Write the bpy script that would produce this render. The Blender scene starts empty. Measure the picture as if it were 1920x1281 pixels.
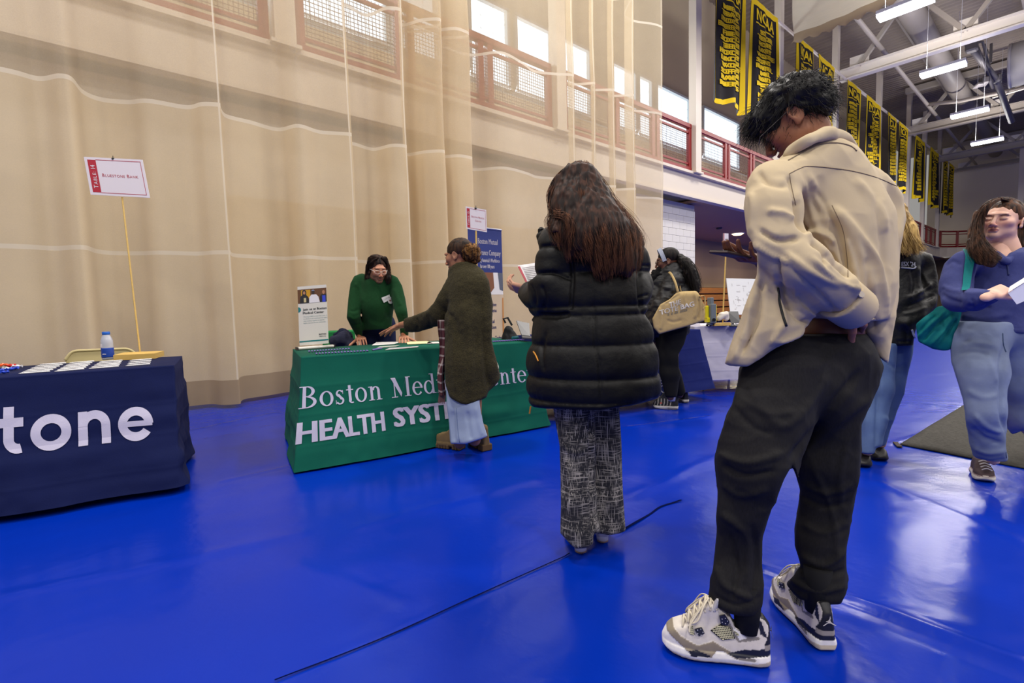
import bpy, math, random
import numpy as np
from mathutils import Matrix, Vector

SC = bpy.context.scene
COL = SC.collection
PI = math.pi

# ---------------------------------------------------------------- camera
YAW, PITCH, ROLL = np.radians([40.77, 4.16, -1.55])
FPX, CAMH = 916.0, 1.06
_cy, _sy, _cp, _sp = np.cos(YAW), np.sin(YAW), np.cos(PITCH), np.sin(PITCH)
_f = np.array([_sy*_cp, _cy*_cp, -_sp]); _r = np.array([_cy, -_sy, 0.0]); _u = np.cross(_r, _f)
_c, _s = np.cos(ROLL), np.sin(ROLL)
CM = np.array([_c*_r+_s*_u, -_s*_r+_c*_u, _f])
CC = np.array([0, 0, CAMH])
cam_d = bpy.data.cameras.new('camera'); cam = bpy.data.objects.new('camera', cam_d); COL.objects.link(cam)
cam_d.sensor_fit = 'HORIZONTAL'; cam_d.sensor_width = 36.0; cam_d.lens = FPX/1920*36; cam_d.clip_start = 0.05; cam_d.clip_end = 300
mw = Matrix.Identity(4)
for i in range(3):
    mw[i][0], mw[i][1], mw[i][2], mw[i][3] = CM[0][i], CM[1][i], -CM[2][i], CC[i]
cam.matrix_world = mw
SC.camera = cam

# ---------------------------------------------------------------- light
SC.view_settings.view_transform = 'Standard'
SC.view_settings.look = 'None'
SC.view_settings.gamma = 1.0
SC.view_settings.use_curve_mapping = False
SC.view_settings.exposure = 0.0
w = bpy.data.worlds.new('world'); SC.world = w; w.use_nodes = True
w.node_tree.nodes['Background'].inputs[0].default_value = (1.0, 0.97, 0.93, 1)
w.node_tree.nodes['Background'].inputs[1].default_value = 0.30

def area(name, loc, sx, sy, power, color, rot=(0, 0, 0)):
    l = bpy.data.lights.new(name, 'AREA'); l.shape = 'RECTANGLE'; l.size = sx; l.size_y = sy
    l.energy = power; l.color = color
    o = bpy.data.objects.new(name, l); COL.objects.link(o); o.location = loc; o.rotation_euler = rot
    return o
LAMP_X = [-6.0, 0.0, 6.0, 11.9, 17.7, 23.5, 30.0, 36.3]
for lx in LAMP_X:
    for ly in (3.45, -3.5, -11.0):
        if ly < 0 or lx < 40:
            area('ceiling_lamp_light', (lx, ly, 8.93), 0.34, 1.2, 330, (1.0, 0.955, 0.90))
            area('ceiling_lamp_uplight', (lx, ly, 9.16), 0.34, 1.2, 120, (1.0, 0.96, 0.92), (math.pi, 0, 0))
# daylight through the high windows behind the balcony
for lx in (3.0, 9.5, 16.0, 22.0, 30.0):
    area('window_daylight', (lx, 10.25, 7.9), 4.5, 1.9, 200, (0.86, 0.93, 1.0), (math.radians(-68), 0, 0))

# ---------------------------------------------------------------- helpers
def lin(c):
    c = np.array(c, float)/255.0
    return np.where(c <= 0.04045, c/12.92, ((c+0.055)/1.055)**2.4)
def rgb(*c):
    v = lin(c); return (float(v[0]), float(v[1]), float(v[2]), 1.0)
def ray(x, y): return CM.T @ np.array([(x-960)/FPX, -(y-640.5)/FPX, 1.0])
def dep(x, y, D): return CC + ray(x, y)*D
def onz(x, y, z=0.0):
    d = ray(x, y); return CC + d*((z-CAMH)/d[2])
def onY(x, y, Y):
    d = ray(x, y); return CC + d*(Y/d[1])
def onX(x, y, X):
    d = ray(x, y); return CC + d*(X/d[0])

MATS = {}
def mat(name, color, rough=0.6, metal=0.0, noise=None, bump=None, sheen=0.0, emit=None, spec=None, weave=None, coat=0.0, attr=False, trans=0.0, stretch=(1, 1, 1), bump2=None):
    """color: sRGB 0-255.  noise=(scale, amount)  bump=(scale, strength, distance)  weave=(scale, strength)"""
    if name in MATS: return MATS[name]
    m = bpy.data.materials.new(name); m.use_nodes = True; nt = m.node_tree; N = nt.nodes; L = nt.links
    b = N['Principled BSDF']
    b.inputs['Roughness'].default_value = rough; b.inputs['Metallic'].default_value = metal
    if spec is None and rough > .6: spec = .22
    if spec is not None: b.inputs['Specular IOR Level'].default_value = spec
    if sheen:
        b.inputs['Sheen Weight'].default_value = sheen; b.inputs['Sheen Roughness'].default_value = 0.5
    if coat: b.inputs['Coat Weight'].default_value = coat
    if trans: b.inputs['Transmission Weight'].default_value = trans
    col = rgb(*color); src = None
    if attr:
        a = N.new('ShaderNodeAttribute'); a.attribute_name = 'Col'; src = a.outputs['Color']
    tc = N.new('ShaderNodeTexCoord'); mp = N.new('ShaderNodeMapping'); mp.inputs['Scale'].default_value = stretch
    L.new(tc.outputs['Object'], mp.inputs['Vector'])
    if noise:
        nz = N.new('ShaderNodeTexNoise'); nz.inputs['Scale'].default_value = noise[0]; nz.inputs['Detail'].default_value = 4
        L.new(mp.outputs[0], nz.inputs['Vector'])
        rm = N.new('ShaderNodeMapRange'); rm.inputs[3].default_value = 1-noise[1]; rm.inputs[4].default_value = 1+noise[1]
        rm.inputs[1].default_value = 0.3; rm.inputs[2].default_value = 0.7
        L.new(nz.outputs[0], rm.inputs[0])
        mx = N.new('ShaderNodeVectorMath'); mx.operation = 'SCALE'
        if src is None: mx.inputs[0].default_value = col[:3]
        else: L.new(src, mx.inputs[0])
        L.new(rm.outputs[0], mx.inputs['Scale']); src = mx.outputs[0]
    if src is None: b.inputs['Base Color'].default_value = col
    else: L.new(src, b.inputs['Base Color'])
    prev = None
    for bp in (bump, bump2):
        if bp:
            nz = N.new('ShaderNodeTexNoise'); nz.inputs['Scale'].default_value = bp[0]; nz.inputs['Detail'].default_value = 5
            L.new(mp.outputs[0], nz.inputs['Vector'])
            bn = N.new('ShaderNodeBump'); bn.inputs['Strength'].default_value = bp[1]; bn.inputs['Distance'].default_value = bp[2]
            L.new(nz.outputs[0], bn.inputs['Height'])
            if prev: L.new(prev.outputs[0], bn.inputs['Normal'])
            prev = bn
    if weave:
        wv = N.new('ShaderNodeTexWave'); wv.inputs['Scale'].default_value = weave[0]; wv.inputs['Distortion'].default_value = 1.5
        wv.bands_direction = 'Z'; L.new(mp.outputs[0], wv.inputs['Vector'])
        bn = N.new('ShaderNodeBump'); bn.inputs['Strength'].default_value = weave[1]; bn.inputs['Distance'].default_value = 0.002
        L.new(wv.outputs[0], bn.inputs['Height'])
        if prev: L.new(prev.outputs[0], bn.inputs['Normal'])
        prev = bn
    if prev: L.new(prev.outputs[0], b.inputs['Normal'])
    if emit:
        b.inputs['Emission Color'].default_value = col; b.inputs['Emission Strength'].default_value = emit
    MATS[name] = m
    return m

BASE = {}
def root(name, label, cat, loc=(0, 0, 0), group=None):
    o = bpy.data.objects.new(name, None); COL.objects.link(o); o.location = loc
    o['label'] = label; o['category'] = cat
    if group: o['group'] = group
    BASE[o.name] = np.array(loc, float); return o
def tag(o, label, cat, group=None):
    o['label'] = label; o['category'] = cat
    if group: o['group'] = group
    return o
def mo(name, vf, m, parent=None, smooth=False, kind=None, cols=None, origin=None, uv=None, label=None):
    """one mesh object from world-space vertices"""
    v, f = vf; v = np.asarray(v, float)
    if parent is not None: base = BASE[parent.name]
    elif origin is not None: base = np.array(origin, float)
    else:
        lo, hi = v.min(0), v.max(0); base = np.array([(lo[0]+hi[0])/2, (lo[1]+hi[1])/2, lo[2]])
    me = bpy.data.meshes.new(name)
    if isinstance(f, np.ndarray):
        nf, k = f.shape
        me.vertices.add(len(v)); me.vertices.foreach_set('co', (v-base).astype('f4').ravel())
        me.loops.add(nf*k); me.loops.foreach_set('vertex_index', f.astype('i4').ravel())
        me.polygons.add(nf); me.polygons.foreach_set('loop_start', np.arange(0, nf*k, k, dtype='i4'))
        me.update(calc_edges=True); me.validate()
    else:
        me.from_pydata([tuple(a) for a in (v-base)], [], [tuple(int(i) for i in q) for q in f]); me.update()
    if smooth: me.polygons.foreach_set('use_smooth', np.ones(len(me.polygons), dtype=bool))
    if cols is not None:
        ca = me.color_attributes.new('Col', 'FLOAT_COLOR', 'POINT')
        c4 = np.ones((len(v), 4), 'f4'); c4[:, :3] = cols; ca.data.foreach_set('color', c4.ravel())
    if uv is not None:
        ua = me.attributes.new('uvm', 'FLOAT_VECTOR', 'POINT')
        u3 = np.zeros((len(v), 3), 'f4'); u3[:, :uv.shape[1]] = uv; ua.data.foreach_set('vector', u3.ravel())
    if m: me.materials.append(m)
    o = bpy.data.objects.new(name, me); COL.objects.link(o)
    if parent is not None: o.parent = parent; BASE[o.name] = base
    else: o.location = base; BASE[o.name] = base
    if kind: o['kind'] = kind
    if label: o['label'] = label
    return o
def clone(o, loc, rotz=0.0, label=None, parent=None):
    c = o.copy(); COL.objects.link(c); c.location = loc; c.rotation_euler = (0, 0, rotz)
    if label: c['label'] = label
    if parent is not None: c.parent = parent
    for ch in list(o.children):
        d = ch.copy(); COL.objects.link(d); d.parent = c
    return c
def join(*parts):
    vs, fs, n = [], [], 0
    for v, f in parts:
        v = np.asarray(v, float); vs.append(v); fs += [tuple(int(i)+n for i in q) for q in f]; n += len(v)
    return np.vstack(vs), fs
def rotz(a):
    c, s = math.cos(a), math.sin(a); return np.array([[c, -s, 0], [s, c, 0], [0, 0, 1.0]])
def rotx(a):
    c, s = math.cos(a), math.sin(a); return np.array([[1, 0, 0], [0, c, -s], [0, s, c]])
def roty(a):
    c, s = math.cos(a), math.sin(a); return np.array([[c, 0, s], [0, 1, 0], [-s, 0, c]])
def box(c, s, R=None, bev=0.0):
    """box centre c, full size s, optional chamfer"""
    hx, hy, hz = s[0]/2, s[1]/2, s[2]/2; b = min(bev, hx*.9, hy*.9, hz*.9)
    if b <= 0:
        v = np.array([[x, y, z] for x in (-hx, hx) for y in (-hy, hy) for z in (-hz, hz)])
        f = [(0, 1, 3, 2), (4, 6, 7, 5), (0, 4, 5, 1), (2, 3, 7, 6), (0, 2, 6, 4), (1, 5, 7, 3)]
    else:
        v = []; idx = {}
        for ax in range(3):
            for sx in (-1, 1):
                for sy in (-1, 1):
                    for sz in (-1, 1):
                        p = [sx*(hx-b), sy*(hy-b), sz*(hz-b)]; sg = (sx, sy, sz); p[ax] = sg[ax]*(hx, hy, hz)[ax]
                        idx[(ax,)+sg] = len(v); v.append(p)
        f = []
        for ax in range(3):
            o1, o2 = [a for a in range(3) if a != ax]
            for sg in (-1, 1):
                q = []
                for a, c2 in ((-1, -1), (1, -1), (1, 1), (-1, 1)):
                    k = [0, 0, 0]; k[ax] = sg; k[o1] = a; k[o2] = c2; q.append(idx[(ax,)+tuple(k)])
                if (sg < 0) ^ (ax == 1): q = q[::-1]
                f.append(tuple(q))
        for ax in range(3):   # edges along axis ax
            o1, o2 = [a for a in range(3) if a != ax]
            for a in (-1, 1):
                for c2 in (-1, 1):
                    k0 = [0, 0, 0]; k0[o1] = a; k0[o2] = c2; k1 = list(k0); k0[ax] = -1; k1[ax] = 1
                    q = [idx[(o1,)+tuple(k0)], idx[(o1,)+tuple(k1)], idx[(o2,)+tuple(k1)], idx[(o2,)+tuple(k0)]]
                    f.append(tuple(q))
        for sx in (-1, 1):
            for sy in (-1, 1):
                for sz in (-1, 1): f.append(tuple(idx[(a, sx, sy, sz)] for a in range(3)))
        v = np.array(v)
    if R is not None: v = v @ np.asarray(R).T
    return v+np.array(c, float), f
def tube(path, r, n=8, cap=True, flat=None):
    """swept tube; r scalar or list; flat = second radius factor"""
    P = np.asarray(path, float); m = len(P); rr = np.broadcast_to(np.asarray(r, float), (m,))
    T = np.gradient(P, axis=0); T /= np.linalg.norm(T, axis=1)[:, None]+1e-12
    up = np.array([0, 0, 1.0]) if abs(T[0][2]) < 0.9 else np.array([1.0, 0, 0])
    a = np.cross(T[0], up); a /= np.linalg.norm(a); V = []
    for i in range(m):
        a = a-T[i]*(a@T[i]); a /= np.linalg.norm(a)+1e-12; b = np.cross(T[i], a)
        th = np.arange(n)*2*PI/n
        V.append(P[i]+rr[i]*(np.cos(th)[:, None]*a+(flat or 1.0)*np.sin(th)[:, None]*b))
    V = np.vstack(V); F = []
    for i in range(m-1):
        for j in range(n):
            k = (j+1) % n; F.append((i*n+j, i*n+k, (i+1)*n+k, (i+1)*n+j))
    if cap: F.append(tuple(range(n))[::-1]); F.append(tuple((m-1)*n+j for j in range(n)))
    return V, F
def cyl(p0, p1, r0, r1=None, n=12): return tube([p0, p1], [r0, r0 if r1 is None else r1], n)
def lathe(prof, c, n=20):
    P = [(r, z) for r, z in prof]; V = []; F = []
    for r, z in P:
        for j in range(n): V.append((c[0]+r*math.cos(2*PI*j/n), c[1]+r*math.sin(2*PI*j/n), c[2]+z))
    for i in range(len(P)-1):
        for j in range(n):
            k = (j+1) % n; F.append((i*n+j, i*n+k, (i+1)*n+k, (i+1)*n+j))
    F.append(tuple(range(n))[::-1]); F.append(tuple((len(P)-1)*n+j for j in range(n)))
    return np.array(V), F
def beam(p0, p1, w_, h_, up=(0, 0, 1)):
    """rectangular bar from p0 to p1"""
    p0, p1 = np.array(p0, float), np.array(p1, float); d = p1-p0; L_ = np.linalg.norm(d); d /= L_
    u = np.array(up, float); s = np.cross(d, u)
    if np.linalg.norm(s) < 1e-6: s = np.cross(d, [1, 0, 0])
    s /= np.linalg.norm(s); u = np.cross(s, d)
    return box((p0+p1)/2, (L_, w_, h_), np.array([d, s, u]).T)
def prism(poly, h, M=None):
    """poly 2D list extruded to thickness h (z), M maps (x,y,z)->world"""
    n = len(poly); v = [(x, y, 0) for x, y in poly]+[(x, y, h) for x, y in poly]
    f = [tuple(range(n))[::-1], tuple(range(n, 2*n))]+[(i, (i+1) % n, n+(i+1) % n, n+i) for i in range(n)]
    v = np.array(v, float)
    if M is not None: v = M(v)
    return v, f
def gridf(nu, nv, wrap=False):
    i, j = np.meshgrid(np.arange(nu-1), np.arange(nv-1 if not wrap else nv), indexing='ij'); i = i.ravel(); j = j.ravel()
    k = (j+1) % nv
    return np.stack([i*nv+j, i*nv+k, (i+1)*nv+k, (i+1)*nv+j], 1)

_rng = np.random.RandomState(7)
_LAT = _rng.rand(32, 32, 32).astype('f4')*2-1
def vn(P, sc, seed=0.0):
    """value noise in -1..1 at points P (...,3) with cell size sc"""
    Q = np.asarray(P, 'f4')/sc+np.array([seed*3.7, seed*7.1, seed*1.3], 'f4'); I = np.floor(Q).astype(int); Fq = Q-I
    Fq = Fq*Fq*(3-2*Fq); I0 = I & 31; I1 = (I+1) & 31
    x0, y0, z0 = I0[..., 0], I0[..., 1], I0[..., 2]; x1, y1, z1 = I1[..., 0], I1[..., 1], I1[..., 2]
    fx, fy, fz = Fq[..., 0], Fq[..., 1], Fq[..., 2]
    a = _LAT[x0, y0, z0]*(1-fx)+_LAT[x1, y0, z0]*fx; b = _LAT[x0, y1, z0]*(1-fx)+_LAT[x1, y1, z0]*fx
    c = _LAT[x0, y0, z1]*(1-fx)+_LAT[x1, y0, z1]*fx; d = _LAT[x0, y1, z1]*(1-fx)+_LAT[x1, y1, z1]*fx
    return (a*(1-fy)+b*fy)*(1-fz)+(c*(1-fy)+d*fy)*fz
def catmull(pts, n):
    P = np.asarray(pts, float); m = len(P)
    t = np.linspace(0, m-1, n); i = np.minimum(t.astype(int), m-2); u = (t-i)[:, None]
    p0 = P[np.maximum(i-1, 0)]; p1 = P[i]; p2 = P[i+1]; p3 = P[np.minimum(i+2, m-1)]
    return 0.5*((2*p1)+(-p0+p2)*u+(2*p0-5*p1+4*p2-p3)*u*u+(-p0+3*p1-3*p2+p3)*u**3)

# flat lettering ---------------------------------------------------------
def text2d(s, size=1.0, bold=0.0, xs=1.0, space=1.0, align='LEFT'):
    cu = bpy.data.curves.new('t', 'FONT'); cu.body = s; cu.size = size; cu.offset = bold; cu.space_character = space
    cu.align_x = align; cu.resolution_u = 3
    o = bpy.data.objects.new('t', cu); COL.objects.link(o)
    bpy.context.view_layer.update()
    me = bpy.data.meshes.new_from_object(o.evaluated_get(bpy.context.evaluated_depsgraph_get()))
    v = np.array([tuple(p.co) for p in me.vertices]) if len(me.vertices) else np.zeros((0, 3)); f = [tuple(p.vertices) for p in me.polygons]
    bpy.data.objects.remove(o); bpy.data.curves.remove(cu); bpy.data.meshes.remove(me)
    if len(v): v[:, 0] *= xs
    return v, f
def slice2d(vf, step):
    """cut a flat mesh along grid lines so that it can follow a curved sheet"""
    import bmesh
    v, f = vf; bm = bmesh.new(); vs = [bm.verts.new(tuple(p)) for p in v]
    for q in f:
        try: bm.faces.new([vs[i] for i in q])
        except ValueError: pass
    lo, hi = v.min(0), v.max(0)
    for ax in (0, 1):
        x = math.floor(lo[ax]/step)*step+step
        while x < hi[ax]:
            n = [0, 0, 0]; n[ax] = 1; c = [0, 0, 0]; c[ax] = x
            bmesh.ops.bisect_plane(bm, geom=bm.verts[:]+bm.edges[:]+bm.faces[:], plane_co=c, plane_no=n); x += step
    bm.verts.ensure_lookup_table(); V = np.array([tuple(p.co) for p in bm.verts]); idx = {p: i for i, p in enumerate(bm.verts)}
    F = [tuple(idx[p] for p in q.verts) for q in bm.faces]; bm.free(); return V, F
def fitw(vf, x0, x1, y0=None, y1=None):
    """scale a flat mesh into a given extent"""
    v, f = vf; v = v.copy(); lo, hi = v.min(0), v.max(0)
    k = (x1-x0)/(hi[0]-lo[0]); v[:, 0] = x0+(v[:, 0]-lo[0])*k
    if y0 is not None: v[:, 1] = y0+(v[:, 1]-lo[1])*(y1-y0)/(hi[1]-lo[1])
    else: v[:, 1] *= k
    return v, f
# ================================================================ SETTING
def st(o): o['kind'] = 'structure'; return o

# floor: blue vinyl covers, with raised welds and gentle ripples near the camera
def floor_h(X, Y):
    P = np.stack([X, Y, np.zeros_like(X)], -1)
    h = 0.006*vn(P, 0.9, 1)+0.0026*vn(P*np.array([1, 2.2, 1]), 0.33, 2)+0.0008*vn(P, 0.14, 3)
    def ridge(a, b, w_, amp):
        a, b = np.array(onz(*a)[:2]), np.array(onz(*b)[:2]); d = b-a; L_ = np.linalg.norm(d); d /= L_
        rx, ry = X-a[0], Y-a[1]; t = np.clip(rx*d[0]+ry*d[1], 0, L_); s = rx*d[1]-ry*d[0]
        dd = np.hypot(rx-t*d[0], ry-t*d[1]); return amp*np.exp(-(dd/w_)**2)
    h = h+ridge((1425, 1062), (1925, 1242), 0.020, 0.020)+ridge((1425, 1088), (1925, 1272), 0.012, -0.006)
    for a, b, w_, amp in (((515, 1279), (1068, 1040), .012, .004), ((1068, 1040), (1278, 938), .012, .005), ((340, 812), (520, 775), .03, .012),
                          ((0, 1120), (560, 1000), .05, .006), ((1180, 930), (1380, 840), .04, .006), ((680, 985), (1000, 900), .05, .005),
                          ((1650, 905), (1905, 1010), .03, .006), ((760, 1130), (560, 1060), .03, .004), ((1610, 1130), (1920, 1190), .04, .005),
                          ((420, 900), (560, 870), .02, .005), ((1180, 800), (1330, 780), .03, .006), ((1700, 760), (1790, 764), .03, .010), ((1665, 832), (1920, 760), .02, .006)):
        h = h+ridge(a, b, w_, amp)
    return h
def floor_mesh():
    fx = np.concatenate([[-14, -8, -4, -2.4], np.arange(-1.6, 5.2, 0.024), np.arange(5.2, 9, 0.1), [10, 12, 16, 20, 26, 34, 44, 57]])
    fy = np.concatenate([[-26, -16, -9, -5, -3, -1.5, -0.6], np.arange(-0.1, 3.6, 0.024), np.arange(3.6, 7.0, 0.06), [7.2, 8, 10, 13]])
    X, Y = np.meshgrid(fx, fy, indexing='ij'); Z = floor_h(X, Y)
    far = np.clip((np.hypot(X-2, Y-2)-5)/4, 0, 1); Z = Z*(1-far)-0.003
    return np.stack([X.ravel(), Y.ravel(), Z.ravel()], 1), gridf(len(fx), len(fy))
mf = mat('blue_vinyl', (0, 40, 156), 0.24, spec=0.16, noise=(1.1, 0.04), bump=(4.5, 0.30, 0.02), bump2=(34, 0.10, 0.003))
st(mo('floor', floor_mesh(), mf, smooth=True))
# dark creases and scuffs left on the covers: thin welded seams
def strip(path, w_, z=0.0015):
    P = np.array([onz(*p) for p in path]); P = catmull(P, max(2, len(P)*8)); T = np.gradient(P, axis=0); T /= np.linalg.norm(T, axis=1)[:, None]
    S = np.stack([-T[:, 1], T[:, 0], T[:, 2]*0], 1)*w_/2
    zz = floor_h(P[:, 0], P[:, 1])+z; A = P+S; B = P-S; A[:, 2] = zz; B[:, 2] = zz
    return np.vstack([A, B]), [(i, i+1, len(P)+i+1, len(P)+i) for i in range(len(P)-1)]
md = mat('seam_dark', (2, 10, 56), 0.9, spec=0.03)
sm = root('floor_seam', 'dark line of the welded joint crossing the blue floor cover behind the checked trousers', 'seam', tuple(onz(1200, 980)))
mo('seam_line', strip([(1165, 995), (1215, 965), (1240, 948), (1278, 938)], .012), md, sm)
sm2 = root('floor_seam', 'thin dark joint of the blue floor cover running to the bottom edge of the picture', 'seam', tuple(onz(800, 1160)))
mo('seam_line', strip([(515, 1279), (700, 1205), (900, 1115), (1068, 1040)], .006), md, sm2)

# walls -----------------------------------------------------------------
YW, YF = 7.8, 7.4
m_wall = mat('white_block', (214, 210, 203), 0.75, noise=(0.8, 0.03), bump=(40, .1, .003))
m_wall2 = mat('upper_wall', (200, 184, 158), 0.8, noise=(0.6, 0.03))
m_grey = mat('grey_paint', (176, 178, 180), 0.7)
m_white = mat('white_steel', (212, 200, 184), 0.45)
m_joint = mat('block_joint', (196, 192, 186), 0.9)
wl = st(mo('wall_left', box(((-14+14.28)/2, YW+.12, 1.985), (28.28, .2, 3.97)), m_joint))
blk = None; k = 0
for r in range(20):
    z = 0.1+r*0.2-0.001; x = 10.6-(0.2 if r % 2 else 0)
    while x < 14.27:
        x1 = min(x+0.4, 14.28); wd = x1-x-0.005
        if z+.1 < 3.98 and wd > .05:
            b = mo('block', box((x+wd/2, YW+.012, z), (wd, .03, .194), bev=.003), m_wall, wl) if (blk is None or abs(wd-.395) > .001) else None
            if b is None:
                b = blk.copy(); COL.objects.link(b); b.location = (x-blk_x, 0, z-blk_z)
            elif blk is None and abs(wd-.395) < .001: blk = b; blk_x = x; blk_z = z
        x = x1
st(mo('wall_left_lining', box(((-14+10.6)/2, YW+.0, 1.985), (24.6, .05, 3.97)), m_wall))
m_pad = mat('tan_pad', (196, 172, 132), 0.6, noise=(1.5, .03))
pads = root('wall_padding', 'row of tan padding panels on the wall behind the beige curtain', 'padding', (5, YW, 0))
x = 1.55
while x < 9.5:
    mo('panel', box((x+.6, YW-.07, 1.35), (1.18, .08, 2.68), bev=.015), m_pad, pads); x += 1.2
# balcony slab and fascia
fas = st(mo('trim_1', join(box((19, YF+.06, 4.34), (66, .12, .66)), box((19, YF-.02, 4.70), (66, .2, .07)), box((19, YF-.01, 4.03), (66, .16, .05)), box((19, 9.6, 4.4), (66, 4.3, .5))), m_white))
st(mo('ceiling_lobby', box((35.2, 9.9, 4.06), (42.4, 4.9, .08)), mat('soffit', (196, 156, 122), .8)))
st(mo('wall_lobby', box((35, 12.2, 2.0), (44, .2, 4.1)), mat('taupe', (160, 136, 112), .8, noise=(.7, .04))))
st(mo('wall_return', box((14.2, 10.1, 2.0), (.16, 4.4, 4.0)), m_wall))
st(mo('wall_upper', join(box((19, 10.72, 5.8), (66, .2, 2.3)), box((19, 10.72, 11.4), (66, .2, 4.5))), m_wall2))
# upper wall piers between windows
WIN = [(-6.0, -4.6), (-4.4, -3.0), (-2.4, -1.0), (-.8, .6), (1.2, 2.4), (2.6, 5.6), (5.7, 7.1), (7.95, 9.25), (9.55, 10.95), (11.35, 12.7), (13.9, 15.2), (15.4, 16.2), (16.55, 18.9), (20.0, 23.3)]
WZ0, WZ1 = 7.1, 9.15
pm = []; edges = [-14]+[e for wq in WIN for e in wq]+[52]
for a, b in zip(edges[0::2], edges[1::2]): pm.append(box(((a+b)/2, 10.72, (WZ0+WZ1)/2), (b-a, .2, WZ1-WZ0)))
st(mo('wall_upper_piers', join(*pm), m_wall2))
m_frame = mat('window_frame', (198, 203, 206), .5)
def glow(name, c, s):
    m = bpy.data.materials.new(name); m.use_nodes = True; nt = m.node_tree; nt.nodes.clear()
    e = nt.nodes.new('ShaderNodeEmission'); e.inputs[0].default_value = rgb(*c); e.inputs[1].default_value = s
    o = nt.nodes.new('ShaderNodeOutputMaterial'); nt.links.new(e.outputs[0], o.inputs[0]); return m
m_pane = glow('daylit_pane', (226, 240, 250), 2.0)
pane0 = {}
for i, (a, b) in enumerate(WIN):
    fr = join(box(((a+b)/2, 10.6, WZ0), (b-a+.1, .16, .08)), box(((a+b)/2, 10.6, WZ1), (b-a+.1, .16, .08)), box((a, 10.6, (WZ0+WZ1)/2), (.08, .16, WZ1-WZ0)), box((b, 10.6, (WZ0+WZ1)/2), (.08, .16, WZ1-WZ0)))
    wn = st(mo('window_%d' % (i+1), fr, m_frame))
    nx = max(2, round((b-a)/.42)); nz = 6; pw = (b-a-.06)/nx; ph = (WZ1-WZ0-.06)/nz
    first = None
    for ix in range(nx):
        for iz in range(nz):
            cx, cz = a+.03+pw*(ix+.5), WZ0+.03+ph*(iz+.5)
            if first is None: first = mo('pane', box((cx, 10.66, cz), (pw-.028, .04, ph-.028)), m_pane, wn); f0 = (cx, cz)
            else:
                c2 = first.copy(); COL.objects.link(c2); c2.location = (cx-f0[0], 0, cz-f0[1])
# floor of the balcony kerb seen through the mesh
# round ducts on the upper wall
# far wall, side walls of the hall
st(mo('wall_far', box((56.5, -8, 9), (.3, 34, 9.0)), mat('far_block', (226, 214, 196), .8, noise=(.4, .03))))
st(mo('wall_far_lower', box((56.3, -8, 2.1), (.3, 44, 4.2)), mat('far_lower', (112, 98, 84), .8)))
# columns ---------------------------------------------------------------
cols_x = [(-9.2, .28), (-3.5, .28), (2.3, .28), (7.8, .28), (13.45, .3), (19.3, .3), (25.5, .3), (32.6, .34), (39.6, .36), (44.4, .34), (49.9, .4)]
cl = None
for i, (x, s) in enumerate(cols_x):
    lab = 'white square steel column rising in front of the red balcony railing'
    far = x > 30
    o = mo('steel_column', join(box((x, YF-.06, 9.2), (s, .22, 9.0)), box((x, YF-.06, 4.72), (s+.12, .3, .05))), m_white)
    tag(o, ['white column showing faintly through the top left of the beige curtain', 'white column behind the curtain left of the first visible window', 'white column behind the curtain between two red mesh railing sections, left half', 'white column seen through the curtain above the long haired woman', 'bright white column just right of the curtain edge, left of the first banner', 'white column directly right of the second hanging banner', 'white column above the dark haired man under the first roof truss', 'white column passing between the fourth pair of distant banners', 'white column beneath the end of the second roof truss', 'slim far column between the sixth pair of banners', 'farthest slim white column beside the last banners'][i], 'column', 'white columns along the balcony')
# balcony railing ---------------------------------------------------------
m_red = mat('red_steel', (132, 12, 18), .42)
m_wire = mat('red_wire', (92, 40, 38), .5)
RZ0, RZ1 = 4.76, 6.02
cx = [c for c, s in cols_x]; rl = ['faint red mesh railing section at the far upper left behind the curtain', 'red mesh railing behind the curtain above the table sign on the left', 'red mesh railing section above the middle of the curtain, left of the thick folds', 'red mesh railing section behind the curtain above the long haired woman', 'red mesh railing section ending at the white column beside the curtain edge', 'red railing section directly left of the dark haired man, clear of the curtain', 'red railing section hidden mostly by the man in the beige jacket', 'red railing section beyond the man', 'red railing right of the beige jacket shoulder, nearest of the distant ones', 'distant red railing section between two slim columns', 'last straight railing section before the corner']
def railing(x0, x1, lab, y=YF, mesh=True):
    t = root('balcony_railing', lab, 'railing', ((x0+x1)/2, y, RZ0), 'red railing sections along the balcony')
    q_ = np.linspace(x0+.07, x1-.07, 4); XS = [q_[0], q_[1]-.11, q_[1]+.11, q_[2]-.11, q_[2]+.11, q_[3]]
    for xx in XS: mo('post', box((xx, y, (RZ0+RZ1)/2), (.13, .09, RZ1-RZ0)), m_red, t)
    mo('top_rail', box(((x0+x1)/2, y, RZ1-.03), (x1-x0, .12, .14), bev=.02), m_red, t)
    mo('middle_rail', box(((x0+x1)/2, y, RZ1-.21), (x1-x0, .05, .05)), m_red, t)
    mo('bottom_rail', join(box(((x0+x1)/2, y, RZ0+.04), (x1-x0, .1, .1)), box(((x0+x1)/2, y, RZ0+.19), (x1-x0, .05, .05))), m_red, t)
    if mesh:
        s = .06 if x0 < 12 else .08; ps = []
        for xx in np.arange(x0+s, x1, s): ps.append(box((xx, y, (RZ0+RZ1)/2), (.007, .006, RZ1-RZ0-.3)))
        for zz in np.arange(RZ0+.2, RZ1-.2, s): ps.append(box(((x0+x1)/2, y+.004, zz), (x1-x0, .006, .007)))
        mo('wire_mesh', join(*ps), m_wire, t, kind='stuff')
for i in range(len(cx)-1): railing(cx[i]+.17, cx[i+1]-.17, rl[i])
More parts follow.
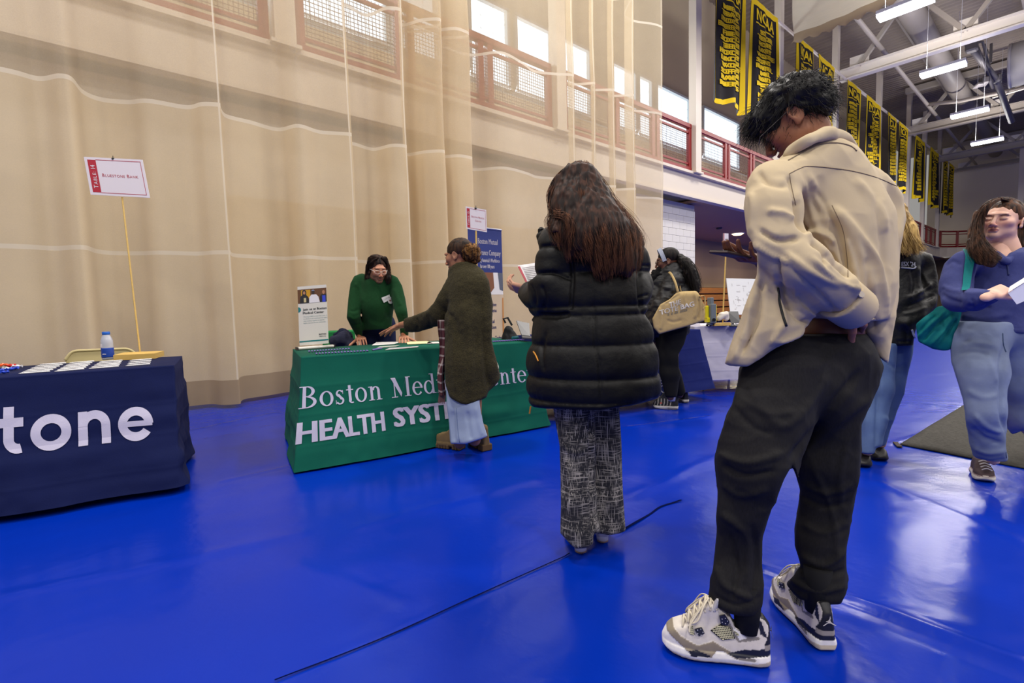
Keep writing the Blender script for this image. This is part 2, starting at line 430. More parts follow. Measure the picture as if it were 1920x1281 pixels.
# curved corner and railing on the far side
ct = root('balcony_railing', 'far red railing turning the corner left of the smiling woman', 'railing', (51, 6, RZ0), 'red railing sections along the balcony')
cv = [(50.2+3.2*math.sin(a), 7.4-3.2+3.2*math.cos(a)) for a in np.linspace(0, PI/2, 7)]+[(53.4, 0.0), (53.4, -8.0), (53.4, -18.0)]
for r_, z0, nm in ((.06, RZ1-.03, 'top_rail'), (.035, RZ1-.25, 'middle_rail'), (.06, RZ0+.05, 'bottom_rail'), (.035, RZ0+.22, 'bottom_rail')):
    mo(nm, tube([(a, b, z0) for a, b in cv], r_, 6), m_red, ct)
for a, b in cv[1:8:2]+[(53.4, 1.6), (53.4, 0), (53.4, -2), (53.4, -5)]: mo('post', box((a, b, (RZ0+RZ1)/2), (.16, .16, RZ1-RZ0)), m_red, ct)
# the balcony slab turns with it
pv = [(a+.05, b, z) for z in (4.0, 4.72) for a, b in cv]; n_ = len(cv)
st(mo('trim_2', (pv, [(i, i+1, n_+i+1, n_+i) for i in range(n_-1)]), m_white))
st(mo('trim_3', join(box((55.2, -6, 4.05), (3.5, 26, .1))), mat('soffit', (196, 156, 122), .8)))
# ceiling deck ------------------------------------------------------------
xs = np.arange(-12, 58, .34); V = []; 
for x in xs:
    for dx, dz in ((0, 0), (.12, 0), (.16, .09), (.28, .09), (.32, 0)): V.append((x+dx, dz+13.6))
V = np.array(V); n = len(V)
V2 = np.vstack([np.column_stack([V[:, 0], np.full(n, 10.8), V[:, 1]]), np.column_stack([V[:, 0], np.full(n, -26.0), V[:, 1]])])
st(mo('ceiling', (V2, np.array([(i, i+1, n+i+1, n+i) for i in range(n-1)])), mat('deck', (146, 134, 122), .7)))
m_beam = mat('roof_steel', (176, 166, 154), .55)
m_beam_w = mat('truss_white', (240, 232, 220), .45)
def truss(x, zb, lab, m, h=.42):
    t = root('roof_truss', lab, 'truss', (x, -8, zb), 'roof trusses across the hall'); y0, y1 = 7.3, -24
    mo('bottom_chord', join(box((x, (y0+y1)/2, zb), (.34, y0-y1, .05)), box((x, (y0+y1)/2, zb+h), (.34, y0-y1, .05)), box((x, (y0+y1)/2, zb+h/2), (.05, y0-y1, h))), m, t)
    mo('top_chord', box((x, (y0+y1)/2, 13.35), (.3, y0-y1, .3)), m_beam, t)
    for i, y in enumerate(np.arange(6.6, -23, -3.4)):
        mo('diagonal', beam((x, y, zb+h), (x, y-1.7, 13.3), .16, .16, (1, 0, 0)), m_beam, t)
        mo('diagonal', beam((x, y-3.4, zb+h), (x, y-1.7, 13.3), .16, .16, (1, 0, 0)), m_beam, t)
        mo('gusset', box((x, y, zb+h+.2), (.04, .7, .5)), m_beam_w, t)
for x, zb, lab in ((8.0, 10.7, 'roof truss overhead outside the top of the view'), (26.0, 10.62, 'large bright white roof truss nearest to the camera at the top right'), (38.3, 10.72, 'second roof truss behind the lamps, dull grey'), (48.6, 10.9, 'third roof truss farther down the hall'), (55.4, 11.2, 'farthest thin roof truss by the end wall')):
    if x > 20: truss(x, zb, lab, m_beam_w if x < 27 else m_beam, .42 if x < 54 else .2)
pur = ['long grey purlin along the roof nearest the balcony wall', 'second long purlin counted from the balcony wall', 'third purlin of the roof from the balcony wall', 'fourth purlin of the roof from the balcony wall', 'fifth purlin of the roof from the balcony wall']
for i, y in enumerate((5.6, 1.9, -1.8, -5.5, -9.2)):
    tag(mo('roof_purlin', join(box((22, y, 13.3), (70, .12, .22)), box((22, y, 13.18), (70, .24, .04))), m_beam), pur[i], 'purlin', 'long roof purlins')
tag(mo('round_duct', tube([(20.3, 4.8, 12.35), (56, 4.8, 12.35)], .42, 20), mat('duct_grey', (150, 142, 134), .5), smooth=True), 'long round grey duct running the length of the roof beside the lamps', 'duct')
tag(mo('round_duct', join(tube([(33, 2.4, 11.5), (33, -14, 11.5)], .95, 28), tube([(33, 2.5, 11.5), (33, 2.4, 11.5)], .97, 28)), mat('duct_pale', (176, 172, 176), .55), smooth=True), 'fat pale duct end lying across the roof behind the nearest truss', 'duct')
tag(mo('roof_pipe', join(tube([(20, 5.9, 11.6), (56, 5.9, 11.6)], .09, 8), tube([(36, 5.9, 11.6), (36.2, 4.6, 11.4), (36.6, 2.5, 11.4), (37, -2, 11.4)], .1, 8)), m_beam, smooth=True), 'thin grey pipe branching beneath the roof deck beyond the lamps', 'pipe')
# lamps -------------------------------------------------------------------
m_tube = glow('lamp_tube', (236, 240, 255), 10.0)
m_fix = mat('fixture_white', (225, 225, 228), .4)
ll = {17.7: 'nearest and largest of the four bright strip lamps, touching the raised curtain', 23.5: 'second nearest strip lamp, in front of the pale duct', 30.0: 'third strip lamp from the camera, above the second grey truss', 36.3: 'farthest and smallest of the four strip lamps in view'}
def lamp(x, lab):
    t = root('strip_lamp', lab, 'lamp', (x, 3.45, 9.0), 'hanging fluorescent strip lamps')
    mo('housing', join(box((x, 3.45, 9.08), (.46, 1.24, .09)), box((x-.1, 3.45, 9.03), (.03, 1.24, .03))), m_fix, t)
    for dx in (-.19, -.115, -.04, .04, .115, .19): mo('lamp_tube', tube([(x+dx, 2.84, 8.98), (x+dx, 4.06, 8.98)], .034, 8), m_tube, t)
    for yy in (3.0, 3.9): mo('hanger', cyl((x, yy, 9.1), (x, yy, 13.5), .007, n=6), m_fix, t)
for x in (17.7, 23.5, 30.0, 36.3): lamp(x, ll[x])
# folded basketball backstop frame under the nearest truss -------------------
bs = root('basketball_backstop', 'dark folded backstop mast hanging under the nearest truss at the right', 'backstop', (27, 1.5, 10.6))
mdk = mat('dark_pipe', (88, 84, 88), .5)
a0 = dep(1815, 82, 20.6); a1 = dep(1868, 150, 22.0); a2 = dep(1897, 228, 24.0)
mo('mast', tube([a0, a1, a2], .13, 8), mdk, bs, smooth=True)
mo('strut', tube([dep(1830, 84, 20.7), dep(1862, 165, 22)], .07, 8), mdk, bs, smooth=True)
mo('strut', tube([dep(1815, 84, 20.6), dep(1842, 78, 20.9), dep(1862, 150, 22)], .05, 8), mdk, bs, smooth=True)
mo('winch', join(box(dep(1845, 153, 21.6), (.5, .3, .3), rotz(.3), .05), box(dep(1834, 160, 21.6), (.5, .2, .12), rotz(.5), .03)), mdk, bs)
mo('clamp', box(dep(1822, 88, 20.6), (.4, .4, .4), None, .06), mdk, bs); mo('clamp', box(dep(1868, 148, 22), (.36, .36, .36), None, .06), mdk, bs)
mo('frame', join(box(dep(1848, 92, 23.5), (1.2, .1, .1)), box(dep(1858, 100, 23.5), (.1, .1, .9)), box(dep(1846, 112, 23.5), (1.2, .1, .1))), mdk, bs)
tag(mo('conduit', tube([dep(1862, 183, 26), dep(1925, 165, 24)], .045, 8), m_beam_w), 'thin white rod poking in from the right edge below the backstop mast', 'rod')
p_ = onX(1918, 292, 50); tag(mo('steel_column', box((50, p_[1], 5.8), (.34, .3, 11)), m_white), 'white column at the extreme right edge above the smiling woman', 'column')
# lobby furniture -----------------------------------------------------------
dl = root('downlight', 'round warm downlight glowing in the low lobby ceiling', 'light', tuple(onz(1383, 438, 4.0)))
pd_ = onz(1383, 438, 4.0); mo('lamp_cover', lathe([(.02, -.10), (.16, -.085), (.24, -.03), (.26, .0)], (pd_[0], pd_[1], 4.01), 24), glow('warm_lamp', (255, 226, 170), 3.0), dl, smooth=True)
mo('trim_ring', lathe([(.25, -.02), (.30, -.015), (.30, .01), (.25, .01)], (pd_[0], pd_[1], 4.01), 24), m_fix, dl)
pd_ = onz(1348, 428, 4.0); tag(mo('smoke_detector', lathe([(.03, -.06), (.1, -.05), (.12, 0)], (pd_[0], pd_[1], 4.01), 16), mat('dark_plastic', (60, 56, 54), .5)), 'small dark detector on the lobby ceiling left of the downlight', 'detector')
for q_ in ((17, 9.5), (21, 9.5), (26, 9.5), (32, 9.5), (40, 9.5)): area('lobby_downlight', (q_[0], q_[1], 3.9), .4, .4, 60, (1.0, .86, .70))
bl = root('folded_bleachers', 'stacked varnished wooden bleacher boards along the lobby wall', 'bleachers', (26, 11.8, 0))
m_wood = mat('bleacher_wood', (176, 112, 48), .4, noise=(3, .12), stretch=(1, 1, 8))
for i in range(5): mo('board', box((27, 11.7-.02*i, .25+i*.32), (22, .5, .27), bev=.02), m_wood, bl)
mo('frame', box((27, 11.95, .9), (21.9, .3, 1.6)), mat('dark_gap', (40, 26, 18), .8), bl)
# ================================================================ divider curtain
def curtain_mat(name, op_low, op_high, zsplit, base=(226, 207, 172), tl_=.38):
    m = bpy.data.materials.new(name); m.use_nodes = True; nt = m.node_tree; N = nt.nodes; L = nt.links; N.clear()
    out = N.new('ShaderNodeOutputMaterial'); at = N.new('ShaderNodeAttribute'); at.attribute_name = 'uvm'
    sep = N.new('ShaderNodeSeparateXYZ'); L.new(at.outputs['Vector'], sep.inputs[0])
    def M(op, a, b=None, c=None):
        q = N.new('ShaderNodeMath'); q.operation = op
        for i, vv in enumerate((a, b, c)):
            if vv is None: continue
            if isinstance(vv, (int, float)): q.inputs[i].default_value = vv
            else: L.new(vv, q.inputs[i])
        return q.outputs[0]
    z = sep.outputs[1]; u = sep.outputs[0]
    seam = None
    for zs in (1.73, 3.3, 5.1, 6.9, 8.7, 10.5):
        d = M('LESS_THAN', M('ABSOLUTE', M('SUBTRACT', z, zs)), 0.022); seam = d if seam is None else M('MAXIMUM', seam, d)
    v = M('LESS_THAN', sep.outputs[2], 0.008); seam = M('MAXIMUM', seam, v)
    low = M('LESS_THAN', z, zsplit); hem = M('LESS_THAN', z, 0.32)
    nz = N.new('ShaderNodeTexNoise'); nz.inputs['Scale'].default_value = 2.2; nz.inputs['Detail'].default_value = 6
    mp = N.new('ShaderNodeMapping'); mp.inputs['Scale'].default_value = (1.0, 1.6, 1); L.new(at.outputs['Vector'], mp.inputs[0]); L.new(mp.outputs[0], nz.inputs['Vector'])
    n2 = N.new('ShaderNodeTexNoise'); n2.inputs['Scale'].default_value = 90; mp2 = N.new('ShaderNodeMapping'); mp2.inputs['Scale'].default_value = (.3, 1.2, 1); L.new(at.outputs['Vector'], mp2.inputs[0]); L.new(mp2.outputs[0], n2.inputs['Vector'])
    op = M('ADD', M('MULTIPLY', low, op_low-op_high), op_high)
    op = M('ADD', op, M('MULTIPLY', M('SUBTRACT', n2.outputs[0], .5), .10))
    op = M('MAXIMUM', op, M('MULTIPLY', seam, .90)); op = M('MAXIMUM', op, hem)
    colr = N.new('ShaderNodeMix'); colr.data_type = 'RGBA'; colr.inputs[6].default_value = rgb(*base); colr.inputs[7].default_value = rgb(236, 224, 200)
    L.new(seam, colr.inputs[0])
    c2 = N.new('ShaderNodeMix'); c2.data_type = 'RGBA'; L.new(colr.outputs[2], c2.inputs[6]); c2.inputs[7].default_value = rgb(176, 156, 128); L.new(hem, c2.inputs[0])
    sc = N.new('ShaderNodeVectorMath'); sc.operation = 'SCALE'; L.new(c2.outputs[2], sc.inputs[0])
    L.new(M('ADD', M('MULTIPLY', nz.outputs[0], .16), .92), sc.inputs['Scale'])
    df = N.new('ShaderNodeBsdfDiffuse'); tl = N.new('ShaderNodeBsdfTranslucent'); tr = N.new('ShaderNodeBsdfTransparent')
    L.new(sc.outputs[0], df.inputs[0]); L.new(sc.outputs[0], tl.inputs[0])
    bn = N.new('ShaderNodeBump'); bn.inputs['Strength'].default_value = .15; bn.inputs['Distance'].default_value = .01; L.new(nz.outputs[0], bn.inputs['Height']); L.new(bn.outputs[0], df.inputs['Normal'])
    a = N.new('ShaderNodeMixShader'); a.inputs[0].default_value = tl_; L.new(df.outputs[0], a.inputs[1]); L.new(tl.outputs[0], a.inputs[2])
    b = N.new('ShaderNodeMixShader'); L.new(op, b.inputs[0]); L.new(tr.outputs[0], b.inputs[1]); L.new(a.outputs[0], b.inputs[2]); L.new(b.outputs[0], out.inputs[0])
    return m
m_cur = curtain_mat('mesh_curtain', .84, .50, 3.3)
PL = [(-6.5, 6.3), (-5.2, 6.5), (-4.0, 6.25), (-2.8, 6.5), (-1.8, 6.3), (-1.2, 6.5), (-.45, 6.4), (-.21, 6.44), (-.06, 6.26), (.03, 6.27), (.11, 6.56), (.25, 6.67), (.46, 6.59), (.63, 6.43), (.95, 6.39), (1.07, 6.2), (1.21, 6.12),
      ('S',), (1.235, 6.18), (1.27, 6.30), (1.32, 6.40), (1.40, 6.44), (1.59, 6.46), (1.91, 6.52), (2.07, 6.25), (2.35, 6.31), (2.67, 6.17),
      ('S',), (2.70, 6.24), (2.75, 6.38), (2.82, 6.48), (2.91, 6.5), (3.17, 6.54), (3.30, 6.24), (3.47, 6.15),
      ('S',), (3.50, 6.22), (3.54, 6.34), (3.61, 6.44), (3.69, 6.44), (3.82, 6.19), (3.99, 6.03), (4.06, 6.08),
      ('S',), (4.05, 6.2), (3.86, 6.38), (3.70, 6.5), (3.74, 6.6), (4.0, 6.4), (4.12, 6.28), (4.3, 6.08), (4.47, 6.05), (4.55, 6.08),
      ('S',), (4.52, 6.2), (4.3, 6.4), (4.24, 6.55), (4.5, 6.6), (4.93, 6.54), (5.26, 6.19), (5.77, 6.22), (6.1, 6.3), (6.43, 6.18),
      (6.75, 6.0), ('S',), (6.79, 6.08), (6.86, 6.22), (6.95, 6.28), (7.1, 6.2), (7.3, 5.98), ('S',), (7.34, 6.03), (7.40, 6.14), (7.52, 6.16), (7.81, 5.92), ('S',), (7.84, 5.97), (7.90, 6.10), (8.0, 6.12), (8.31, 5.82),
      ('S',), (8.36, 5.9), (8.50, 6.10), (8.66, 6.26), (8.97, 6.27), (9.4, 6.08), (9.62, 6.03), ('S',), (9.68, 6.04)]
pts = []; sidx = []
for p in PL:
    if p[0] == 'S': sidx.append(len(pts)-1)
    else: pts.append(p)
def curtain(name, pts, sidx, zs, m, label, wav=0.0, zb=None):
    sub = 8; C_ = catmull(pts, (len(pts)-1)*sub+1); d = np.concatenate([[0], np.cumsum(np.hypot(*np.diff(C_, axis=0).T))])
    sd = np.full(len(C_), 9.0)
    for s in sidx: sd = np.minimum(sd, np.abs(d-d[s*sub]))
    V = []; U = []
    for i in range(len(C_)):
        for z in zs:
            k = vn(np.array([C_[i, 0]*1.0, 0, z]), 1.1, 5)*.03*min(1, z/1.0)
            V.append((C_[i, 0], C_[i, 1]+float(k), z)); U.append((d[i], z, sd[i]))
    o = mo(name, (np.array(V), gridf(len(C_), len(zs))), m, smooth=True, uv=np.array(U)); tag(o, label, 'curtain'); return o
zs = np.concatenate([[.045], np.linspace(.32, 3.28, 12), np.linspace(3.5, 13.4, 24)])
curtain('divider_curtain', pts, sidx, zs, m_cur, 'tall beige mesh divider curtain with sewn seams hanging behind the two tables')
# raised curtain rolled up under the roof
m_cur2 = curtain_mat('raised_curtain_cloth', .97, .97, 0.0, (236, 226, 202), .55)
rp = [(19.5+.12*math.sin(i*1.1), 7.0-i*.8) for i in range(30)]
V = []; U = []; R_ = catmull(rp, 200)
zz = [10.05, 10.25, 10.45, 10.9, 11.3, 11.9, 12.4, 13.2]
for i in range(200):
    for j, z in enumerate(zz):
        yy = R_[i, 1]; e = (0.12 if j == 0 else 0)*math.sin(i*1.7)
        V.append((R_[i, 0]+(.18 if j in (1, 2) else (.05 if j else -.05))+.03*math.sin(i*.9+j), yy, z+e*.5)); U.append((yy, 5.1-.85+(z-10.05) if z > 10.5 else .2, 1))
o = mo('raised_curtain', (np.array(V), gridf(200, len(zz))), m_cur2, smooth=True, uv=np.array(U)); tag(o, 'raised beige divider curtain gathered under the roof, upper right of the banners', 'curtain')

# ================================================================ banners
m_blk = mat('banner_black', (36, 33, 36), .8, noise=(3, .15)); m_yel = mat('banner_yellow', (236, 200, 24), .7)
bars = [(13.94, 15.83),(16.28, 18.22),(19.95, 21.63),(22.22, 24.21),(25.94, 27.96),(28.93, 31.34),(32.84, 34.7),(35.32, 37.56),(39.75, 42.33),(44.27, 47.18),(48.87, 51.14),(51.62, 54.11)]
WORDS = ["MEN'S", 'TRACK', 'INDOOR', 'BASEBALL', 'FIELD', 'SOCCER', 'TENNIS', 'HOCKEY', 'LACROSSE', "WOMEN'S", 'SOFTBALL', 'RADIAL', "MEN'S", 'BASKETBALL']
blab = ['black and yellow championship banner hanging leftmost, whole lower hem showing', 'second black and yellow banner from the left, just above the dark haired man', 'third banner from the left, below the raised curtain corner', 'fourth banner from the left, touching the white truss end', 'fifth banner from the left, first one beyond the white truss', 'sixth banner from the left, yellow side borders clear', 'seventh banner from the left above the beige shoulder', 'eighth banner from the left, beside a slim column', 'ninth banner, hanging lower and clear of the shoulder', 'tenth banner, narrow, third from the far end', 'eleventh banner, next to last at the far end', 'twelfth banner, farthest and smallest by the end wall']
txt = {}
for w_ in set(WORDS): txt[w_] = text2d(w_, 1.0, .03)
ncaa = text2d('NCAA', 1.0, .03)
YB = 7.02
tag(mo('banner_rail', join(tube([(12.5, YB+.035, 10.42), (26, YB+.035, 10.62)], .05, 6), tube([(26, YB+.035, 10.62), (56.2, YB+.035, 11.45)], .06, 6)), m_white), 'long white pipe from which all the banners hang', 'pipe')
for i, (a, b) in enumerate(bars):
    top = np.interp((a+b)/2, [12, 26, 56], [10.4, 10.6, 11.43]); bot = [6.82, 6.82, 6.9, 6.9, 7.0, 7.1, 7.2, 7.2, 7.2, 7.25, 7.3, 7.35][i]; W_ = b-a; H_ = top-bot
    t = root('championship_banner', blab[i], 'banner', ((a+b)/2, YB, bot), 'championship banners along the balcony')
    def fold(x, z, off=0.0):   # x 0..W, z 0..H from the bottom; folds deepen downwards
        k = .10+.90*(1-z/H_)**.7; return np.stack([a+x, YB-.02+.10*np.sin(x/W_*9+i*1.7)*k+.05*np.sin(x/W_*23+i)*k+off, bot+z-.06*np.sin(x/W_*9+i*1.7)*(z < .05*H_)], -1)
    nx, nz = 40, 16; gx, gz = np.meshgrid(np.linspace(0, W_, nx), np.linspace(0, H_, nz), indexing='ij')
    mo('cloth', (fold(gx, gz).reshape(-1, 3), gridf(nx, nz)), m_blk, t, smooth=True)
    bw = .075*W_
    def patch(x0, x1, z0, z1):
        n1, n2 = (3, 16) if x1-x0 < z1-z0 else (40, 3); gx, gz = np.meshgrid(np.linspace(x0, x1, n1), np.linspace(z0, z1, n2), indexing='ij')
        return fold(gx, gz, -.012).reshape(-1, 3), gridf(n1, n2)
    mo('border', join(patch(0, bw, 0, H_), patch(W_-bw, W_, 0, H_), patch(0, W_, 0, bw), patch(0, W_, H_-bw*1.2, H_)), m_yel, t)
    ps = []
    v, f = fitw(ncaa, W_*.14, W_*.86, 0, .36); v, f = slice2d((v, f), W_/10); ps.append((fold(v[:, 0], v[:, 1]+H_-.62, -.03), f))
    ps.append(patch(W_*.14, W_*.86, H_-.70, H_-.66))
    nl = 13; rr = random.Random(i)
    for k in range(nl):
        w_ = WORDS[k % len(WORDS)] if i != 1 else WORDS[(k+5) % len(WORDS)]; hw = (.13+.021*len(w_)+rr.random()*.05)*W_
        zt = H_-.98-k*(H_-1.3)/nl
        v, f = fitw(txt[w_], W_/2-hw, W_/2+hw, 0, (H_-1.3)/nl*.8)
        if i < 4: v, f = slice2d((v, f), W_/8)
        dx_ = rr.uniform(-.06, .06)*W_
        for b_ in (-.018, .018): ps.append((fold(v[:, 0]+(dx_+b_*W_), v[:, 1]+zt, -.03), f))
    mo('lettering', join(*ps), m_yel, t)

# ================================================================ tables and cloths
class Cloth:
    """draped cloth over a rectangular table: front-left corner A, front direction ang, length L, depth D"""
    def __init__(s, A, ang, L, D, zt, zb, ff, fs, fb=.06, seed=0, wave=.012):
        s.A = np.array(A, float); s.e = np.array([math.cos(ang), math.sin(ang)]); s.n = np.array([-math.sin(ang), math.cos(ang)])
        s.L, s.D, s.zt, s.zb, s.seed, s.wave = L, D, zt, zb, seed, wave; s.ff, s.fs, s.fb = ff, fs, fb
    def xy(s, a, b): return s.A+np.outer(a, s.e)+np.outer(b, s.n)
    def wob(s, a, v):
        P = np.stack([a*1.0, v*.5, np.zeros_like(a)+s.seed], -1)
        return (s.wave*vn(P, .28, s.seed)*v+.5*s.wave*vn(P*np.array([.6, 6, 1]), .35, s.seed+3)*np.sqrt(v)+.004*vn(P*np.array([1.3, 2, 1]), .09, s.seed+5)*v+sum(.0018*np.exp(-((v-c_-.03*vn(P*np.array([1, 0, 1]), .8, s.seed+7))/.012)**2) for c_ in (.30, .55, .82)))
    def front(s, a, v, off=0.0):
        a = np.asarray(a, float); v = np.asarray(v, float)
        fl = (s.ff[0]+(s.ff[1]-s.ff[0])*a/s.L)*v**1.15+s.wob(a, v)+off
        sx = (-s.fs[0]*np.clip(1-a/.25, 0, 1)**2+s.fs[1]*np.clip(1-(s.L-a)/.25, 0, 1)**2)*v**1.2
        q = s.xy(a+sx, -fl); return np.column_stack([q, s.zt+(s.zb-s.zt)*v-.0*a])
    def mesh(s, m, name, label, nf=160, nv=84):
        vv = np.linspace(0, 1, nv); V = []; 
        ring = []
        for a in np.linspace(0, s.L, nf): ring.append(('f', a))
        for b in np.linspace(0, s.D, 60)[1:-1]: ring.append(('r', b))
        for a in np.linspace(s.L, 0, 60): ring.append(('b', a))
        for b in np.linspace(s.D, 0, 60)[1:-1]: ring.append(('l', b))
        for k, a in ring:
            a_ = np.full(nv, a)
            if k == 'f': V.append(s.front(a_, vv))
            elif k == 'b': q = s.xy(a_+0*vv, s.D+s.fb*vv+s.wob(a_+9, vv)); V.append(np.column_stack([q, s.zt+(s.zb-s.zt)*vv]))
            else:
                sd = 1 if k == 'r' else -1; base = s.L if sd > 0 else 0; fx = s.fs[1 if sd > 0 else 0]*vv**1.2+s.wob(a_+4*sd, vv)*1.6
                fy = -(s.ff[1 if sd > 0 else 0])*vv**1.15*max(0, 1-a/.3)**2+s.fb*vv*max(0, 1-(s.D-a)/.2)**2
                q = s.xy(base+sd*fx, a+fy); V.append(np.column_stack([q, s.zt+(s.zb-s.zt)*vv]))
        n = len(ring); V = np.vstack(V); i, j = np.meshgrid(np.arange(n), np.arange(nv-1), indexing='ij'); i = i.ravel(); j = j.ravel(); i2 = (i+1) % n
        F = [tuple(q) for q in np.stack([i*nv+j, i*nv+j+1, i2*nv+j+1, i2*nv+j], 1)]
        # round the top edge a touch
        F.append(tuple(np.arange(n)*nv))
        o = mo(name, (V, F), m, smooth=True, origin=tuple(s.xy(np.array([s.L/2]), np.array([s.D/2]))[0])+(s.zb,)); tag(o, label, 'tablecloth'); return o
    def pix(s, x, y):
        """photo pixel -> (a, v) on the front sheet"""
        a, v = s.L/2, .5; d = ray(x, y)
        for _ in range(12):
            def res(a, v):
                P = s.A+s.e*a-s.n*((s.ff[0]+(s.ff[1]-s.ff[0])*a/s.L)*max(v, 0)**1.15); P = np.array([P[0], P[1], s.zt+(s.zb-s.zt)*v])-CC
                return np.array([P[0]-d[0]*(P@_f)/(d@_f), P[2]-d[2]*(P@_f)/(d@_f)])
            r0 = res(a, v); J = np.column_stack([(res(a+1e-4, v)-r0)/1e-4, (res(a, v+1e-4)-r0)/1e-4]); st_ = np.linalg.solve(J, r0); a -= st_[0]; v -= st_[1]
        return a, v
def plain_table(cl, label):
    t = root('folding_table', label, 'table', tuple(cl.xy(np.array([cl.L/2]), np.array([cl.D/2]))[0])+(0,))
    R = np.column_stack([cl.e, cl.n]); R3 = np.eye(3); R3[:2, :2] = R
    c = cl.xy(np.array([cl.L/2]), np.array([cl.D/2]))[0]
    mo('tabletop', box((c[0], c[1], cl.zt-.026), (cl.L-.01, cl.D-.01, .04), R3, .008), mat('table_plastic', (212, 208, 198), .5), t)
    for a in (.15, cl.L-.15):
        for b in (.1, cl.D-.1):
            q = cl.xy(np.array([a]), np.array([b]))[0]; mo('leg', cyl((q[0], q[1], cl.zt-.05), (q[0], q[1], 0), .014), mat('leg_steel', (90, 90, 94), .4, .6), t)
    return t
def letters_on(cl, name, parent, vf, m, step=.06, off=.004):
    v, f = slice2d(vf, step); P = cl.front(v[:, 0], np.clip((cl.zt-v[:, 1])/(cl.zt-cl.zb), 0, 1), off); return mo(name, (P, f), m, parent)

m_nav = mat('navy_cloth', (9, 20, 64), .9, sheen=.0, noise=(9, .05), bump=(160, .25, .0015), bump2=(5, .25, .02))
A1 = onz(326.5, 685, .745); B1 = onz(0, 708, .745); d1 = (A1-B1)[:2]; ang1 = math.atan2(d1[1], d1[0])
L1 = 1.83; s1 = A1[:2]-np.array([math.cos(ang1), math.sin(ang1)])*L1
clA = Cloth(s1, ang1, L1, .80, .745, .035, (.16, .24), (.10, .0), seed=1, wave=.032)
navy = clA.mesh(m_nav, 'tablecloth', 'navy blue tablecloth with large white lettering at the left edge of the picture'); plain_table(clA, 'folding table under the navy cloth at the left')
m_let = mat('cloth_print', (184, 180, 200), .8, bump=(160, .25, .0015))
def area_text(cl, s, px0, px1, ybase, ytop, bold=0.0, xs=None, vf=None):
    """letters spanning pixels px0=(x,y baseline left) .. px1=(x,y baseline right), ytop = pixel height of the letter top at px0"""
    a0, v0 = cl.pix(*px0); a1, v1 = cl.pix(*px1); _, vt = cl.pix(px0[0], ytop); H = cl.zt-cl.zb
    z0 = cl.zt-v0*H; z1 = cl.zt-v1*H; zt = cl.zt-vt*H
    v, f = vf if vf is not None else text2d(s, 1.0, bold); v = v.copy(); lo = v.min(0); hi = v.max(0)
    base_h = ybase  # cap height in font units
    x = a0+(v[:, 0]-lo[0])*(a1-a0)/(hi[0]-lo[0]); y = v[:, 1]*(zt-z0)/base_h+z0+(z1-z0)*(x-a0)/(a1-a0); v[:, 0] = x; v[:, 1] = y
    return v, f
# geometric rounded sans for the bank's name, drawn as thick strokes
def arc(cx, cy, rx, ry, a0, a1, w_, n=24, w2=None):
    th = np.radians(np.linspace(a0, a1, n)); w2 = w_ if w2 is None else w2
    ww = w2+(w_-w2)*np.abs(np.cos(th)); c, s_ = np.cos(th), np.sin(th)
    o = np.column_stack([cx+rx*c, cy+ry*s_, 0*c]); i = np.column_stack([cx+(rx-ww)*c, cy+(ry-np.minimum(ww, ry*.95) if False else ry-ww)*s_, 0*c])
    return np.vstack([o, i]), [(k, k+1, n+k+1, n+k) for k in range(n-1)]
def rc(x0, y0, x1, y1): return np.array([(x0, y0, 0), (x1, y0, 0), (x1, y1, 0), (x0, y1, 0)], float), [(0, 1, 2, 3)]
def pg(*p): return np.array([(a, b, 0) for a, b in p], float), [tuple(range(len(p)))]
def shift(vf, dx): v, f = vf; v = v.copy(); v[:, 0] += dx; return v, f
W0 = .26
SANS = {'t': (.68, [rc(.12, .35, .12+W0, 1.32), rc(.0, .74, .62, 1.0), arc(.50, .38, .38, .38, 180, 285, W0)]),
        'o': (1.12, [arc(.53, .5, .53, .52, 0, 360, W0, 40)]), 'n': (1.0, [rc(.0, 0, W0, 1.0), arc(.45, .56, .45, .46, 0, 180, W0), rc(.9-W0, 0, .9, .58)]),
        'e': (1.1, [arc(.53, .5, .53, .52, 20, 325, W0, 40), rc(.12, .42, 1.03, .42+.17), arc(.53, .5, .53, .52, 0, 22, W0, 5)]),
        's': (.9, [arc(.4, .74, .36, .28, 40, 270, .22), arc(.4, .27, .38, .29, -140, 90, .22)]), 'u': (1.0, [rc(0, .4, W0, 1), rc(.9-W0, 0, .9, 1), arc(.45, .44, .45, .46, 180, 360, W0)]),
        'l': (.38, [rc(0, 0, W0, 1.45)]), 'b': (1.12, [rc(0, 0, W0, 1.45), arc(.53, .5, .53, .52, 0, 360, W0, 40)])}
def setword(tab, s, gap=.10):
    x = 0; ps = []
    for ch in s:
        if ch == ' ': x += .42; continue
        w_, g = tab[ch]
        for q in g: ps.append(shift(q, x))
        x += w_+gap
    return join(*ps)
tone = setword(SANS, 'tone', .12)
vt = area_text(clA, '', (-3, 854), (289, 822), 1.0, 786, vf=tone)
letters_on(clA, 'lettering', navy, vt, m_let)
blues = setword(SANS, 'blues', .12); v, f = blues; lo, hi = v.min(0), v.max(0); vv_, _ = tone
kx = (vt[0][:, 0].max()-vt[0][:, 0].min())/(vv_[:, 0].max()-vv_[:, 0].min()); ky = (vt[0][:, 1].max()-vt[0][:, 1].min())/(vv_[:, 1].max()-vv_[:, 1].min())
v = v.copy(); v[:, 0] = vt[0][:, 0].min()-.03+(v[:, 0]-hi[0])*kx; v[:, 1] = vt[0][:, 1].min()+v[:, 1]*ky*.98
letters_on(clA, 'lettering', navy, (v, f), m_let)

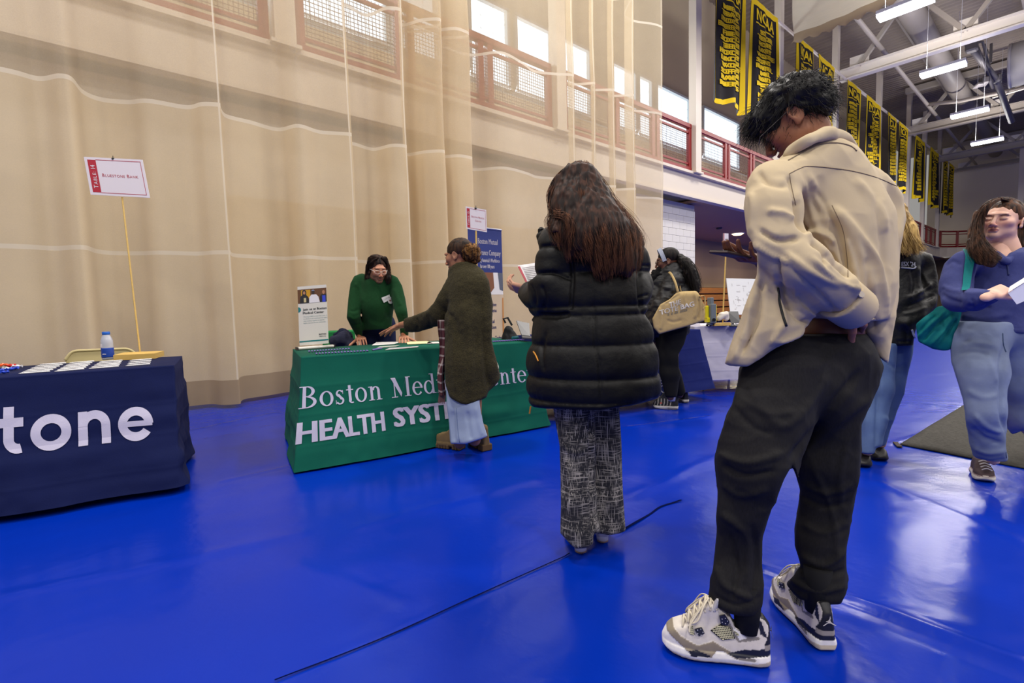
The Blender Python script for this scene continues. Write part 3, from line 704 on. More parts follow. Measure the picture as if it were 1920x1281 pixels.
m_grn = mat('green_cloth', (0, 84, 68), .88, sheen=.0, noise=(7, .04), bump=(160, .2, .0015), bump2=(4, .2, .02))
A2 = onz(564.5, 670, .745); B2 = onz(999, 641, .745); d2 = (B2-A2)[:2]; L2 = float(np.linalg.norm(d2)); ang2 = math.atan2(d2[1], d2[0])
clB = Cloth(A2[:2], ang2, L2, .86, .745, .012, (.24, .10), (.10, .10), seed=2, wave=.020)
green = clB.mesh(m_grn, 'tablecloth', 'green tablecloth with white serif and block lettering on the middle table', 220); plain_table(clB, 'folding table under the green cloth')
# serif capitals and small letters with thick and thin strokes (x-height .68, cap height 1)
T_, t_ = .125, .045
def ser(x, y, w_=.13, h=.035): return rc(x-w_, y, x+w_, y+h)
SERIF = {
 'B': (.70, [rc(.13, 0, .13+T_, 1), ser(.17, 0, .17), ser(.17, .965, .17), arc(.30, .75, .28, .25, -90, 90, T_, 20, t_), arc(.30, .265, .34, .265, -90, 90, T_, 20, t_), rc(.2, .955, .32, 1), rc(.2, .5, .32, .545), rc(.2, 0, .32, .045)]),
 'M': (1.06, [rc(.16, 0, .16+t_*1.1, 1), ser(.17, 0, .16), pg((.03, 1), (.26, 1), (.56, .18), (.50, 0)), pg((.50, 0), (.56, .18), (.82, 1), (.78, .86)), rc(.80, 0, .80+T_*1.1, 1), ser(.86, 0, .17), rc(.78, .965, 1.03, 1)]),
 'C': (.80, [arc(.44, .5, .39, .52, 48, 312, T_, 36, t_), rc(.67, .70, .70, .98)]),
 'o': (.62, [arc(.31, .34, .28, .355, 0, 360, T_*.95, 36, t_)]),
 's': (.48, [arc(.23, .51, .17, .175, 30, 250, .085, 20, .05), pg((.10, .46), (.20, .50), (.37, .27), (.27, .20)), arc(.22, .175, .19, .185, -150, 50, .085, 20, .05), rc(.36, .48, .385, .66), rc(.04, .02, .065, .20)]),
 't': (.38, [rc(.13, .1, .13+T_, .86), rc(.03, .62, .36, .665), arc(.27, .13, .15, .14, 180, 300, .1, 12, .05)]),
 'n': (.70, [rc(.12, 0, .12+T_*.95, .68), ser(.17, 0, .14), pg((.03, .68), (.03, .64), (.2, .64), (.235, .69)), arc(.38, .46, .20, .22, 10, 165, T_, 18, t_), rc(.58-T_*.97, 0, .58, .5), ser(.53, 0, .14)]),
 'e': (.58, [arc(.30, .34, .27, .355, 22, 320, T_*.95, 34, t_), arc(.30, .34, .27, .355, 0, 24, T_*.8, 5, t_), rc(.1, .36, .55, .405)]),
 'd': (.68, [arc(.30, .34, .27, .355, 30, 330, T_*.95, 30, t_), rc(.46, 0, .46+T_*.95, 1.04), pg((.36, 1.04), (.36, 1.0), (.5, 1.0), (.5, 1.04)), rc(.5, 0, .67, .035)]),
 'i': (.34, [rc(.12, 0, .12+T_*.95, .68), ser(.17, 0, .14), rc(.03, .64, .2, .68), arc(.18, .90, .075, .075, 0, 360, .07, 14)]),
 'c': (.54, [arc(.30, .34, .27, .355, 45, 320, T_*.95, 30, t_), arc(.44, .54, .07, .07, 0, 360, .065, 12)]),
 'a': (.60, [rc(.36, .08, .36+T_*.9, .5), arc(.28, .48, .2, .2, 10, 160, .11, 16, t_), arc(.26, .19, .2, .2, 60, 320, .12, 20, t_), rc(.4, 0, .6, .035)]),
 'l': (.34, [rc(.12, 0, .12+T_*.95, 1.04), ser(.17, 0, .14), rc(.03, 1.0, .2, 1.04)]),
 'r': (.50, [rc(.12, 0, .12+T_*.95, .68), ser(.17, 0, .14), rc(.03, .64, .2, .68), arc(.38, .47, .16, .2, 60, 165, T_, 14, t_), arc(.43, .58, .07, .07, 0, 360, .065, 12)])}
bmc = setword(SERIF, 'Boston Medical Center', .025)
letters_on(clB, 'lettering', green, area_text(clB, '', (571, 766), (1000, 714), 1.0, 725, vf=bmc), m_let)
def heavy(s, d=.045):
    v, f = text2d(s, 1.0); ps = []
    for a, b in ((-d, 0), (0, 0), (d, 0), (0, .028), (-d, .028), (d, .028), (-d*.5, 0), (d*.5, .028)): q = v.copy(); q[:, 0] += a; q[:, 1] += b; ps.append((q, f))
    return join(*ps)
letters_on(clB, 'lettering', green, area_text(clB, '', (576, 831), (723, 807), .75, 789, vf=heavy('HEALTH')), m_let)
letters_on(clB, 'lettering', green, area_text(clB, '', (739, 801), (884, 778), .75, 764, vf=heavy('SYSTEM')), m_let)
# ================================================================ people: signed-distance sculpting
RH = np.array([math.cos(YAW), -math.sin(YAW), 0.0]); FH = np.array([math.sin(YAW), math.cos(YAW), 0.0])
def tol(P): P = np.asarray(P, float); return np.stack([P@RH, P@FH, P[..., 2]], -1)
def tow(P): P = np.asarray(P, float); return P[..., 0:1]*RH+P[..., 1:2]*FH+P[..., 2:3]*np.array([0, 0, 1.0])
def pxl(x, y, D): return tol(dep(x, y, D))
def rpx(w_, x, D): return w_*D/FPX/math.sqrt(1+((x-960)/FPX)**2)
def proj(W):
    c = (np.asarray(W)-CC)@CM.T; return 960+FPX*c[..., 0]/c[..., 2], 640.5-FPX*c[..., 1]/c[..., 2], c[..., 2]
class Sdf:
    def __init__(s, lo, hi, h):
        s.h = h; s.lo = np.array(lo, float); n = np.ceil((np.array(hi)-s.lo)/h).astype(int)+1
        s.ax = [(s.lo[i]+h*np.arange(n[i])).astype('f4') for i in range(3)]; s.d = np.full(tuple(n), .25, 'f4')
    def _sl(s, lo, hi):
        sl = []
        for i in range(3):
            a = max(0, int((lo[i]-s.lo[i])/s.h)); b = min(len(s.ax[i]), int((hi[i]-s.lo[i])/s.h)+2)
            if b <= a: return None
            sl.append(slice(a, b))
        return tuple(sl)
    def _mix(s, sl, e, k, op):
        d = s.d[sl]
        if op == 'sub': e = -e
        if k <= 0: r = np.minimum(d, e) if op == 'add' else np.maximum(d, e)
        elif op == 'add':
            t = np.clip(.5+.5*(e-d)/k, 0, 1); r = e+(d-e)*t-k*t*(1-t)
        else:
            t = np.clip(.5-.5*(e-d)/k, 0, 1); r = e+(d-e)*t+k*t*(1-t)
        s.d[sl] = r
    def cone(s, a, b, ra, rb, k=.02, n=None, fl=1.0, op='add', Rm=None):
        """round cone a->b; optionally flattened along n by factor fl (<1 = thinner)"""
        a = np.asarray(a, float); b = np.asarray(b, float); m = max(ra, rb)*max(1, 1.0)+k+s.h*3
        sl = s._sl(np.minimum(a, b)-m, np.maximum(a, b)+m)
        if sl is None: return
        X = s.ax[0][sl[0]][:, None, None]-a[0]; Y = s.ax[1][sl[1]][None, :, None]-a[1]; Z = s.ax[2][sl[2]][None, None, :]-a[2]
        v = b-a; vv = max(v@v, 1e-12); t = np.clip((X*v[0]+Y*v[1]+Z*v[2])/vv, 0, 1)
        qx, qy, qz = X-t*v[0], Y-t*v[1], Z-t*v[2]
        q2 = qx*qx+qy*qy+qz*qz
        if n is not None:
            n = np.asarray(n, float); n = n/np.linalg.norm(n); c = qx*n[0]+qy*n[1]+qz*n[2]; q2 = q2+c*c*(1/fl**2-1)
        s._mix(sl, (np.sqrt(q2)-(ra+(rb-ra)*t)).astype('f4')*(fl if n is not None else 1.0)**.5, k, op)
    def ell(s, c, r, R=None, k=.02, op='add'):
        c = np.asarray(c, float); r = np.asarray(r, float); m = max(r)+k+s.h*3; sl = s._sl(c-m, c+m)
        if sl is None: return
        X = s.ax[0][sl[0]][:, None, None]-c[0]; Y = s.ax[1][sl[1]][None, :, None]-c[1]; Z = s.ax[2][sl[2]][None, None, :]-c[2]
        if R is None: R = np.eye(3)
        u = (X*R[0][0]+Y*R[1][0]+Z*R[2][0])/r[0]; v = (X*R[0][1]+Y*R[1][1]+Z*R[2][1])/r[1]; w_ = (X*R[0][2]+Y*R[1][2]+Z*R[2][2])/r[2]
        q = np.sqrt(u*u+v*v+w_*w_); g = np.sqrt((u/r[0])**2+(v/r[1])**2+(w_/r[2])**2)+1e-6
        s._mix(sl, (q*(q-1)/g).astype('f4'), k, op)
    def bx(s, c, hs, R=None, rd=.01, k=.02, op='add'):
        c = np.asarray(c, float); hs = np.asarray(hs, float); m = float(np.linalg.norm(hs))+k+s.h*3; sl = s._sl(c-m, c+m)
        if sl is None: return
        X = s.ax[0][sl[0]][:, None, None]-c[0]; Y = s.ax[1][sl[1]][None, :, None]-c[1]; Z = s.ax[2][sl[2]][None, None, :]-c[2]
        if R is None: R = np.eye(3)
        q = [np.abs(X*R[0][i]+Y*R[1][i]+Z*R[2][i])-hs[i]+rd for i in range(3)]
        e = np.sqrt(np.maximum(q[0], 0)**2+np.maximum(q[1], 0)**2+np.maximum(q[2], 0)**2)+np.minimum(np.maximum(np.maximum(q[0], q[1]), q[2]), 0)-rd
        s._mix(sl, e.astype('f4'), k, op)
    def plane(s, p, n, op='sub', k=.0):
        """remove everything on the +n side of the plane"""
        n = np.asarray(n, float); n = n/np.linalg.norm(n); p = np.asarray(p, float)
        e = (s.ax[0][:, None, None]-p[0])*n[0]+(s.ax[1][None, :, None]-p[1])*n[1]+(s.ax[2][None, None, :]-p[2])*n[2]
        s._mix((slice(None),)*3, (-e if op == 'sub' else e).astype('f4'), k, 'sub')
    def chain(s, pts, D, k=.03, n=None, fl=1.0, op='add'):
        """pts: (px, py, depth offset, radius px)"""
        L_ = [(pxl(p[0], p[1], D+p[2]), rpx(p[3], p[0], D+p[2])) for p in pts]
        for (a, ra), (b, rb) in zip(L_[:-1], L_[1:]): s.cone(a, b, ra, rb, k, n, fl, op)
    def clip(s, poly, k=.012, grow=0.0, op='int', D0=None):
        """keep what lies inside a silhouette (photo pixels), measured in metres at each voxel's own distance"""
        P = np.array(poly, float); lo = P.min(0)-40; hi = P.max(0)+40; gx = np.arange(lo[0], hi[0], 2.0); gy = np.arange(lo[1], hi[1], 2.0)
        X, Y = np.meshgrid(gx, gy, indexing='ij'); d = np.full(X.shape, 1e9); ins = np.zeros(X.shape, bool); n = len(P)
        for i in range(n):
            a, b = P[i], P[(i+1) % n]; v = b-a; t = np.clip(((X-a[0])*v[0]+(Y-a[1])*v[1])/(v@v+1e-9), 0, 1); d = np.minimum(d, np.hypot(X-a[0]-t*v[0], Y-a[1]-t*v[1]))
            c = (a[1] > Y) != (b[1] > Y); xi = a[0]+(Y-a[1])*v[0]/(v[1] if abs(v[1]) > 1e-9 else 1e-9); ins ^= c & (X < xi)
        d = np.where(ins, -d, d); G = np.stack(np.meshgrid(s.ax[0], s.ax[1], s.ax[2], indexing='ij'), -1).reshape(-1, 3)
        near = (s.d.ravel() < .06); G = G[near]; px_, py_, pz_ = proj(tow(G)); i = np.clip((px_-lo[0])/2, 0, len(gx)-1.001); j = np.clip((py_-lo[1])/2, 0, len(gy)-1.001)
        i0, j0 = i.astype(int), j.astype(int); fi, fj = i-i0, j-j0
        e = (d[i0, j0]*(1-fi)+d[i0+1, j0]*fi)*(1-fj)+(d[i0, j0+1]*(1-fi)+d[i0+1, j0+1]*fi)*fj
        e = e*pz_/FPX-grow
        if op == 'sub': e = -e
        q = s.d.ravel()[near]; t = np.clip(.5-.5*(e-q)/k, 0, 1); r = e+(q-e)*t+k*t*(1-t); f = s.d.ravel().copy(); f[near] = r; s.d = f.reshape(s.d.shape).astype('f4')
    def mesh(s, sm=2):
        d = s.d; h = s.h; ins = d < 0
        for i in range(3):      # keep the border outside
            sl = [slice(None)]*3
            for e in (0, -1): sl[i] = e; ins[tuple(sl)] = False
            sl[i] = slice(None)
        d = np.where(ins, np.minimum(d, -1e-5), np.maximum(d, 1e-5)); n = np.array(d.shape)
        cnt = np.zeros(tuple(n-1), 'i1')
        for a in (0, 1):
            for b in (0, 1):
                for c in (0, 1): cnt += ins[a:n[0]-1+a, b:n[1]-1+b, c:n[2]-1+c]
        act = (cnt > 0) & (cnt < 8); I = np.argwhere(act); idx = np.full(act.shape, -1, 'i4'); idx[act] = np.arange(len(I))
        acc = np.zeros((len(I), 3)); w_ = np.zeros(len(I))
        C8 = [(a, b, c) for a in (0, 1) for b in (0, 1) for c in (0, 1)]; val = {c: d[I[:, 0]+c[0], I[:, 1]+c[1], I[:, 2]+c[2]] for c in C8}
        for c in C8:
            for ax_ in range(3):
                if c[ax_] == 0:
                    e = list(c); e[ax_] = 1; e = tuple(e); v0, v1 = val[c], val[e]; cr = (v0 < 0) != (v1 < 0)
                    t = np.where(cr, v0/(v0-v1+1e-12), 0); p = np.zeros((len(I), 3)); p += c; p[:, ax_] += t; acc[cr] += p[cr]; w_[cr] += 1
        V = (I+acc/np.maximum(w_, 1)[:, None])*h+s.lo; F = []
        for ax_ in range(3):
            a0 = [slice(None)]*3; a1 = [slice(None)]*3; a0[ax_] = slice(0, n[ax_]-1); a1[ax_] = slice(1, n[ax_])
            x0, x1 = ins[tuple(a0)], ins[tuple(a1)]; E = np.argwhere(x0 != x1)
            o1, o2 = (ax_+1) % 3, (ax_+2) % 3; E = E[(E[:, o1] > 0) & (E[:, o2] > 0) & (E[:, o1] < n[o1]-1) & (E[:, o2] < n[o2]-1)]
            fl = x0[E[:, 0], E[:, 1], E[:, 2]]; q = []
            for da, db in ((-1, -1), (0, -1), (0, 0), (-1, 0)):
                c = E.copy(); c[:, o1] += da; c[:, o2] += db; q.append(idx[c[:, 0], c[:, 1], c[:, 2]])
            q = np.stack(q, 1); q[~fl] = q[~fl][:, ::-1]; F.append(q)
        F = np.vstack(F); F = F[(F >= 0).all(1)]
        for _ in range(sm): V = smooth(V, F)
        return V, F
def smooth(V, F, lam=.5):
    A = np.zeros_like(V); c = np.zeros(len(V)); k = F.shape[1]
    for i in range(k):
        a, b = F[:, i], F[:, (i+1) % k]
        for j in range(3): A[:, j] += np.bincount(a, V[b, j], len(V))
        c += np.bincount(a, minlength=len(V))
    return V*(1-lam)+lam*A/np.maximum(c, 1)[:, None]
def normals(V, F):
    n = np.cross(V[F[:, 2]]-V[F[:, 0]], V[F[:, 3 if F.shape[1] > 3 else 1]]-V[F[:, 1 if F.shape[1] > 3 else 2]]); N = np.zeros_like(V)
    for i in range(F.shape[1]):
        for j in range(3): N[:, j] += np.bincount(F[:, i], n[:, j], len(V))
    return N/(np.linalg.norm(N, axis=1)[:, None]+1e-12)
def folds(V, F, strokes, D):
    """sculpt cloth folds: strokes = (list of px points, width px, depth m); measured on the side facing the camera"""
    W = tow(V); N = normals(V, F); X, Y, Z = proj(W); vd = W-CC; vd /= np.linalg.norm(vd, axis=1)[:, None]; face = np.clip(-(tow(N)*vd).sum(1)*3, 0, 1)
    dz = np.zeros(len(V))
    for pts, w_, amp in strokes:
        P = catmull(pts, max(2, (len(pts)-1)*6)) if len(pts) > 2 else np.array(pts, float); best = np.full(len(V), 1e9); tb = np.zeros(len(V)); n = len(P)-1
        m_ = (X > P[:, 0].min()-w_*4) & (X < P[:, 0].max()+w_*4) & (Y > P[:, 1].min()-w_*4) & (Y < P[:, 1].max()+w_*4); ii = np.nonzero(m_)[0]
        if not len(ii): continue
        x, y = X[ii], Y[ii]; bb = np.full(len(ii), 1e9); tt = np.zeros(len(ii))
        for i in range(n):
            d = P[i+1]-P[i]; L_ = d@d+1e-9; t = np.clip(((x-P[i][0])*d[0]+(y-P[i][1])*d[1])/L_, 0, 1)
            q = np.hypot(x-P[i][0]-t*d[0], y-P[i][1]-t*d[1]); u = q < bb; bb[u] = q[u]; tt[u] = (i+t[u])/n
        end = np.clip(np.minimum(tt, 1-tt)*6, .15, 1); dz[ii] += amp*np.exp(-(bb/w_)**2)*end
    return V+N*(dz*face)[:, None]
def crumple(V, F, amp, sc, st=(1, 1, 1), seed=0):
    N = normals(V, F); P = V*np.array(st); a = vn(P, sc, seed); b = vn(P, sc*.5, seed+2)
    return V+N*(amp*(a+.5*b))[:, None]
def creases(V, F, amp, sc, seed=0, st=(1, 1, 1)):
    """sharp-edged drapery: ridged noise"""
    N = normals(V, F); P = V*np.array(st)+.35*sc*np.stack([vn(V, sc*1.3, seed+11), vn(V, sc*1.3, seed+12), vn(V, sc*1.3, seed+13)], 1); r = 1-np.abs(vn(P, sc, seed)); return V+N*(amp*(r**4-.35))[:, None]
from mathutils.bvhtree import BVHTree
def bvh_of(*objs):
    T = []
    for o in objs:
        me = o.data; n = len(me.vertices); v = np.empty(n*3, 'f4'); me.vertices.foreach_get('co', v); v = v.reshape(-1, 3)+BASE[o.name]
        T.append(BVHTree.FromPolygons([tuple(p) for p in v.tolist()], [tuple(p.vertices) for p in me.polygons]))
    return T
def hit(T, x, y, off=0.0):
    d = ray(x, y); d = d/np.linalg.norm(d); best = None
    for t in T:
        h = t.ray_cast(Vector(CC), Vector(d), 40)
        if h[0] is not None and (best is None or h[3] < best[3]): best = h
    if best is None: return None
    n = np.array(best[1]); n = n if n@d < 0 else -n
    return np.array(best[0])+n*off
def line_on(T, pts, r, name, m, parent, off=0.0, n=None, k=6):
    P = catmull(pts, n or max(3, (len(pts)-1)*6)) if len(pts) > 2 else np.linspace(pts[0], pts[1], n or 5)
    Q = [hit(T, x, y, off) for x, y in P]; Q = [q for q in Q if q is not None]
    if len(Q) < 2: return None
    return mo(name, tube(Q, r, k), m, parent, smooth=True)
def decal(T, vf, M, name, m, parent, off=.003, step=None, label=None):
    """flat artwork draped on a surface: M maps (x,y) of the artwork to photo pixels where it sits"""
    v, f = vf if step is None else slice2d(vf, step); P = []; ok = []
    for a in v:
        q = hit(T, *M(a[0], a[1]), off=off); ok.append(q is not None); P.append(q if q is not None else np.zeros(3))
    f = [q for q in f if all(ok[i] for i in q)]
    if not f: return None
    return mo(name, (np.array(P), f), m, parent, label=label)
def quadmap(p00, p10, p01, p11, W_=1.0, H_=1.0):
    p00, p10, p01, p11 = map(np.array, (p00, p10, p01, p11))
    return lambda x, y: tuple((p00*(1-x/W_)*(1-y/H_)+p10*(x/W_)*(1-y/H_)+p01*(1-x/W_)*(y/H_)+p11*(x/W_)*(y/H_)))
def garment(name, vf, m, parent, cols=None):
    return mo(name, (tow(vf[0]), vf[1]), m, parent, smooth=True, cols=cols)
def euler(yaw, pitch, roll):
    """head frame: columns = right, forward(nose), up, in the local frame; yaw 0 = looking away from the camera"""
    a, b, c = math.radians(yaw), math.radians(pitch), math.radians(roll)
    return rotz(a)@np.array([[1, 0, 0], [0, math.cos(b), -math.sin(b)], [0, math.sin(b), math.cos(b)]])@np.array([[math.cos(c), 0, math.sin(c)], [0, 1, 0], [-math.sin(c), 0, math.cos(c)]])
def headmesh(skin, S=1.0, lips=(150, 80, 75), brow=(40, 28, 22), beard=None, open_=False, h=.0026, neck=.055, stub=None, fem=False, scalp=None):
    s = Sdf((-.105, -.135, -.20), (.105, .15, .135), h)
    s.ell((0, -.018, .034), (.075, .096, .088), k=0); s.ell((0, .026, -.028), (.058, .066, .084), k=.03)
    jw = .040 if fem else .047
    s.ell((0, .074, -.092), (.022 if fem else .027, .020, .019), k=.035)
    for q in (-1, 1):
        s.ell((q*jw, .018, -.062), (.020, .034, .024), k=.035); s.ell((q*.043, .062, -.012), (.022, .024, .020), k=.03)
        s.ell((q*.012, .104, -.035), (.009, .010, .007), k=.008)
    s.cone((-.038, .084, .036), (.038, .084, .036), .010, .010, k=.02)
    for q in (-1, 1): s.ell((q*.032, .110, .010), (.020, .022, .015), k=.018, op='sub')
    for q in (-1, 1): s.ell((q*.031, .0795, .009), (.0165, .0155, .0125), k=.005)
    s.cone((0, .090, .022), (0, .113, -.027), .0065, .0105, k=.012)
    s.cone((-.017, .0925, -.0565), (.017, .0925, -.0565), .0055, .0055, k=.006); s.cone((0, .0975, -.0565), (0, .0975, -.0565), .007, .007, k=.006)
    s.cone((-.013, .093, -.0665), (.013, .093, -.0665), .007, .007, k=.005)
    s.cone((-.021, .103, -.0612), (.021, .103, -.0612), .0022, .0022, k=.004, op='sub')
    for q in (-1, 1):
        Re = rotz(-q*.35)
        s.ell((q*.077, -.008, .0), (.007, .021, .032), Re, k=.006); s.ell((q*.084, -.006, .004), (.006, .012, .019), Re, k=.004, op='sub'); s.ell((q*.079, .002, -.027), (.006, .009, .010), k=.006)
    nb = np.array(stub if stub is not None else (0, -.034, -.19), float); nl_ = np.linalg.norm(nb-np.array([0, -.012, -.06])); nb = np.array([0, -.012, -.06])+(nb-np.array([0, -.012, -.06]))*min(1, .14/nl_)
    s.cone((0, -.012, -.06), nb, neck, neck*1.04, k=.025)
    V, F = s.mesh(1); c = np.ones((len(V), 3))*lin(skin); x, y, z = np.abs(V[:, 0]), V[:, 1], V[:, 2]
    def put(m, cc, a=1.0):
        m = (np.clip(m, 0, 1)*a)[:, None]; c[:] = c*(1-m)+lin(cc)*m
    sk = np.array(skin, float); warm = np.clip(sk*np.array([1.05, .82, .80]), 0, 255)
    put(1-((x-.042)/.028)**2-((z+.024)/.026)**2, warm, .35*(1)); put((y > .1)*(1-((z+.03)/.02)**2), warm, .4)
    put(2.5*(1-((x)/.024)**2-((z+.061)/.0115)**2)*(y > .083), lips, .85)
    put(4*(1-(x/.021)**2-((z+.0612)/.0016)**2)*(y > .083), np.array(lips)*.35, .9)
    bz = .030-((x-.034)/.03)**2*.008
    put(3*(1-((x-.034)/.021)**2-((z-bz)/.0042)**2)*(y > .06), brow, .85)
    if not open_: put(4*(1-((x-.031)/.0165)**2-((z-.0035+((x-.031)/.0165)**2*-.0032)/.0015)**2)*(y > .065), (30, 20, 18), .9)
    put(1-((x-.031)/.02)**2-((z-.012)/.010)**2*(1), sk*.82, .35*(1)*1.0)
    if beard:
        bd = np.clip((-.028-z)/.012, 0, 1)*(y > -.01)*np.clip((z+.125)/.02, 0, 1); bd = np.maximum(bd, np.clip(1-((x)/.03)**2-((z+.048)/.009)**2, 0, 1)*2*(y > .08))
        bd = np.maximum(bd, np.clip((x-.058)/.01, 0, 1)*(z < .0)*(y > -.005)*(z > -.1)); bd = bd*(1-np.clip(2*(1-(x/.02)**2-((z+.064)/.008)**2), 0, 1)); n_ = vn(V, .004, 3)*.25+.8
        put(np.clip(bd, 0, 1)*n_, beard, .8)
    if scalp: put(np.clip((z-.055+y*.2)/.012, 0, 1)+np.clip((-y-.03)/.02, 0, 1)*np.clip((z+.07)/.02, 0, 1), scalp, 1.0)
    return V*S, F, c
def place(V, R, c): return V@R.T+np.asarray(c)
def handprims(s, wrist, d, nrm, side, size=1.0, curl=(25, 25, 25, 25), spread=6, thumb=(35, 25), k=.006):
    """wrist point, finger direction d, palm normal nrm (palm side), side=+1 thumb towards d x nrm"""
    d = np.array(d, float); d /= np.linalg.norm(d); nrm = np.array(nrm, float); nrm -= d*(nrm@d); nrm /= np.linalg.norm(nrm); t = np.cross(d, nrm)*side; S = size
    R = np.column_stack([t, d, nrm]); w_ = np.array(wrist, float)
    s.cone(w_-d*.03*S, w_+d*.01*S, .026*S, .027*S, k=.01, n=nrm, fl=.78)
    s.bx(w_+d*.052*S, (.040*S, .046*S, .0125*S), R, rd=.012*S, k=.012)
    tips = []
    L_ = [(.030, .092, .045, .026, .020, .0085), (.010, .097, .050, .030, .021, .0088), (-.011, .093, .046, .028, .020, .0083), (-.031, .084, .036, .021, .018, .0072)]
    for i, (o, b, l1, l2, l3, r) in enumerate(L_):
        p = w_+t*o*S+d*b*S-nrm*0; sp = math.radians(spread)*(1.5-i)*.66; dd = d*math.cos(sp)+t*math.sin(sp); a = 0
        cu = curl[i]
        for j, (l, rr) in enumerate(((l1, r), (l2, r*.93), (l3, r*.85))):
            a += math.radians(cu*(.7 if j == 0 else 1)); q = p+(dd*math.cos(a)+nrm*math.sin(a))*l*S; s.cone(p, q, rr*S, rr*.93*S, k=.003); p = q
    tips.append((p-nrm*0, dd))
    p = w_+t*.026*S+d*.022*S+nrm*.006*S; a1, a2 = math.radians(thumb[0]), math.radians(thumb[1])
    v1 = d*math.cos(a1+.25)+t*math.sin(a1+.25)*.9+nrm*.35; v1 /= np.linalg.norm(v1); q = p+v1*.046*S; s.cone(p, q, .0145*S, .011*S, k=.01)
    v2 = v1*math.cos(a2)+(d*.8+nrm*.6)*math.sin(a2); v2 /= np.linalg.norm(v2); q2 = q+v2*.032*S; s.cone(q, q2, .0105*S, .0095*S, k=.003); s.cone(q2, q2+v2*.018*S, .0095*S, .008*S, k=.003)
def handmesh(wrist, d, nrm, side, **kw):
    w_ = np.array(wrist, float); s = Sdf(w_-.22, w_+.22, .0034); handprims(s, w_, d, nrm, side, **kw); return s.mesh(1)
def body_obj(parent, meshes, m):
    """one body: head, neck, trunk and limbs joined in a single skin mesh. meshes: (V local, F, colour)"""
    vs, fs, cs, n = [], [], [], 0
    for V, F, c in meshes:
        vs.append(tow(V)); fs.append(F+n); cs.append(c if np.ndim(c) == 2 else np.ones((len(V), 3))*lin(c)); n += len(V)
    return mo('body', (np.vstack(vs), np.vstack(fs)), m, parent, smooth=True, cols=np.vstack(cs))
def strands(guides, n, r, seed=0, jit=.006, pts=18, tip=.25, clump=0, wave=0.0, k=3):
    """guides: list of (m,3) polylines in local coords; n tubes blended between neighbouring guides"""
    rg = np.random.RandomState(seed); G = [catmull(g, pts) for g in guides]; V = []; F = []
    t = np.linspace(0, 1, pts); rad = r*(1-(1-tip)*t**2); nv = 0
    for i in range(n):
        g = rg.rand()*(len(G)-1); a = int(g); f = g-a; f = f*f*(3-2*f); P = G[a]*(1-f)+G[min(a+1, len(G)-1)]*f
        off = rg.randn(3)*jit; ph = rg.rand()*6.28; am = wave*(0.4+rg.rand()); ln = .78+.22*rg.rand()
        P = catmull(P, pts) if False else P[0]+(P-P[0])
        idx = np.linspace(0, (pts-1)*ln, pts); P = np.stack([np.interp(idx, np.arange(pts), P[:, j]) for j in range(3)], 1)
        P = P+off*(.35+.9*t[:, None])+am*np.stack([np.sin(t*9+ph), np.cos(t*7+ph), 0*t], 1)*t[:, None]
        T = np.gradient(P, axis=0); T /= np.linalg.norm(T, axis=1)[:, None]+1e-9; A = np.cross(T, [0.3, 1, .2]); A /= np.linalg.norm(A, axis=1)[:, None]+1e-9; B = np.cross(T, A)
        th = np.arange(k)*2*PI/k; ring = P[:, None]+rad[:, None, None]*(np.cos(th)[None, :, None]*A[:, None]+np.sin(th)[None, :, None]*B[:, None])
        V.append(ring.reshape(-1, 3)); F.append(gridf(pts, k, True)+nv); nv += pts*k
    return np.vstack(V), np.vstack(F)
def addm(*ms):
    vs, fs, n = [], [], 0
    for V, F in ms: vs.append(V); fs.append(np.asarray(F)+n); n += len(V)
    return np.vstack(vs), np.vstack(fs)
m_skin = mat('skin', (200, 150, 120), .55, attr=True, spec=.35, noise=(30, .03))
m_skin.node_tree.nodes['Principled BSDF'].inputs['Subsurface Weight'].default_value = .08
m_skin.node_tree.nodes['Principled BSDF'].inputs['Subsurface Radius'].default_value = (.01, .004, .002)
m_metal = mat('metal', (190, 190, 195), .3, 1.0)

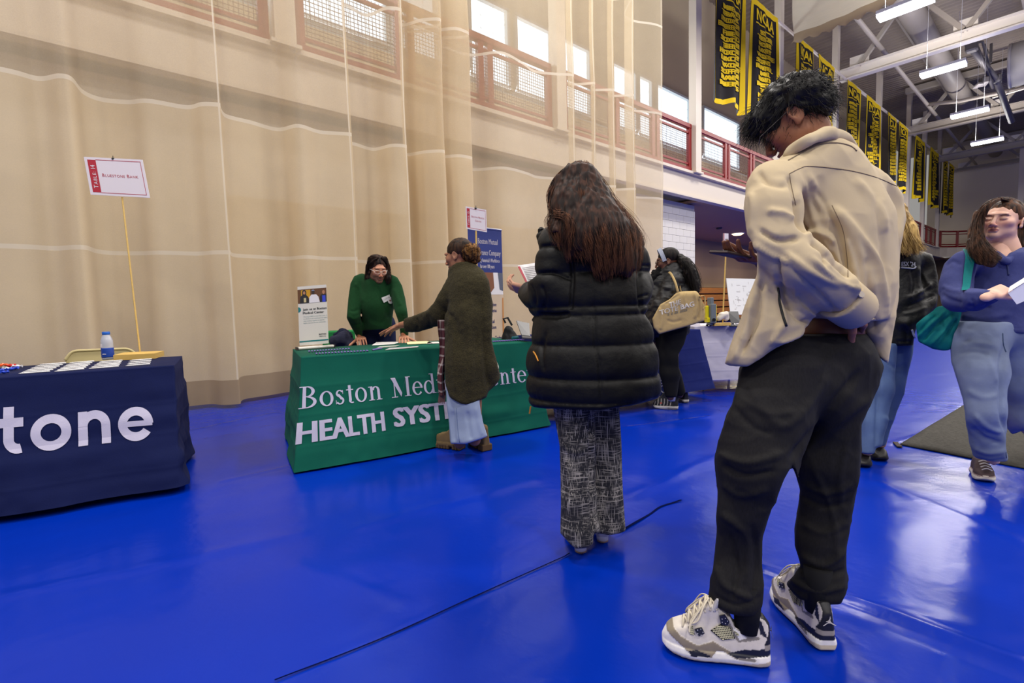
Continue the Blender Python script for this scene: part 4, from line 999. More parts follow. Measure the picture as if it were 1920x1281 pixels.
def inpoly(X, Y, P):
    P = np.asarray(P, float); ins = np.zeros(X.shape, bool); n = len(P)
    for i in range(n):
        a, b = P[i], P[(i+1) % n]; c = (a[1] > Y) != (b[1] > Y); ins ^= c & (X < a[0]+(Y-a[1])*(b[0]-a[0])/((b[1]-a[1]) if abs(b[1]-a[1]) > 1e-9 else 1e-9))
    return ins
def shoe(h=.0042, L_=.30, top=None, w=1.0, zs=1.0, heel=0.0, toe=.0, hollow=True):
    """shoe volume: origin under the heel, y towards the toe, z up"""
    s = Sdf((-.07, -.025, -.012), (.07, .325, .20), h); X = s.ax[0][:, None, None]; Y = s.ax[1][None, :, None]*(.30/L_); Z = s.ax[2][None, None, :]
    top = top or [(-.01, .09), (.0, .115), (.02, .142), (.05, .142), (.09, .130), (.12, .142), (.15, .162), (.172, .166), (.20, .132), (.235, .094), (.265, .082), (.285, .066), (.30, .045), (.31, .03)]
    tp = np.interp(Y, [a for a, b in top], [b*zs for a, b in top]); wy = np.interp(Y, [-.012, 0, .012, .035, .08, .12, .17, .215, .25, .275, .292, .303, .31], [0, .018, .029, .036, .036, .037, .044, .049, .045, .036, .025, .010, 0])*w
    cen = np.interp(Y, [0, .12, .22, .30], [0, .0, .004, .010]); q = np.clip((Z-.035)/.10, 0, 1); q = q*q*(3-2*q); up = wy*(1-.36*q)-.003
    fl = np.where(Z < .032, wy+.004*np.clip(1-np.abs(Z-.016)/.016, 0, 1), up); e1 = np.abs(X-cen)-fl; e2 = (Z-tp)*.8; k = .014
    t = np.clip(.5-.5*(e2-e1)/k, 0, 1); e = e2+(e1-e2)*t+k*t*(1-t); bot = np.interp(Y, [0, .2, .27, .31], [0, 0, .004+toe, .022+toe]); e3 = bot-Z
    if heel: e3 = np.maximum(e3, np.minimum(np.minimum(Y-.075, .2), heel-Z)*.9) if False else e3
    e = np.maximum(e, e3); e = np.maximum(e, np.maximum(-Y+.002, Y-.302)*.8); s.d = np.broadcast_to(e, s.d.shape).astype('f4').copy()
    if hollow: s.cone((0, .062*L_/.3, .105), (0, .062*L_/.3, .2), .027, .030, k=.006, n=(1, 0, 0), fl=.85, op='sub'); s.cone((0, .085*L_/.3, .115), (0, .10*L_/.3, .2), .025, .028, k=.006, op='sub')
    return s.mesh(1)
def shoe_frame(heel, toe, tilt=0.0):
    h_, t_ = tol(onz(*heel)), tol(onz(*toe)); d = t_-h_; L_ = np.linalg.norm(d); d /= L_; r = np.cross(d, [0, 0, 1.0]); return h_, np.column_stack([r, d, [0, 0, 1.0]]), L_
# ---------------------------------------------------------------- the man in the beige jacket
D = 1.52
man = root('person', 'person in beige overshirt and charcoal trousers looking down at a phone', 'person', tuple(onz(1450, 1180)))
m_bei = mat('beige_twill', (196, 178, 146), .85, sheen=.0, noise=(14, .02), bump=(350, .12, .001), bump2=(22, .12, .006))
m_char = mat('charcoal_suiting', (27, 26, 28), .85, noise=(240, .22), bump=(420, .2, .001), bump2=(16, .2, .008), stretch=(1, 1, .25))
# trousers
lo = np.minimum(pxl(1320, 1170, 1.30), pxl(1320, 600, 1.30))-.12; hi = np.maximum(pxl(1680, 600, 1.75), pxl(1680, 1170, 1.9))+.05; hi[2] = pxl(1550, 590, 1.5)[2]+.04; lo[2] = .03
s = Sdf(lo, hi, .0062)
s.chain([(1462, 700, -.02, 84), (1424, 790, -.05, 90), (1413, 866, -.08, 80), (1397, 946, -.06, 62), (1390, 1025, -.03, 52), (1382, 1085, -.04, 55), (1380, 1140, -.04, 62)], D, .03)
s.chain([(1578, 690, .05, 80), (1560, 790, .05, 72), (1552, 866, .05, 68), (1551, 925, .06, 58), (1541, 1015, .05, 56), (1538, 1070, .05, 60), (1532, 1125, .05, 66)], D, .03)
s.chain([(1556, 615, .02, 52), (1548, 660, .02, 76), (1520, 720, .02, 92)], D, .05)
s.chain([(1470, 660, .0, 50), (1600, 665, .06, 50)], D, .06)
s.clip([(1495, 628), (1560, 624), (1622, 627), (1638, 648), (1656, 688), (1645, 725), (1613, 795), (1612, 866), (1601, 946), (1588, 1025), (1588, 1085), (1584, 1118), (1576, 1133), (1545, 1134), (1500, 1124), (1472, 1096), (1490, 1078), (1503, 1062), (1491, 1025), (1490, 983), (1501, 919), (1486, 873), (1470, 898), (1449, 946), (1431, 1010), (1431, 1060), (1435, 1110), (1431, 1140), (1412, 1154), (1372, 1150), (1340, 1138), (1325, 1122), (1338, 1068), (1345, 999), (1345, 919), (1340, 866), (1347, 829), (1373, 754), (1388, 690), (1430, 640)], k=.012)
s.plane(pxl(1380, 1150, D-.04), (.12, 0, -1), k=.01) if False else None
tr = s.mesh(2); V, F = tr
V = folds(V, F, [([(1400, 720), (1470, 800), (1560, 700)], 9, .007), ([(1620, 690), (1540, 790), (1480, 868)], 8, -.012), ([(1640, 740), (1560, 800), (1500, 860)], 9, .008),
                 ([(1345, 850), (1400, 868), (1470, 850)], 7, .010), ([(1350, 872), (1400, 892), (1460, 880)], 6, -.009), ([(1350, 905), (1390, 930), (1445, 915)], 7, .007),
                 ([(1372, 760), (1410, 800), (1450, 815)], 7, -.006), ([(1380, 740), (1440, 775), (1500, 770)], 7, .005),
                 ([(1350, 960), (1400, 1010), (1395, 1100)], 7, .008), ([(1365, 990), (1380, 1060), (1372, 1130)], 5, -.008), ([(1410, 980), (1420, 1060), (1410, 1130)], 5, -.006), ([(1345, 1060), (1360, 1100), (1420, 1125)], 6, .006),
                 ([(1335, 1112), (1380, 1135), (1430, 1118)], 4, -.004), ([(1505, 905), (1550, 925), (1600, 905)], 7, .008), ([(1500, 930), (1545, 950), (1595, 940)], 6, -.007), ([(1500, 980), (1545, 1000), (1590, 975)], 7, .006),
                 ([(1500, 1040), (1545, 1060), (1590, 1030)], 7, .009), ([(1495, 1062), (1540, 1082), (1590, 1068)], 5, -.009), ([(1480, 1085), (1530, 1108), (1588, 1098)], 6, .010), ([(1520, 870), (1560, 960), (1570, 1060)], 6, .005), ([(1590, 820), (1575, 900), (1580, 960)], 6, .006)], D)
V = crumple(V, F, .003, .09, (1, 1, .7), 3); V = creases(V, F, .005, .15, 5); V = creases(V, F, .002, .06, 12)
trou = garment('trousers', (V, F), m_char, man)
# belt
s = Sdf(pxl(1500, 640, 1.35)-.1, pxl(1680, 560, 1.75)+.1, .0062)
s.cone(pxl(1556, 608, D+.02), pxl(1555, 622, D+.02), rpx(60, 1556, D)+.004, rpx(64, 1556, D)+.004, k=0)
s.plane(pxl(1556, 592, D), (0, 0, 1)); s.plane(pxl(1556, 628, D), (0, 0, -1))
garment('belt', s.mesh(1), mat('brown_leather', (92, 48, 34), .5, noise=(30, .2)), man)
# overshirt
lo = pxl(1340, 700, 1.25); hi = pxl(1730, 225, 1.85); s = Sdf(np.minimum(lo, pxl(1340, 700, 1.5))-.05, hi+np.array([.05, .1, .02]), .0058)
back = np.array([.62, -.78, 0])
s.chain([(1450, 345, -.10, 46), (1545, 320, .00, 58), (1640, 362, .12, 46)], D, .05)                       # shoulders
s.chain([(1530, 330, .0, 88), (1565, 430, .03, 125), (1575, 520, .03, 118), (1575, 575, .03, 108)], D, .06, n=back, fl=.80)   # trunk
s.chain([(1655, 375, .13, 46), (1650, 460, .12, 52), (1650, 560, .12, 46)], D, .05)
s.chain([(1446, 355, -.12, 52), (1446, 400, -.15, 54), (1450, 450, -.17, 54)], D, .03)                      # upper arm
s.chain([(1450, 450, -.17, 50), (1500, 495, -.20, 50), (1552, 535, -.17, 44), (1582, 566, -.13, 41)], D, .03)    # forearm
s.chain([(1512, 268, -.02, 30), (1560, 262, .06, 40), (1590, 285, .10, 24)], D, .04)                         # neck base
# back opening over the hip, then the two loose flaps
s.plane(pxl(1560, 600, D), (0, 0, -1), k=.0)
s.bx(pxl(1560, 640, D-.12), (.10, .16, .060), rotz(.3), rd=.03, k=.02, op='sub')
s.chain([(1445, 500, -.10, 44), (1428, 590, -.08, 54), (1415, 660, -.06, 60)], D, .05, n=(.3, 1, 0), fl=.7)
s.chain([(1480, 560, -.10, 34), (1450, 620, -.10, 40), (1400, 665, -.07, 40)], D, .05)
s.chain([(1520, 540, -.1, 30), (1500, 590, -.09, 22)], D, .04)
s.chain([(1645, 520, .06, 42), (1652, 600, .05, 36), (1656, 670, .04, 26)], D, .04)
s.chain([(1632, 560, .02, 24), (1640, 620, .01, 16), (1658, 665, .03, 10)], D, .03)
s.clip([(1474, 285), (1512, 262), (1560, 250), (1600, 268), (1612, 276), (1660, 322), (1692, 366), (1697, 410), (1688, 459), (1684, 530), (1678, 610), (1666, 684), (1650, 672), (1628, 648), (1612, 606), (1600, 596), (1560, 602), (1540, 598), (1500, 628), (1455, 650), (1402, 687), (1359, 683), (1382, 620), (1404, 555), (1417, 517), (1420, 470), (1402, 441), (1397, 397), (1397, 345), (1410, 318), (1432, 302)], k=.010)
V, F = s.mesh(2)
V = folds(V, F, [(a_, w_*.8, d_*1.35) for a_, w_, d_ in [([(1497, 372), (1498, 410), (1515, 436)], 7, -.016), ([(1475, 330), (1490, 360), (1496, 390)], 7, -.008), ([(1436, 395), (1470, 400), (1492, 412)], 8, .006), ([(1420, 430), (1460, 452), (1500, 445)], 7, -.010), ([(1410, 455), (1450, 480), (1490, 495)], 7, .006),
                 ([(1508, 436), (1545, 440), (1566, 460)], 8, .014), ([(1520, 452), (1545, 470), (1550, 500)], 6, -.012), ([(1552, 470), (1570, 500), (1600, 520)], 7, -.010), ([(1470, 470), (1520, 510), (1580, 540)], 7, .007), ([(1480, 500), (1530, 545), (1570, 590)], 6, -.007), ([(1520, 480), (1560, 520), (1610, 545)], 6, .006),
                 ([(1512, 320), (1540, 380), (1600, 450), (1640, 560)], 11, .010), ([(1520, 345), (1570, 430), (1590, 520)], 8, -.010), ([(1560, 385), (1600, 430), (1650, 500), (1660, 580)], 10, .010), ([(1620, 480), (1630, 540), (1640, 620)], 8, -.011), ([(1580, 440), (1600, 500), (1604, 560)], 7, .008),
                 ([(1600, 330), (1650, 390), (1660, 440)], 10, .006), ([(1640, 360), (1655, 450), (1662, 560)], 8, -.006), ([(1500, 330), (1530, 420), (1560, 480)], 8, .006), ([(1420, 320), (1440, 345), (1480, 350)], 7, -.006), ([(1410, 360), (1412, 400), (1408, 440)], 7, .006),
                 ([(1430, 520), (1420, 600), (1385, 670)], 8, -.010), ([(1450, 530), (1470, 600), (1440, 650)], 7, .010), ([(1475, 560), (1500, 600), (1540, 598)], 6, -.010), ([(1410, 560), (1400, 620), (1375, 680)], 6, .008), ([(1460, 480), (1462, 530), (1480, 590)], 6, -.012), ([(1530, 590), (1500, 625), (1450, 645)], 6, .009), ([(1490, 540), (1500, 575), (1530, 592)], 5, .008)]], D)
V = crumple(V, F, .0022, .10, (1, 1, 1), 8); V = creases(V, F, .0042, .15, 3); V = creases(V, F, .0014, .05, 9); jac = garment('overshirt', (V, F), m_bei, man); TJ = bvh_of(jac)
m_stch = mat('seam_thread', (122, 106, 88), .8)
line_on(TJ, [(1480, 326), (1500, 316), (1520, 312), (1587, 319), (1640, 332), (1683, 350)], .0013, 'seam', m_stch, jac, .0004, 60)
line_on(TJ, [(1480, 326), (1484, 350), (1492, 385)], .0010, 'seam', m_stch, jac, .0003, 24)
line_on(TJ, [(1560, 385), (1580, 430), (1588, 480), (1590, 520)], .0010, 'seam', m_stch, jac, .0003, 30)
line_on(TJ, [(1458, 540), (1464, 575), (1474, 612)], .0035, 'pocket_slit', mat('slit_dark', (20, 22, 20), .6), jac, .001, 16)
# cuff with button
s = Sdf(pxl(1530, 620, 1.2)-.05, pxl(1660, 500, 1.6)+.05, .0042)
a = pxl(1578, 562, D-.14); b = pxl(1602, 580, D-.11); d = (b-a)/np.linalg.norm(b-a)
s.cone(a-d*.015, b, .064, .062, k=0); s.plane(b+d*.004, d); s.plane(a-d*.022, -d); s.cone(a, b+d*.1, .050, .052, k=.004, op='sub')
V, F = s.mesh(2); cuf = garment('cuff', (V, F), m_bei, man)
TC = bvh_of(cuf, jac); q = hit(TC, 1614, 553, .002)
if q is not None: mo('button', cyl(q, q+np.array([-.002, -.003, .001]), .009, n=16), mat('button_horn', (188, 176, 158), .4), cuf)
# collar: folded band standing around the neck
def band(path, hgt, thick, m, name, parent, lean=0.0, up=(0, 0, 1)):
    P = catmull([pxl(*p) for p in path], 48); T = np.gradient(P, axis=0); T /= np.linalg.norm(T, axis=1)[:, None]; up = np.array(up, float)
    N = np.cross(T, up); N /= np.linalg.norm(N, axis=1)[:, None]; t = np.linspace(0, 1, 48); hh = hgt*(.75+.25*np.sin(t*PI)); rows = []
    prof = [(0, .0), (.5, .2), (1.0, 0), (1.08, .5), (1.0, 1.0), (.45, 1.6), (-.12, 1.7), (-.14, 1.35), (.3, 1.1)]
    for a, b in prof: rows.append(P+up*(a*hh)[:, None]+N*(thick*b+lean*a))
    V = np.stack(rows, 1).reshape(-1, 3); return mo(name, (tow(V), gridf(48, len(prof))), m, parent, smooth=True)
s = Sdf(pxl(1450, 330, 1.3)-.04, pxl(1640, 220, 1.8)+.04, .0045)
s.chain([(1480, 288, -.08, 15), (1508, 268, -.11, 16), (1550, 254, -.09, 18), (1588, 262, -.02, 17), (1600, 274, .06, 13)], D, .02)
s.clip([(1466, 292), (1478, 272), (1512, 252), (1542, 236), (1572, 235), (1596, 252), (1611, 276), (1604, 280), (1590, 268), (1560, 262), (1530, 268), (1500, 284), (1474, 300)], k=.006)
V, F = s.mesh(1); V = crumple(V, F, .001, .05, (1, 1, 1), 2); garment('collar', (V, F), m_bei, man)
line_on(bvh_of(jac, *[o for o in man.children if o.name.startswith('collar')]), [(1478, 301), (1505, 286), (1535, 272), (1565, 268), (1592, 273), (1606, 283)], .0022, 'seam', m_stch, jac, .0002, 60)
# head: yaw 62 deg to the left and bent down
R = euler(52, -36, -4); hc = pxl(1492, 226, D+.02)
V, F, c = headmesh((150, 98, 70), .98, neck=.052, stub=(pxl(1530, 300, D+.0)-hc)@R); face = (place(V, R, hc), F, c)
nk = Sdf(pxl(1480, 330, 1.35)-.02, pxl(1580, 200, 1.75)+.02, .006); nk.cone(hc+np.array([.01, -.0, -.04]), pxl(1530, 310, D+.0), .050, .052, k=0)
Vn, Fn = nk.mesh(1)
# arm that holds the phone, and the hand tucked on the hip
ph = pxl(1400, 492, D-.02); hm = handmesh(pxl(1432, 488, D+.10), pxl(1375, 482, D+.02)-pxl(1432, 488, D+.10), (.05, -.1, .8), 1, curl=(22, 20, 24, 30), thumb=(25, 30))
fa = Sdf(pxl(1420, 540, 1.4)-.06, pxl(1500, 440, 1.9)+.06, .006); fa.cone(pxl(1432, 490, D+.10), pxl(1480, 520, D+.22), .029, .042, k=0); Vf, Ff = fa.mesh(1)
hp = handmesh(pxl(1592, 574, D-.12), pxl(1618, 596, D-.06)-pxl(1592, 572, D-.12), (-.5, .6, -.3), -1, curl=(45, 48, 50, 55))
tk = Sdf(pxl(1480, 600, 1.4)-.05, pxl(1640, 300, 1.8)+.05, .014); tk.cone(pxl(1556, 420, D+.05), pxl(1560, 560, D+.03), .11, .12, k=0); Vt, Ft = tk.mesh(1)
SK = (150, 98, 70); body_obj(man, [face, (Vn, Fn, SK), (*hm, (120, 76, 58)), (Vf, Ff, SK), (*hp, SK), (Vt, Ft, SK)], m_skin)
# right sleeve beyond the body
s = Sdf(pxl(1400, 560, 1.4)-.06, pxl(1560, 380, 2.0)+.06, .008); s.chain([(1450, 492, .14, 26), (1500, 520, .26, 34)], D, .02); V, F = s.mesh(1); garment('sleeve', (V, F), m_bei, man)
# hair: base cap plus thousands of strands
m_hblk = mat('black_hair', (14, 12, 12), .5, spec=.28, noise=(40, .3))
s = Sdf(hc-.17, hc+.17, .0045)
def hd(p): return hc+R@np.array(p)
s.ell(hd((0, -.016, .044)), (.088, .106, .094), R, k=0); s.ell(hd((0, .062, .072)), (.070, .050, .042), R, k=.03); s.ell(hd((0, -.075, .0)), (.064, .036, .055), R, k=.03)
for q in (-1, 1): s.ell(hd((q*.084, .006, -.012)), (.030, .034, .034), R, k=.012, op='sub')
s.ell(hd((0, .125, -.01)), (.07, .06, .055), R, k=.01, op='sub')
V, F = s.mesh(1); N = normals(V, F); V = V+N*(.010*vn(V, .035, 2)+.005*vn(V, .014, 4))[:, None]
hair0 = garment('hair', (V, F), m_hblk, man)
rg = np.random.RandomState(5); sel = rg.choice(len(V), 2600); vs = []; fs = []; nv = 0; upv = R@np.array([0, .0, 1.0]); fw = R@np.array([0, 1.0, 0])
L_ = (V-hc)@R   # head coords
for i in sel:
    p = V[i]; l = L_[i]; n = N[i]
    if l[2] < -.05: continue
    dirn = fw*(.9 if l[1] > -.02 else -.25)+upv*(-.35 if l[1] > -.02 else -.7)+n*(.45+.5*rg.rand())+rg.randn(3)*.35; dirn /= np.linalg.norm(dirn); ln = .022+.026*rg.rand()
    if l[1] > .05: ln *= 1.25
    bend = rg.randn(3)*.35-n*.5-np.array([0, 0, .4]); t = np.linspace(0, 1, 6)[:, None]; P = p-n*.004+dirn*ln*t+bend*ln*t*t*.6
    v, f = tube(P, .0011*(1-.8*t[:, 0]), 3, False); vs.append(v); fs.append(np.array(f)+nv); nv += len(v)
garment('hair_strands', (np.vstack(vs), np.vstack(fs)), m_hblk, man)
# glasses arm showing at the brow
mo('glasses', tow_t := (tow(tube([hd((-.034, .115, .012)), hd((-.078, .10, .015)), hd((-.080, .0, .018))], .0012, 6)[0]), tube([hd((-.034, .115, .012)), hd((-.078, .10, .015)), hd((-.080, .0, .018))], .0012, 6)[1]), mat('dark_frame', (50, 44, 44), .4), man)
# phone, held
pc = pxl(1380, 478, D+.05); u1 = pxl(1412, 489, D+.09)-pxl(1338, 473, D-.0); u1 /= np.linalg.norm(u1); u2 = pxl(1376, 479, D+.045)-np.array([0, 0, CAMH]); u2 = u2/np.linalg.norm(u2)+np.array([0, 0, -.10]); u2 -= u1*(u1@u2); u2 /= np.linalg.norm(u2); u3 = np.cross(u1, u2)
pv, pf = box((0, 0, 0), (.150, .074, .009), np.column_stack([u1, u2, u3]), .003); pv = tow(pv+pxl(1376, 479, D+.045))
phn = root('smartphone', 'smartphone in a dark bronze case held out level by the man in beige', 'phone', tuple(tow(pxl(1376, 479, D+.045))))
mo('case', (pv, pf), mat('phone_case', (62, 46, 44), .6), phn)
pv, pf = box((0, 0, .0), (.142, .066, .0015), np.column_stack([u1, u2, u3])); mo('screen', (tow(pv+pxl(1376, 479, D+.045)+u3*(.0053 if u3[2] > 0 else -.0053)), pf), mat('phone_screen', (24, 22, 26), .35), phn)

# sneakers: leather, suede and navy panels coloured from a side map (drawn on the outer side of the left shoe)
def zmap(P): return [((1120-a)*.288e-3, (1068-b)*.288e-3) for a, b in P]
WHT, SUE, NAV, GRY, CRM = (214, 206, 198), (142, 130, 112), (24, 26, 42), (128, 122, 116), (205, 190, 162)
SIDE = [(WHT, [(1200, 0), (-50, 0), (-50, 1200), (1200, 1200)]),
        (SUE, [(60, 700), (235, 730), (165, 775), (260, 850), (420, 905), (560, 850), (740, 945), (800, 1010), (560, 1010), (60, 1010)]),
        (GRY, [(730, 660), (745, 700), (1000, 770), (1010, 790), (900, 820), (800, 840), (770, 790), (700, 690)]), (GRY, [(900, 620), (960, 560), (940, 620), (880, 650), (700, 600), (690, 575)]),
        ((225, 222, 226), [(755, 695), (890, 790), (820, 820), (760, 740)]),
        (NAV, [(700, 960), (860, 905), (1130, 870), (1130, 925), (1000, 960), (780, 995)]), (NAV, [(310, 975), (400, 950), (550, 995), (500, 1012), (330, 1012)]),
        ((232, 228, 226), [(60, 850), (90, 830), (330, 985), (345, 1012), (540, 1008), (600, 940), (660, 945), (790, 1005), (1130, 925), (1130, 1100), (60, 1100)]),
        (CRM, [(60, 1020), (330, 1040), (800, 1050), (1130, 1000), (1130, 1100), (60, 1100)]), (GRY, [(795, 985), (960, 975), (965, 1000), (800, 1010)]),
        (NAV, [(1000, 600), (1020, 610), (1085, 790), (1010, 740), (995, 640)])]
def sneaker(par, frame, mirror, name='sneaker'):
    V, F = shoe(.0030); h_, R, L_ = frame; x, y, z = V[:, 0], V[:, 1], V[:, 2]; c = np.ones((len(V), 3))*lin(WHT)
    for col, P in SIDE: c[inpoly(y, z, zmap(P))] = lin(col)
    bk = (y < .030) & (np.abs(x) < .022+.008*np.sin(z*40)) & (z > .062) & (z < .165); c[bk] = lin((26, 26, 32))
    c[(y < .02) & (z < .062) & (z > .046)] = lin((150, 142, 134)); c[(y < .05) & (z < .047) & (z > .032)] = lin(NAV)
    md_ = (np.abs(x) < .020) & (y > .15) & (y < .235) & (z > .09); c[md_] = lin((198, 190, 182))
    N = normals(V, F); k = np.where(np.abs(c-np.roll(c, 1, 0)).sum(1) > .1, 0, 0)
    dk = lin(SUE); m1 = (np.abs(c-dk).sum(1) < 1e-6); V = V+N*(m1*.0015)[:, None]
    if mirror: V = V*np.array([-1, 1, 1]); F = F[:, ::-1]
    s_ = L_/.30; P = V@R.T*s_+h_
    o = mo(name, (tow(P), F), m_snk, par, smooth=True, cols=c); mx = -1 if mirror else 1
    def T(p): p = np.array(p, float)*np.array([mx, 1, 1]); return tow(p@R.T*s_+h_)
    def wid(yy, zz): return float(np.interp(yy, [0, .035, .12, .17, .215, .25, .275], [.02, .036, .037, .044, .049, .045, .036]))*(1-.36*max(0, min(1, (zz-.035)/.1))**2*(3-2*max(0, min(1, (zz-.035)/.1))))
    for sd in (-1, 1):
        def SP(a, b, off=.001): yy, zz = zmap([(a, b)])[0]; cx_ = float(np.interp(yy, [0, .12, .22, .30], [0, 0, .004, .010])); return T((cx_+sd*(wid(yy, zz)+off), yy, zz))
        # mesh windows: dark backing with a raised net
        for Q, nn in (([(540, 745), (640, 675), (730, 705), (775, 800), (650, 828)], 9), ([(320, 735), (370, 720), (385, 800), (345, 805)], 4), ([(752, 722), (800, 745), (812, 765), (790, 775)], 3)):
            Q = np.array(Q, float); mo('mesh_backing', (np.array([SP(*p, .0005) for p in Q]), [tuple(range(len(Q)))]), mat('mesh_dark', (22, 24, 22), .8), o)
            ps = []; lo_, hi_ = Q.min(0), Q.max(0)
            for i in range(nn*2):
                for ax_ in (0, 1):
                    t = np.linspace(0, 1, 12); u = lo_[ax_]+(hi_[ax_]-lo_[ax_])*(i+.5)/(nn*(1.6 if ax_ == 0 else 1)); 
                    if u > hi_[ax_]: continue
                    L2 = np.stack([np.full(12, u), lo_[1]+(hi_[1]-lo_[1])*t], 1) if ax_ == 0 else np.stack([lo_[0]+(hi_[0]-lo_[0])*t, np.full(12, u)], 1)
                    L2[:, 0] += (L2[:, 1]-lo_[1])*.25*(1 if ax_ == 0 else 0); ok = inpoly(L2[:, 0], L2[:, 1], Q); L2 = L2[ok]
                    if len(L2) > 1: ps.append(tube([SP(a, b, .001) for a, b in L2], .0011, 4))
            if ps: mo('mesh_net', join(*ps), mat('net_cream', (190, 186, 160), .7), o, kind='stuff')
        for Q in ([(625, 590), (680, 572), (722, 640), (700, 680), (640, 668)], [(385, 745), (455, 722), (480, 770), (425, 802)]):
            a = np.array([SP(*p, .0) for p in Q]); b = np.array([SP(*p, .005) for p in Q]); n_ = len(Q)
            mo('lace_wing', (np.vstack([a, b]), [tuple(range(n_, 2*n_))]+[(i, (i+1) % n_, n_+(i+1) % n_, n_+i) for i in range(n_)]), mat('wing_navy', (26, 28, 48), .5), o)
            cq = np.mean(Q, 0); mo('stud', join(*[cyl(SP(cq[0]+28*math.cos(a_), cq[1]+28*math.sin(a_), .004), SP(cq[0]+28*math.cos(a_), cq[1]+28*math.sin(a_), .0062), .0014, n=6) for a_ in np.arange(0, 6.2, 1.25)]), mat('stud_white', (200, 200, 210), .5), o)
    # laces
    ml = mat('lace_cream', (206, 196, 176), .85, bump=(300, .4, .001))
    for i, yy in enumerate(np.linspace(.155, .232, 6)):
        zt = float(np.interp(yy, [.15, .172, .20, .235], [.158, .164, .132, .094]))+.004; hw = .024
        mo('lace', tube(catmull([T((-hw, yy-.006, zt-.012)), T((-hw*.5, yy, zt+.003)), T((0, yy+.004, zt+.006)), T((hw*.5, yy+.006, zt+.003)), T((hw, yy+.008, zt-.014))], 12), .0032, 6, flat=.6), ml, o, smooth=True)
        mo('lace', tube(catmull([T((hw, yy-.004, zt-.012)), T((hw*.5, yy+.003, zt+.004)), T((0, yy+.006, zt+.008)), T((-hw*.5, yy+.009, zt+.003)), T((-hw, yy+.012, zt-.016))], 12), .0032, 6, flat=.6), ml, o, smooth=True)
    for sd in (-1, 1):
        mo('lace', tube(catmull([T((sd*.004, .168, .176)), T((sd*.030, .185, .165)), T((sd*.046, .205, .125)), T((sd*.030, .222, .112)), T((sd*.012, .175, .172))], 26), .0030, 6, flat=.7), ml, o, smooth=True)
        mo('lace', tube(catmull([T((0, .17, .176)), T((sd*.022, .19, .155)), T((sd*.040, .222, .112)), T((sd*.050, .228, .090))], 18), .0028, 6, flat=.7), ml, o, smooth=True)
    mo('tongue', (lambda vf: (vf[0], vf[1]))(box(T((0, .150, .165)), (.05*s_, .012, .045), np.column_stack([tow(R[:, 0]), tow(R[:, 1]), [0, 0, 1.0]])@rotx(.35), .004)), mat('tongue_grey', (178, 176, 182), .7), o)
    # leaping figure emblem on the heel tab
    fig = [[(-.9, -.55), (-.25, .0), (-.05, .35), (.15, .35), (.2, .05), (.95, -.5), (1.0, -.42), (1.02, -.62), (.9, -.62), (.1, -.18), (-.25, -.2), (-.85, -.72), (-1.0, -.62)], [(-.45, .02), (-.6, .1), (-.2, .3), (-.02, .62), (.04, 1.05), (.14, 1.05), (.12, .5), (.0, .2)], [(-.02, .62), (.02, .78), (.18, .78), (.2, .6), (.08, .52)]]
    ps = []
    for q in fig:
        ps.append((np.array([T((-.019*a*mx*mx, -.0035-.0, .094+.017*b)) for a, b in q]), [tuple(range(len(q)))]))
    mo('emblem', join(*ps), mat('emblem_cream', (206, 200, 190), .6), o)
    return o
m_snk = mat('sneaker_leather', WHT, .5, attr=True, noise=(60, .06), bump=(180, .15, .001))
f1 = shoe_frame((1443, 1240), (1245, 1213)); f2 = shoe_frame((1553, 1222), (1462, 1112))
f1 = (f1[0], f1[1], .30); f2 = (f2[0], f2[1], .30)
sneaker(man, f1, False); sneaker(man, f2, True)
m_sock = mat('black_sock', (20, 20, 24), .9)
for fr in (f1, f2):
    b = fr[0]+fr[1]@np.array([0, .062, .09]); mo('sock', (tow(tube([b, b+np.array([0, 0, .14])], [.034, .040], 18)[0]), tube([b, b+np.array([0, 0, .14])], [.034, .040], 18)[1]), m_sock, man, smooth=True)
# ---------------------------------------------------------------- the long haired woman in the black puffer coat
D = 2.12
puf = root('person', 'person with long wavy brown hair in a long black quilted coat', 'person', tuple(onz(1112, 1025)))
m_puf = mat('black_puffer', (12, 12, 13), .55, spec=.22, bump=(30, .35, .008), bump2=(180, .15, .001))
def puff(V, F, zl, amp, pucker=.004, seed=1):
    N = normals(V, F); zl = np.array(sorted(zl)); i = np.clip(np.searchsorted(zl, V[:, 2])-1, 0, len(zl)-2); t = np.clip((V[:, 2]-zl[i])/(zl[i+1]-zl[i]), 0, 1)
    g = 1-np.abs(2*t-1)**3.0; hgt = (zl[i+1]-zl[i]); e = np.exp(-np.minimum(t, 1-t)*hgt/.022)
    d = amp*g*np.clip(hgt/.08, .4, 1)+pucker*e*vn(V*np.array([1, 1, .25]), .022, seed)+.004*vn(V, .07, seed+3)*g
    return V+N*d[:, None]*(np.clip(1-np.abs(N[:, 2])*.5, 0, 1))[:, None]
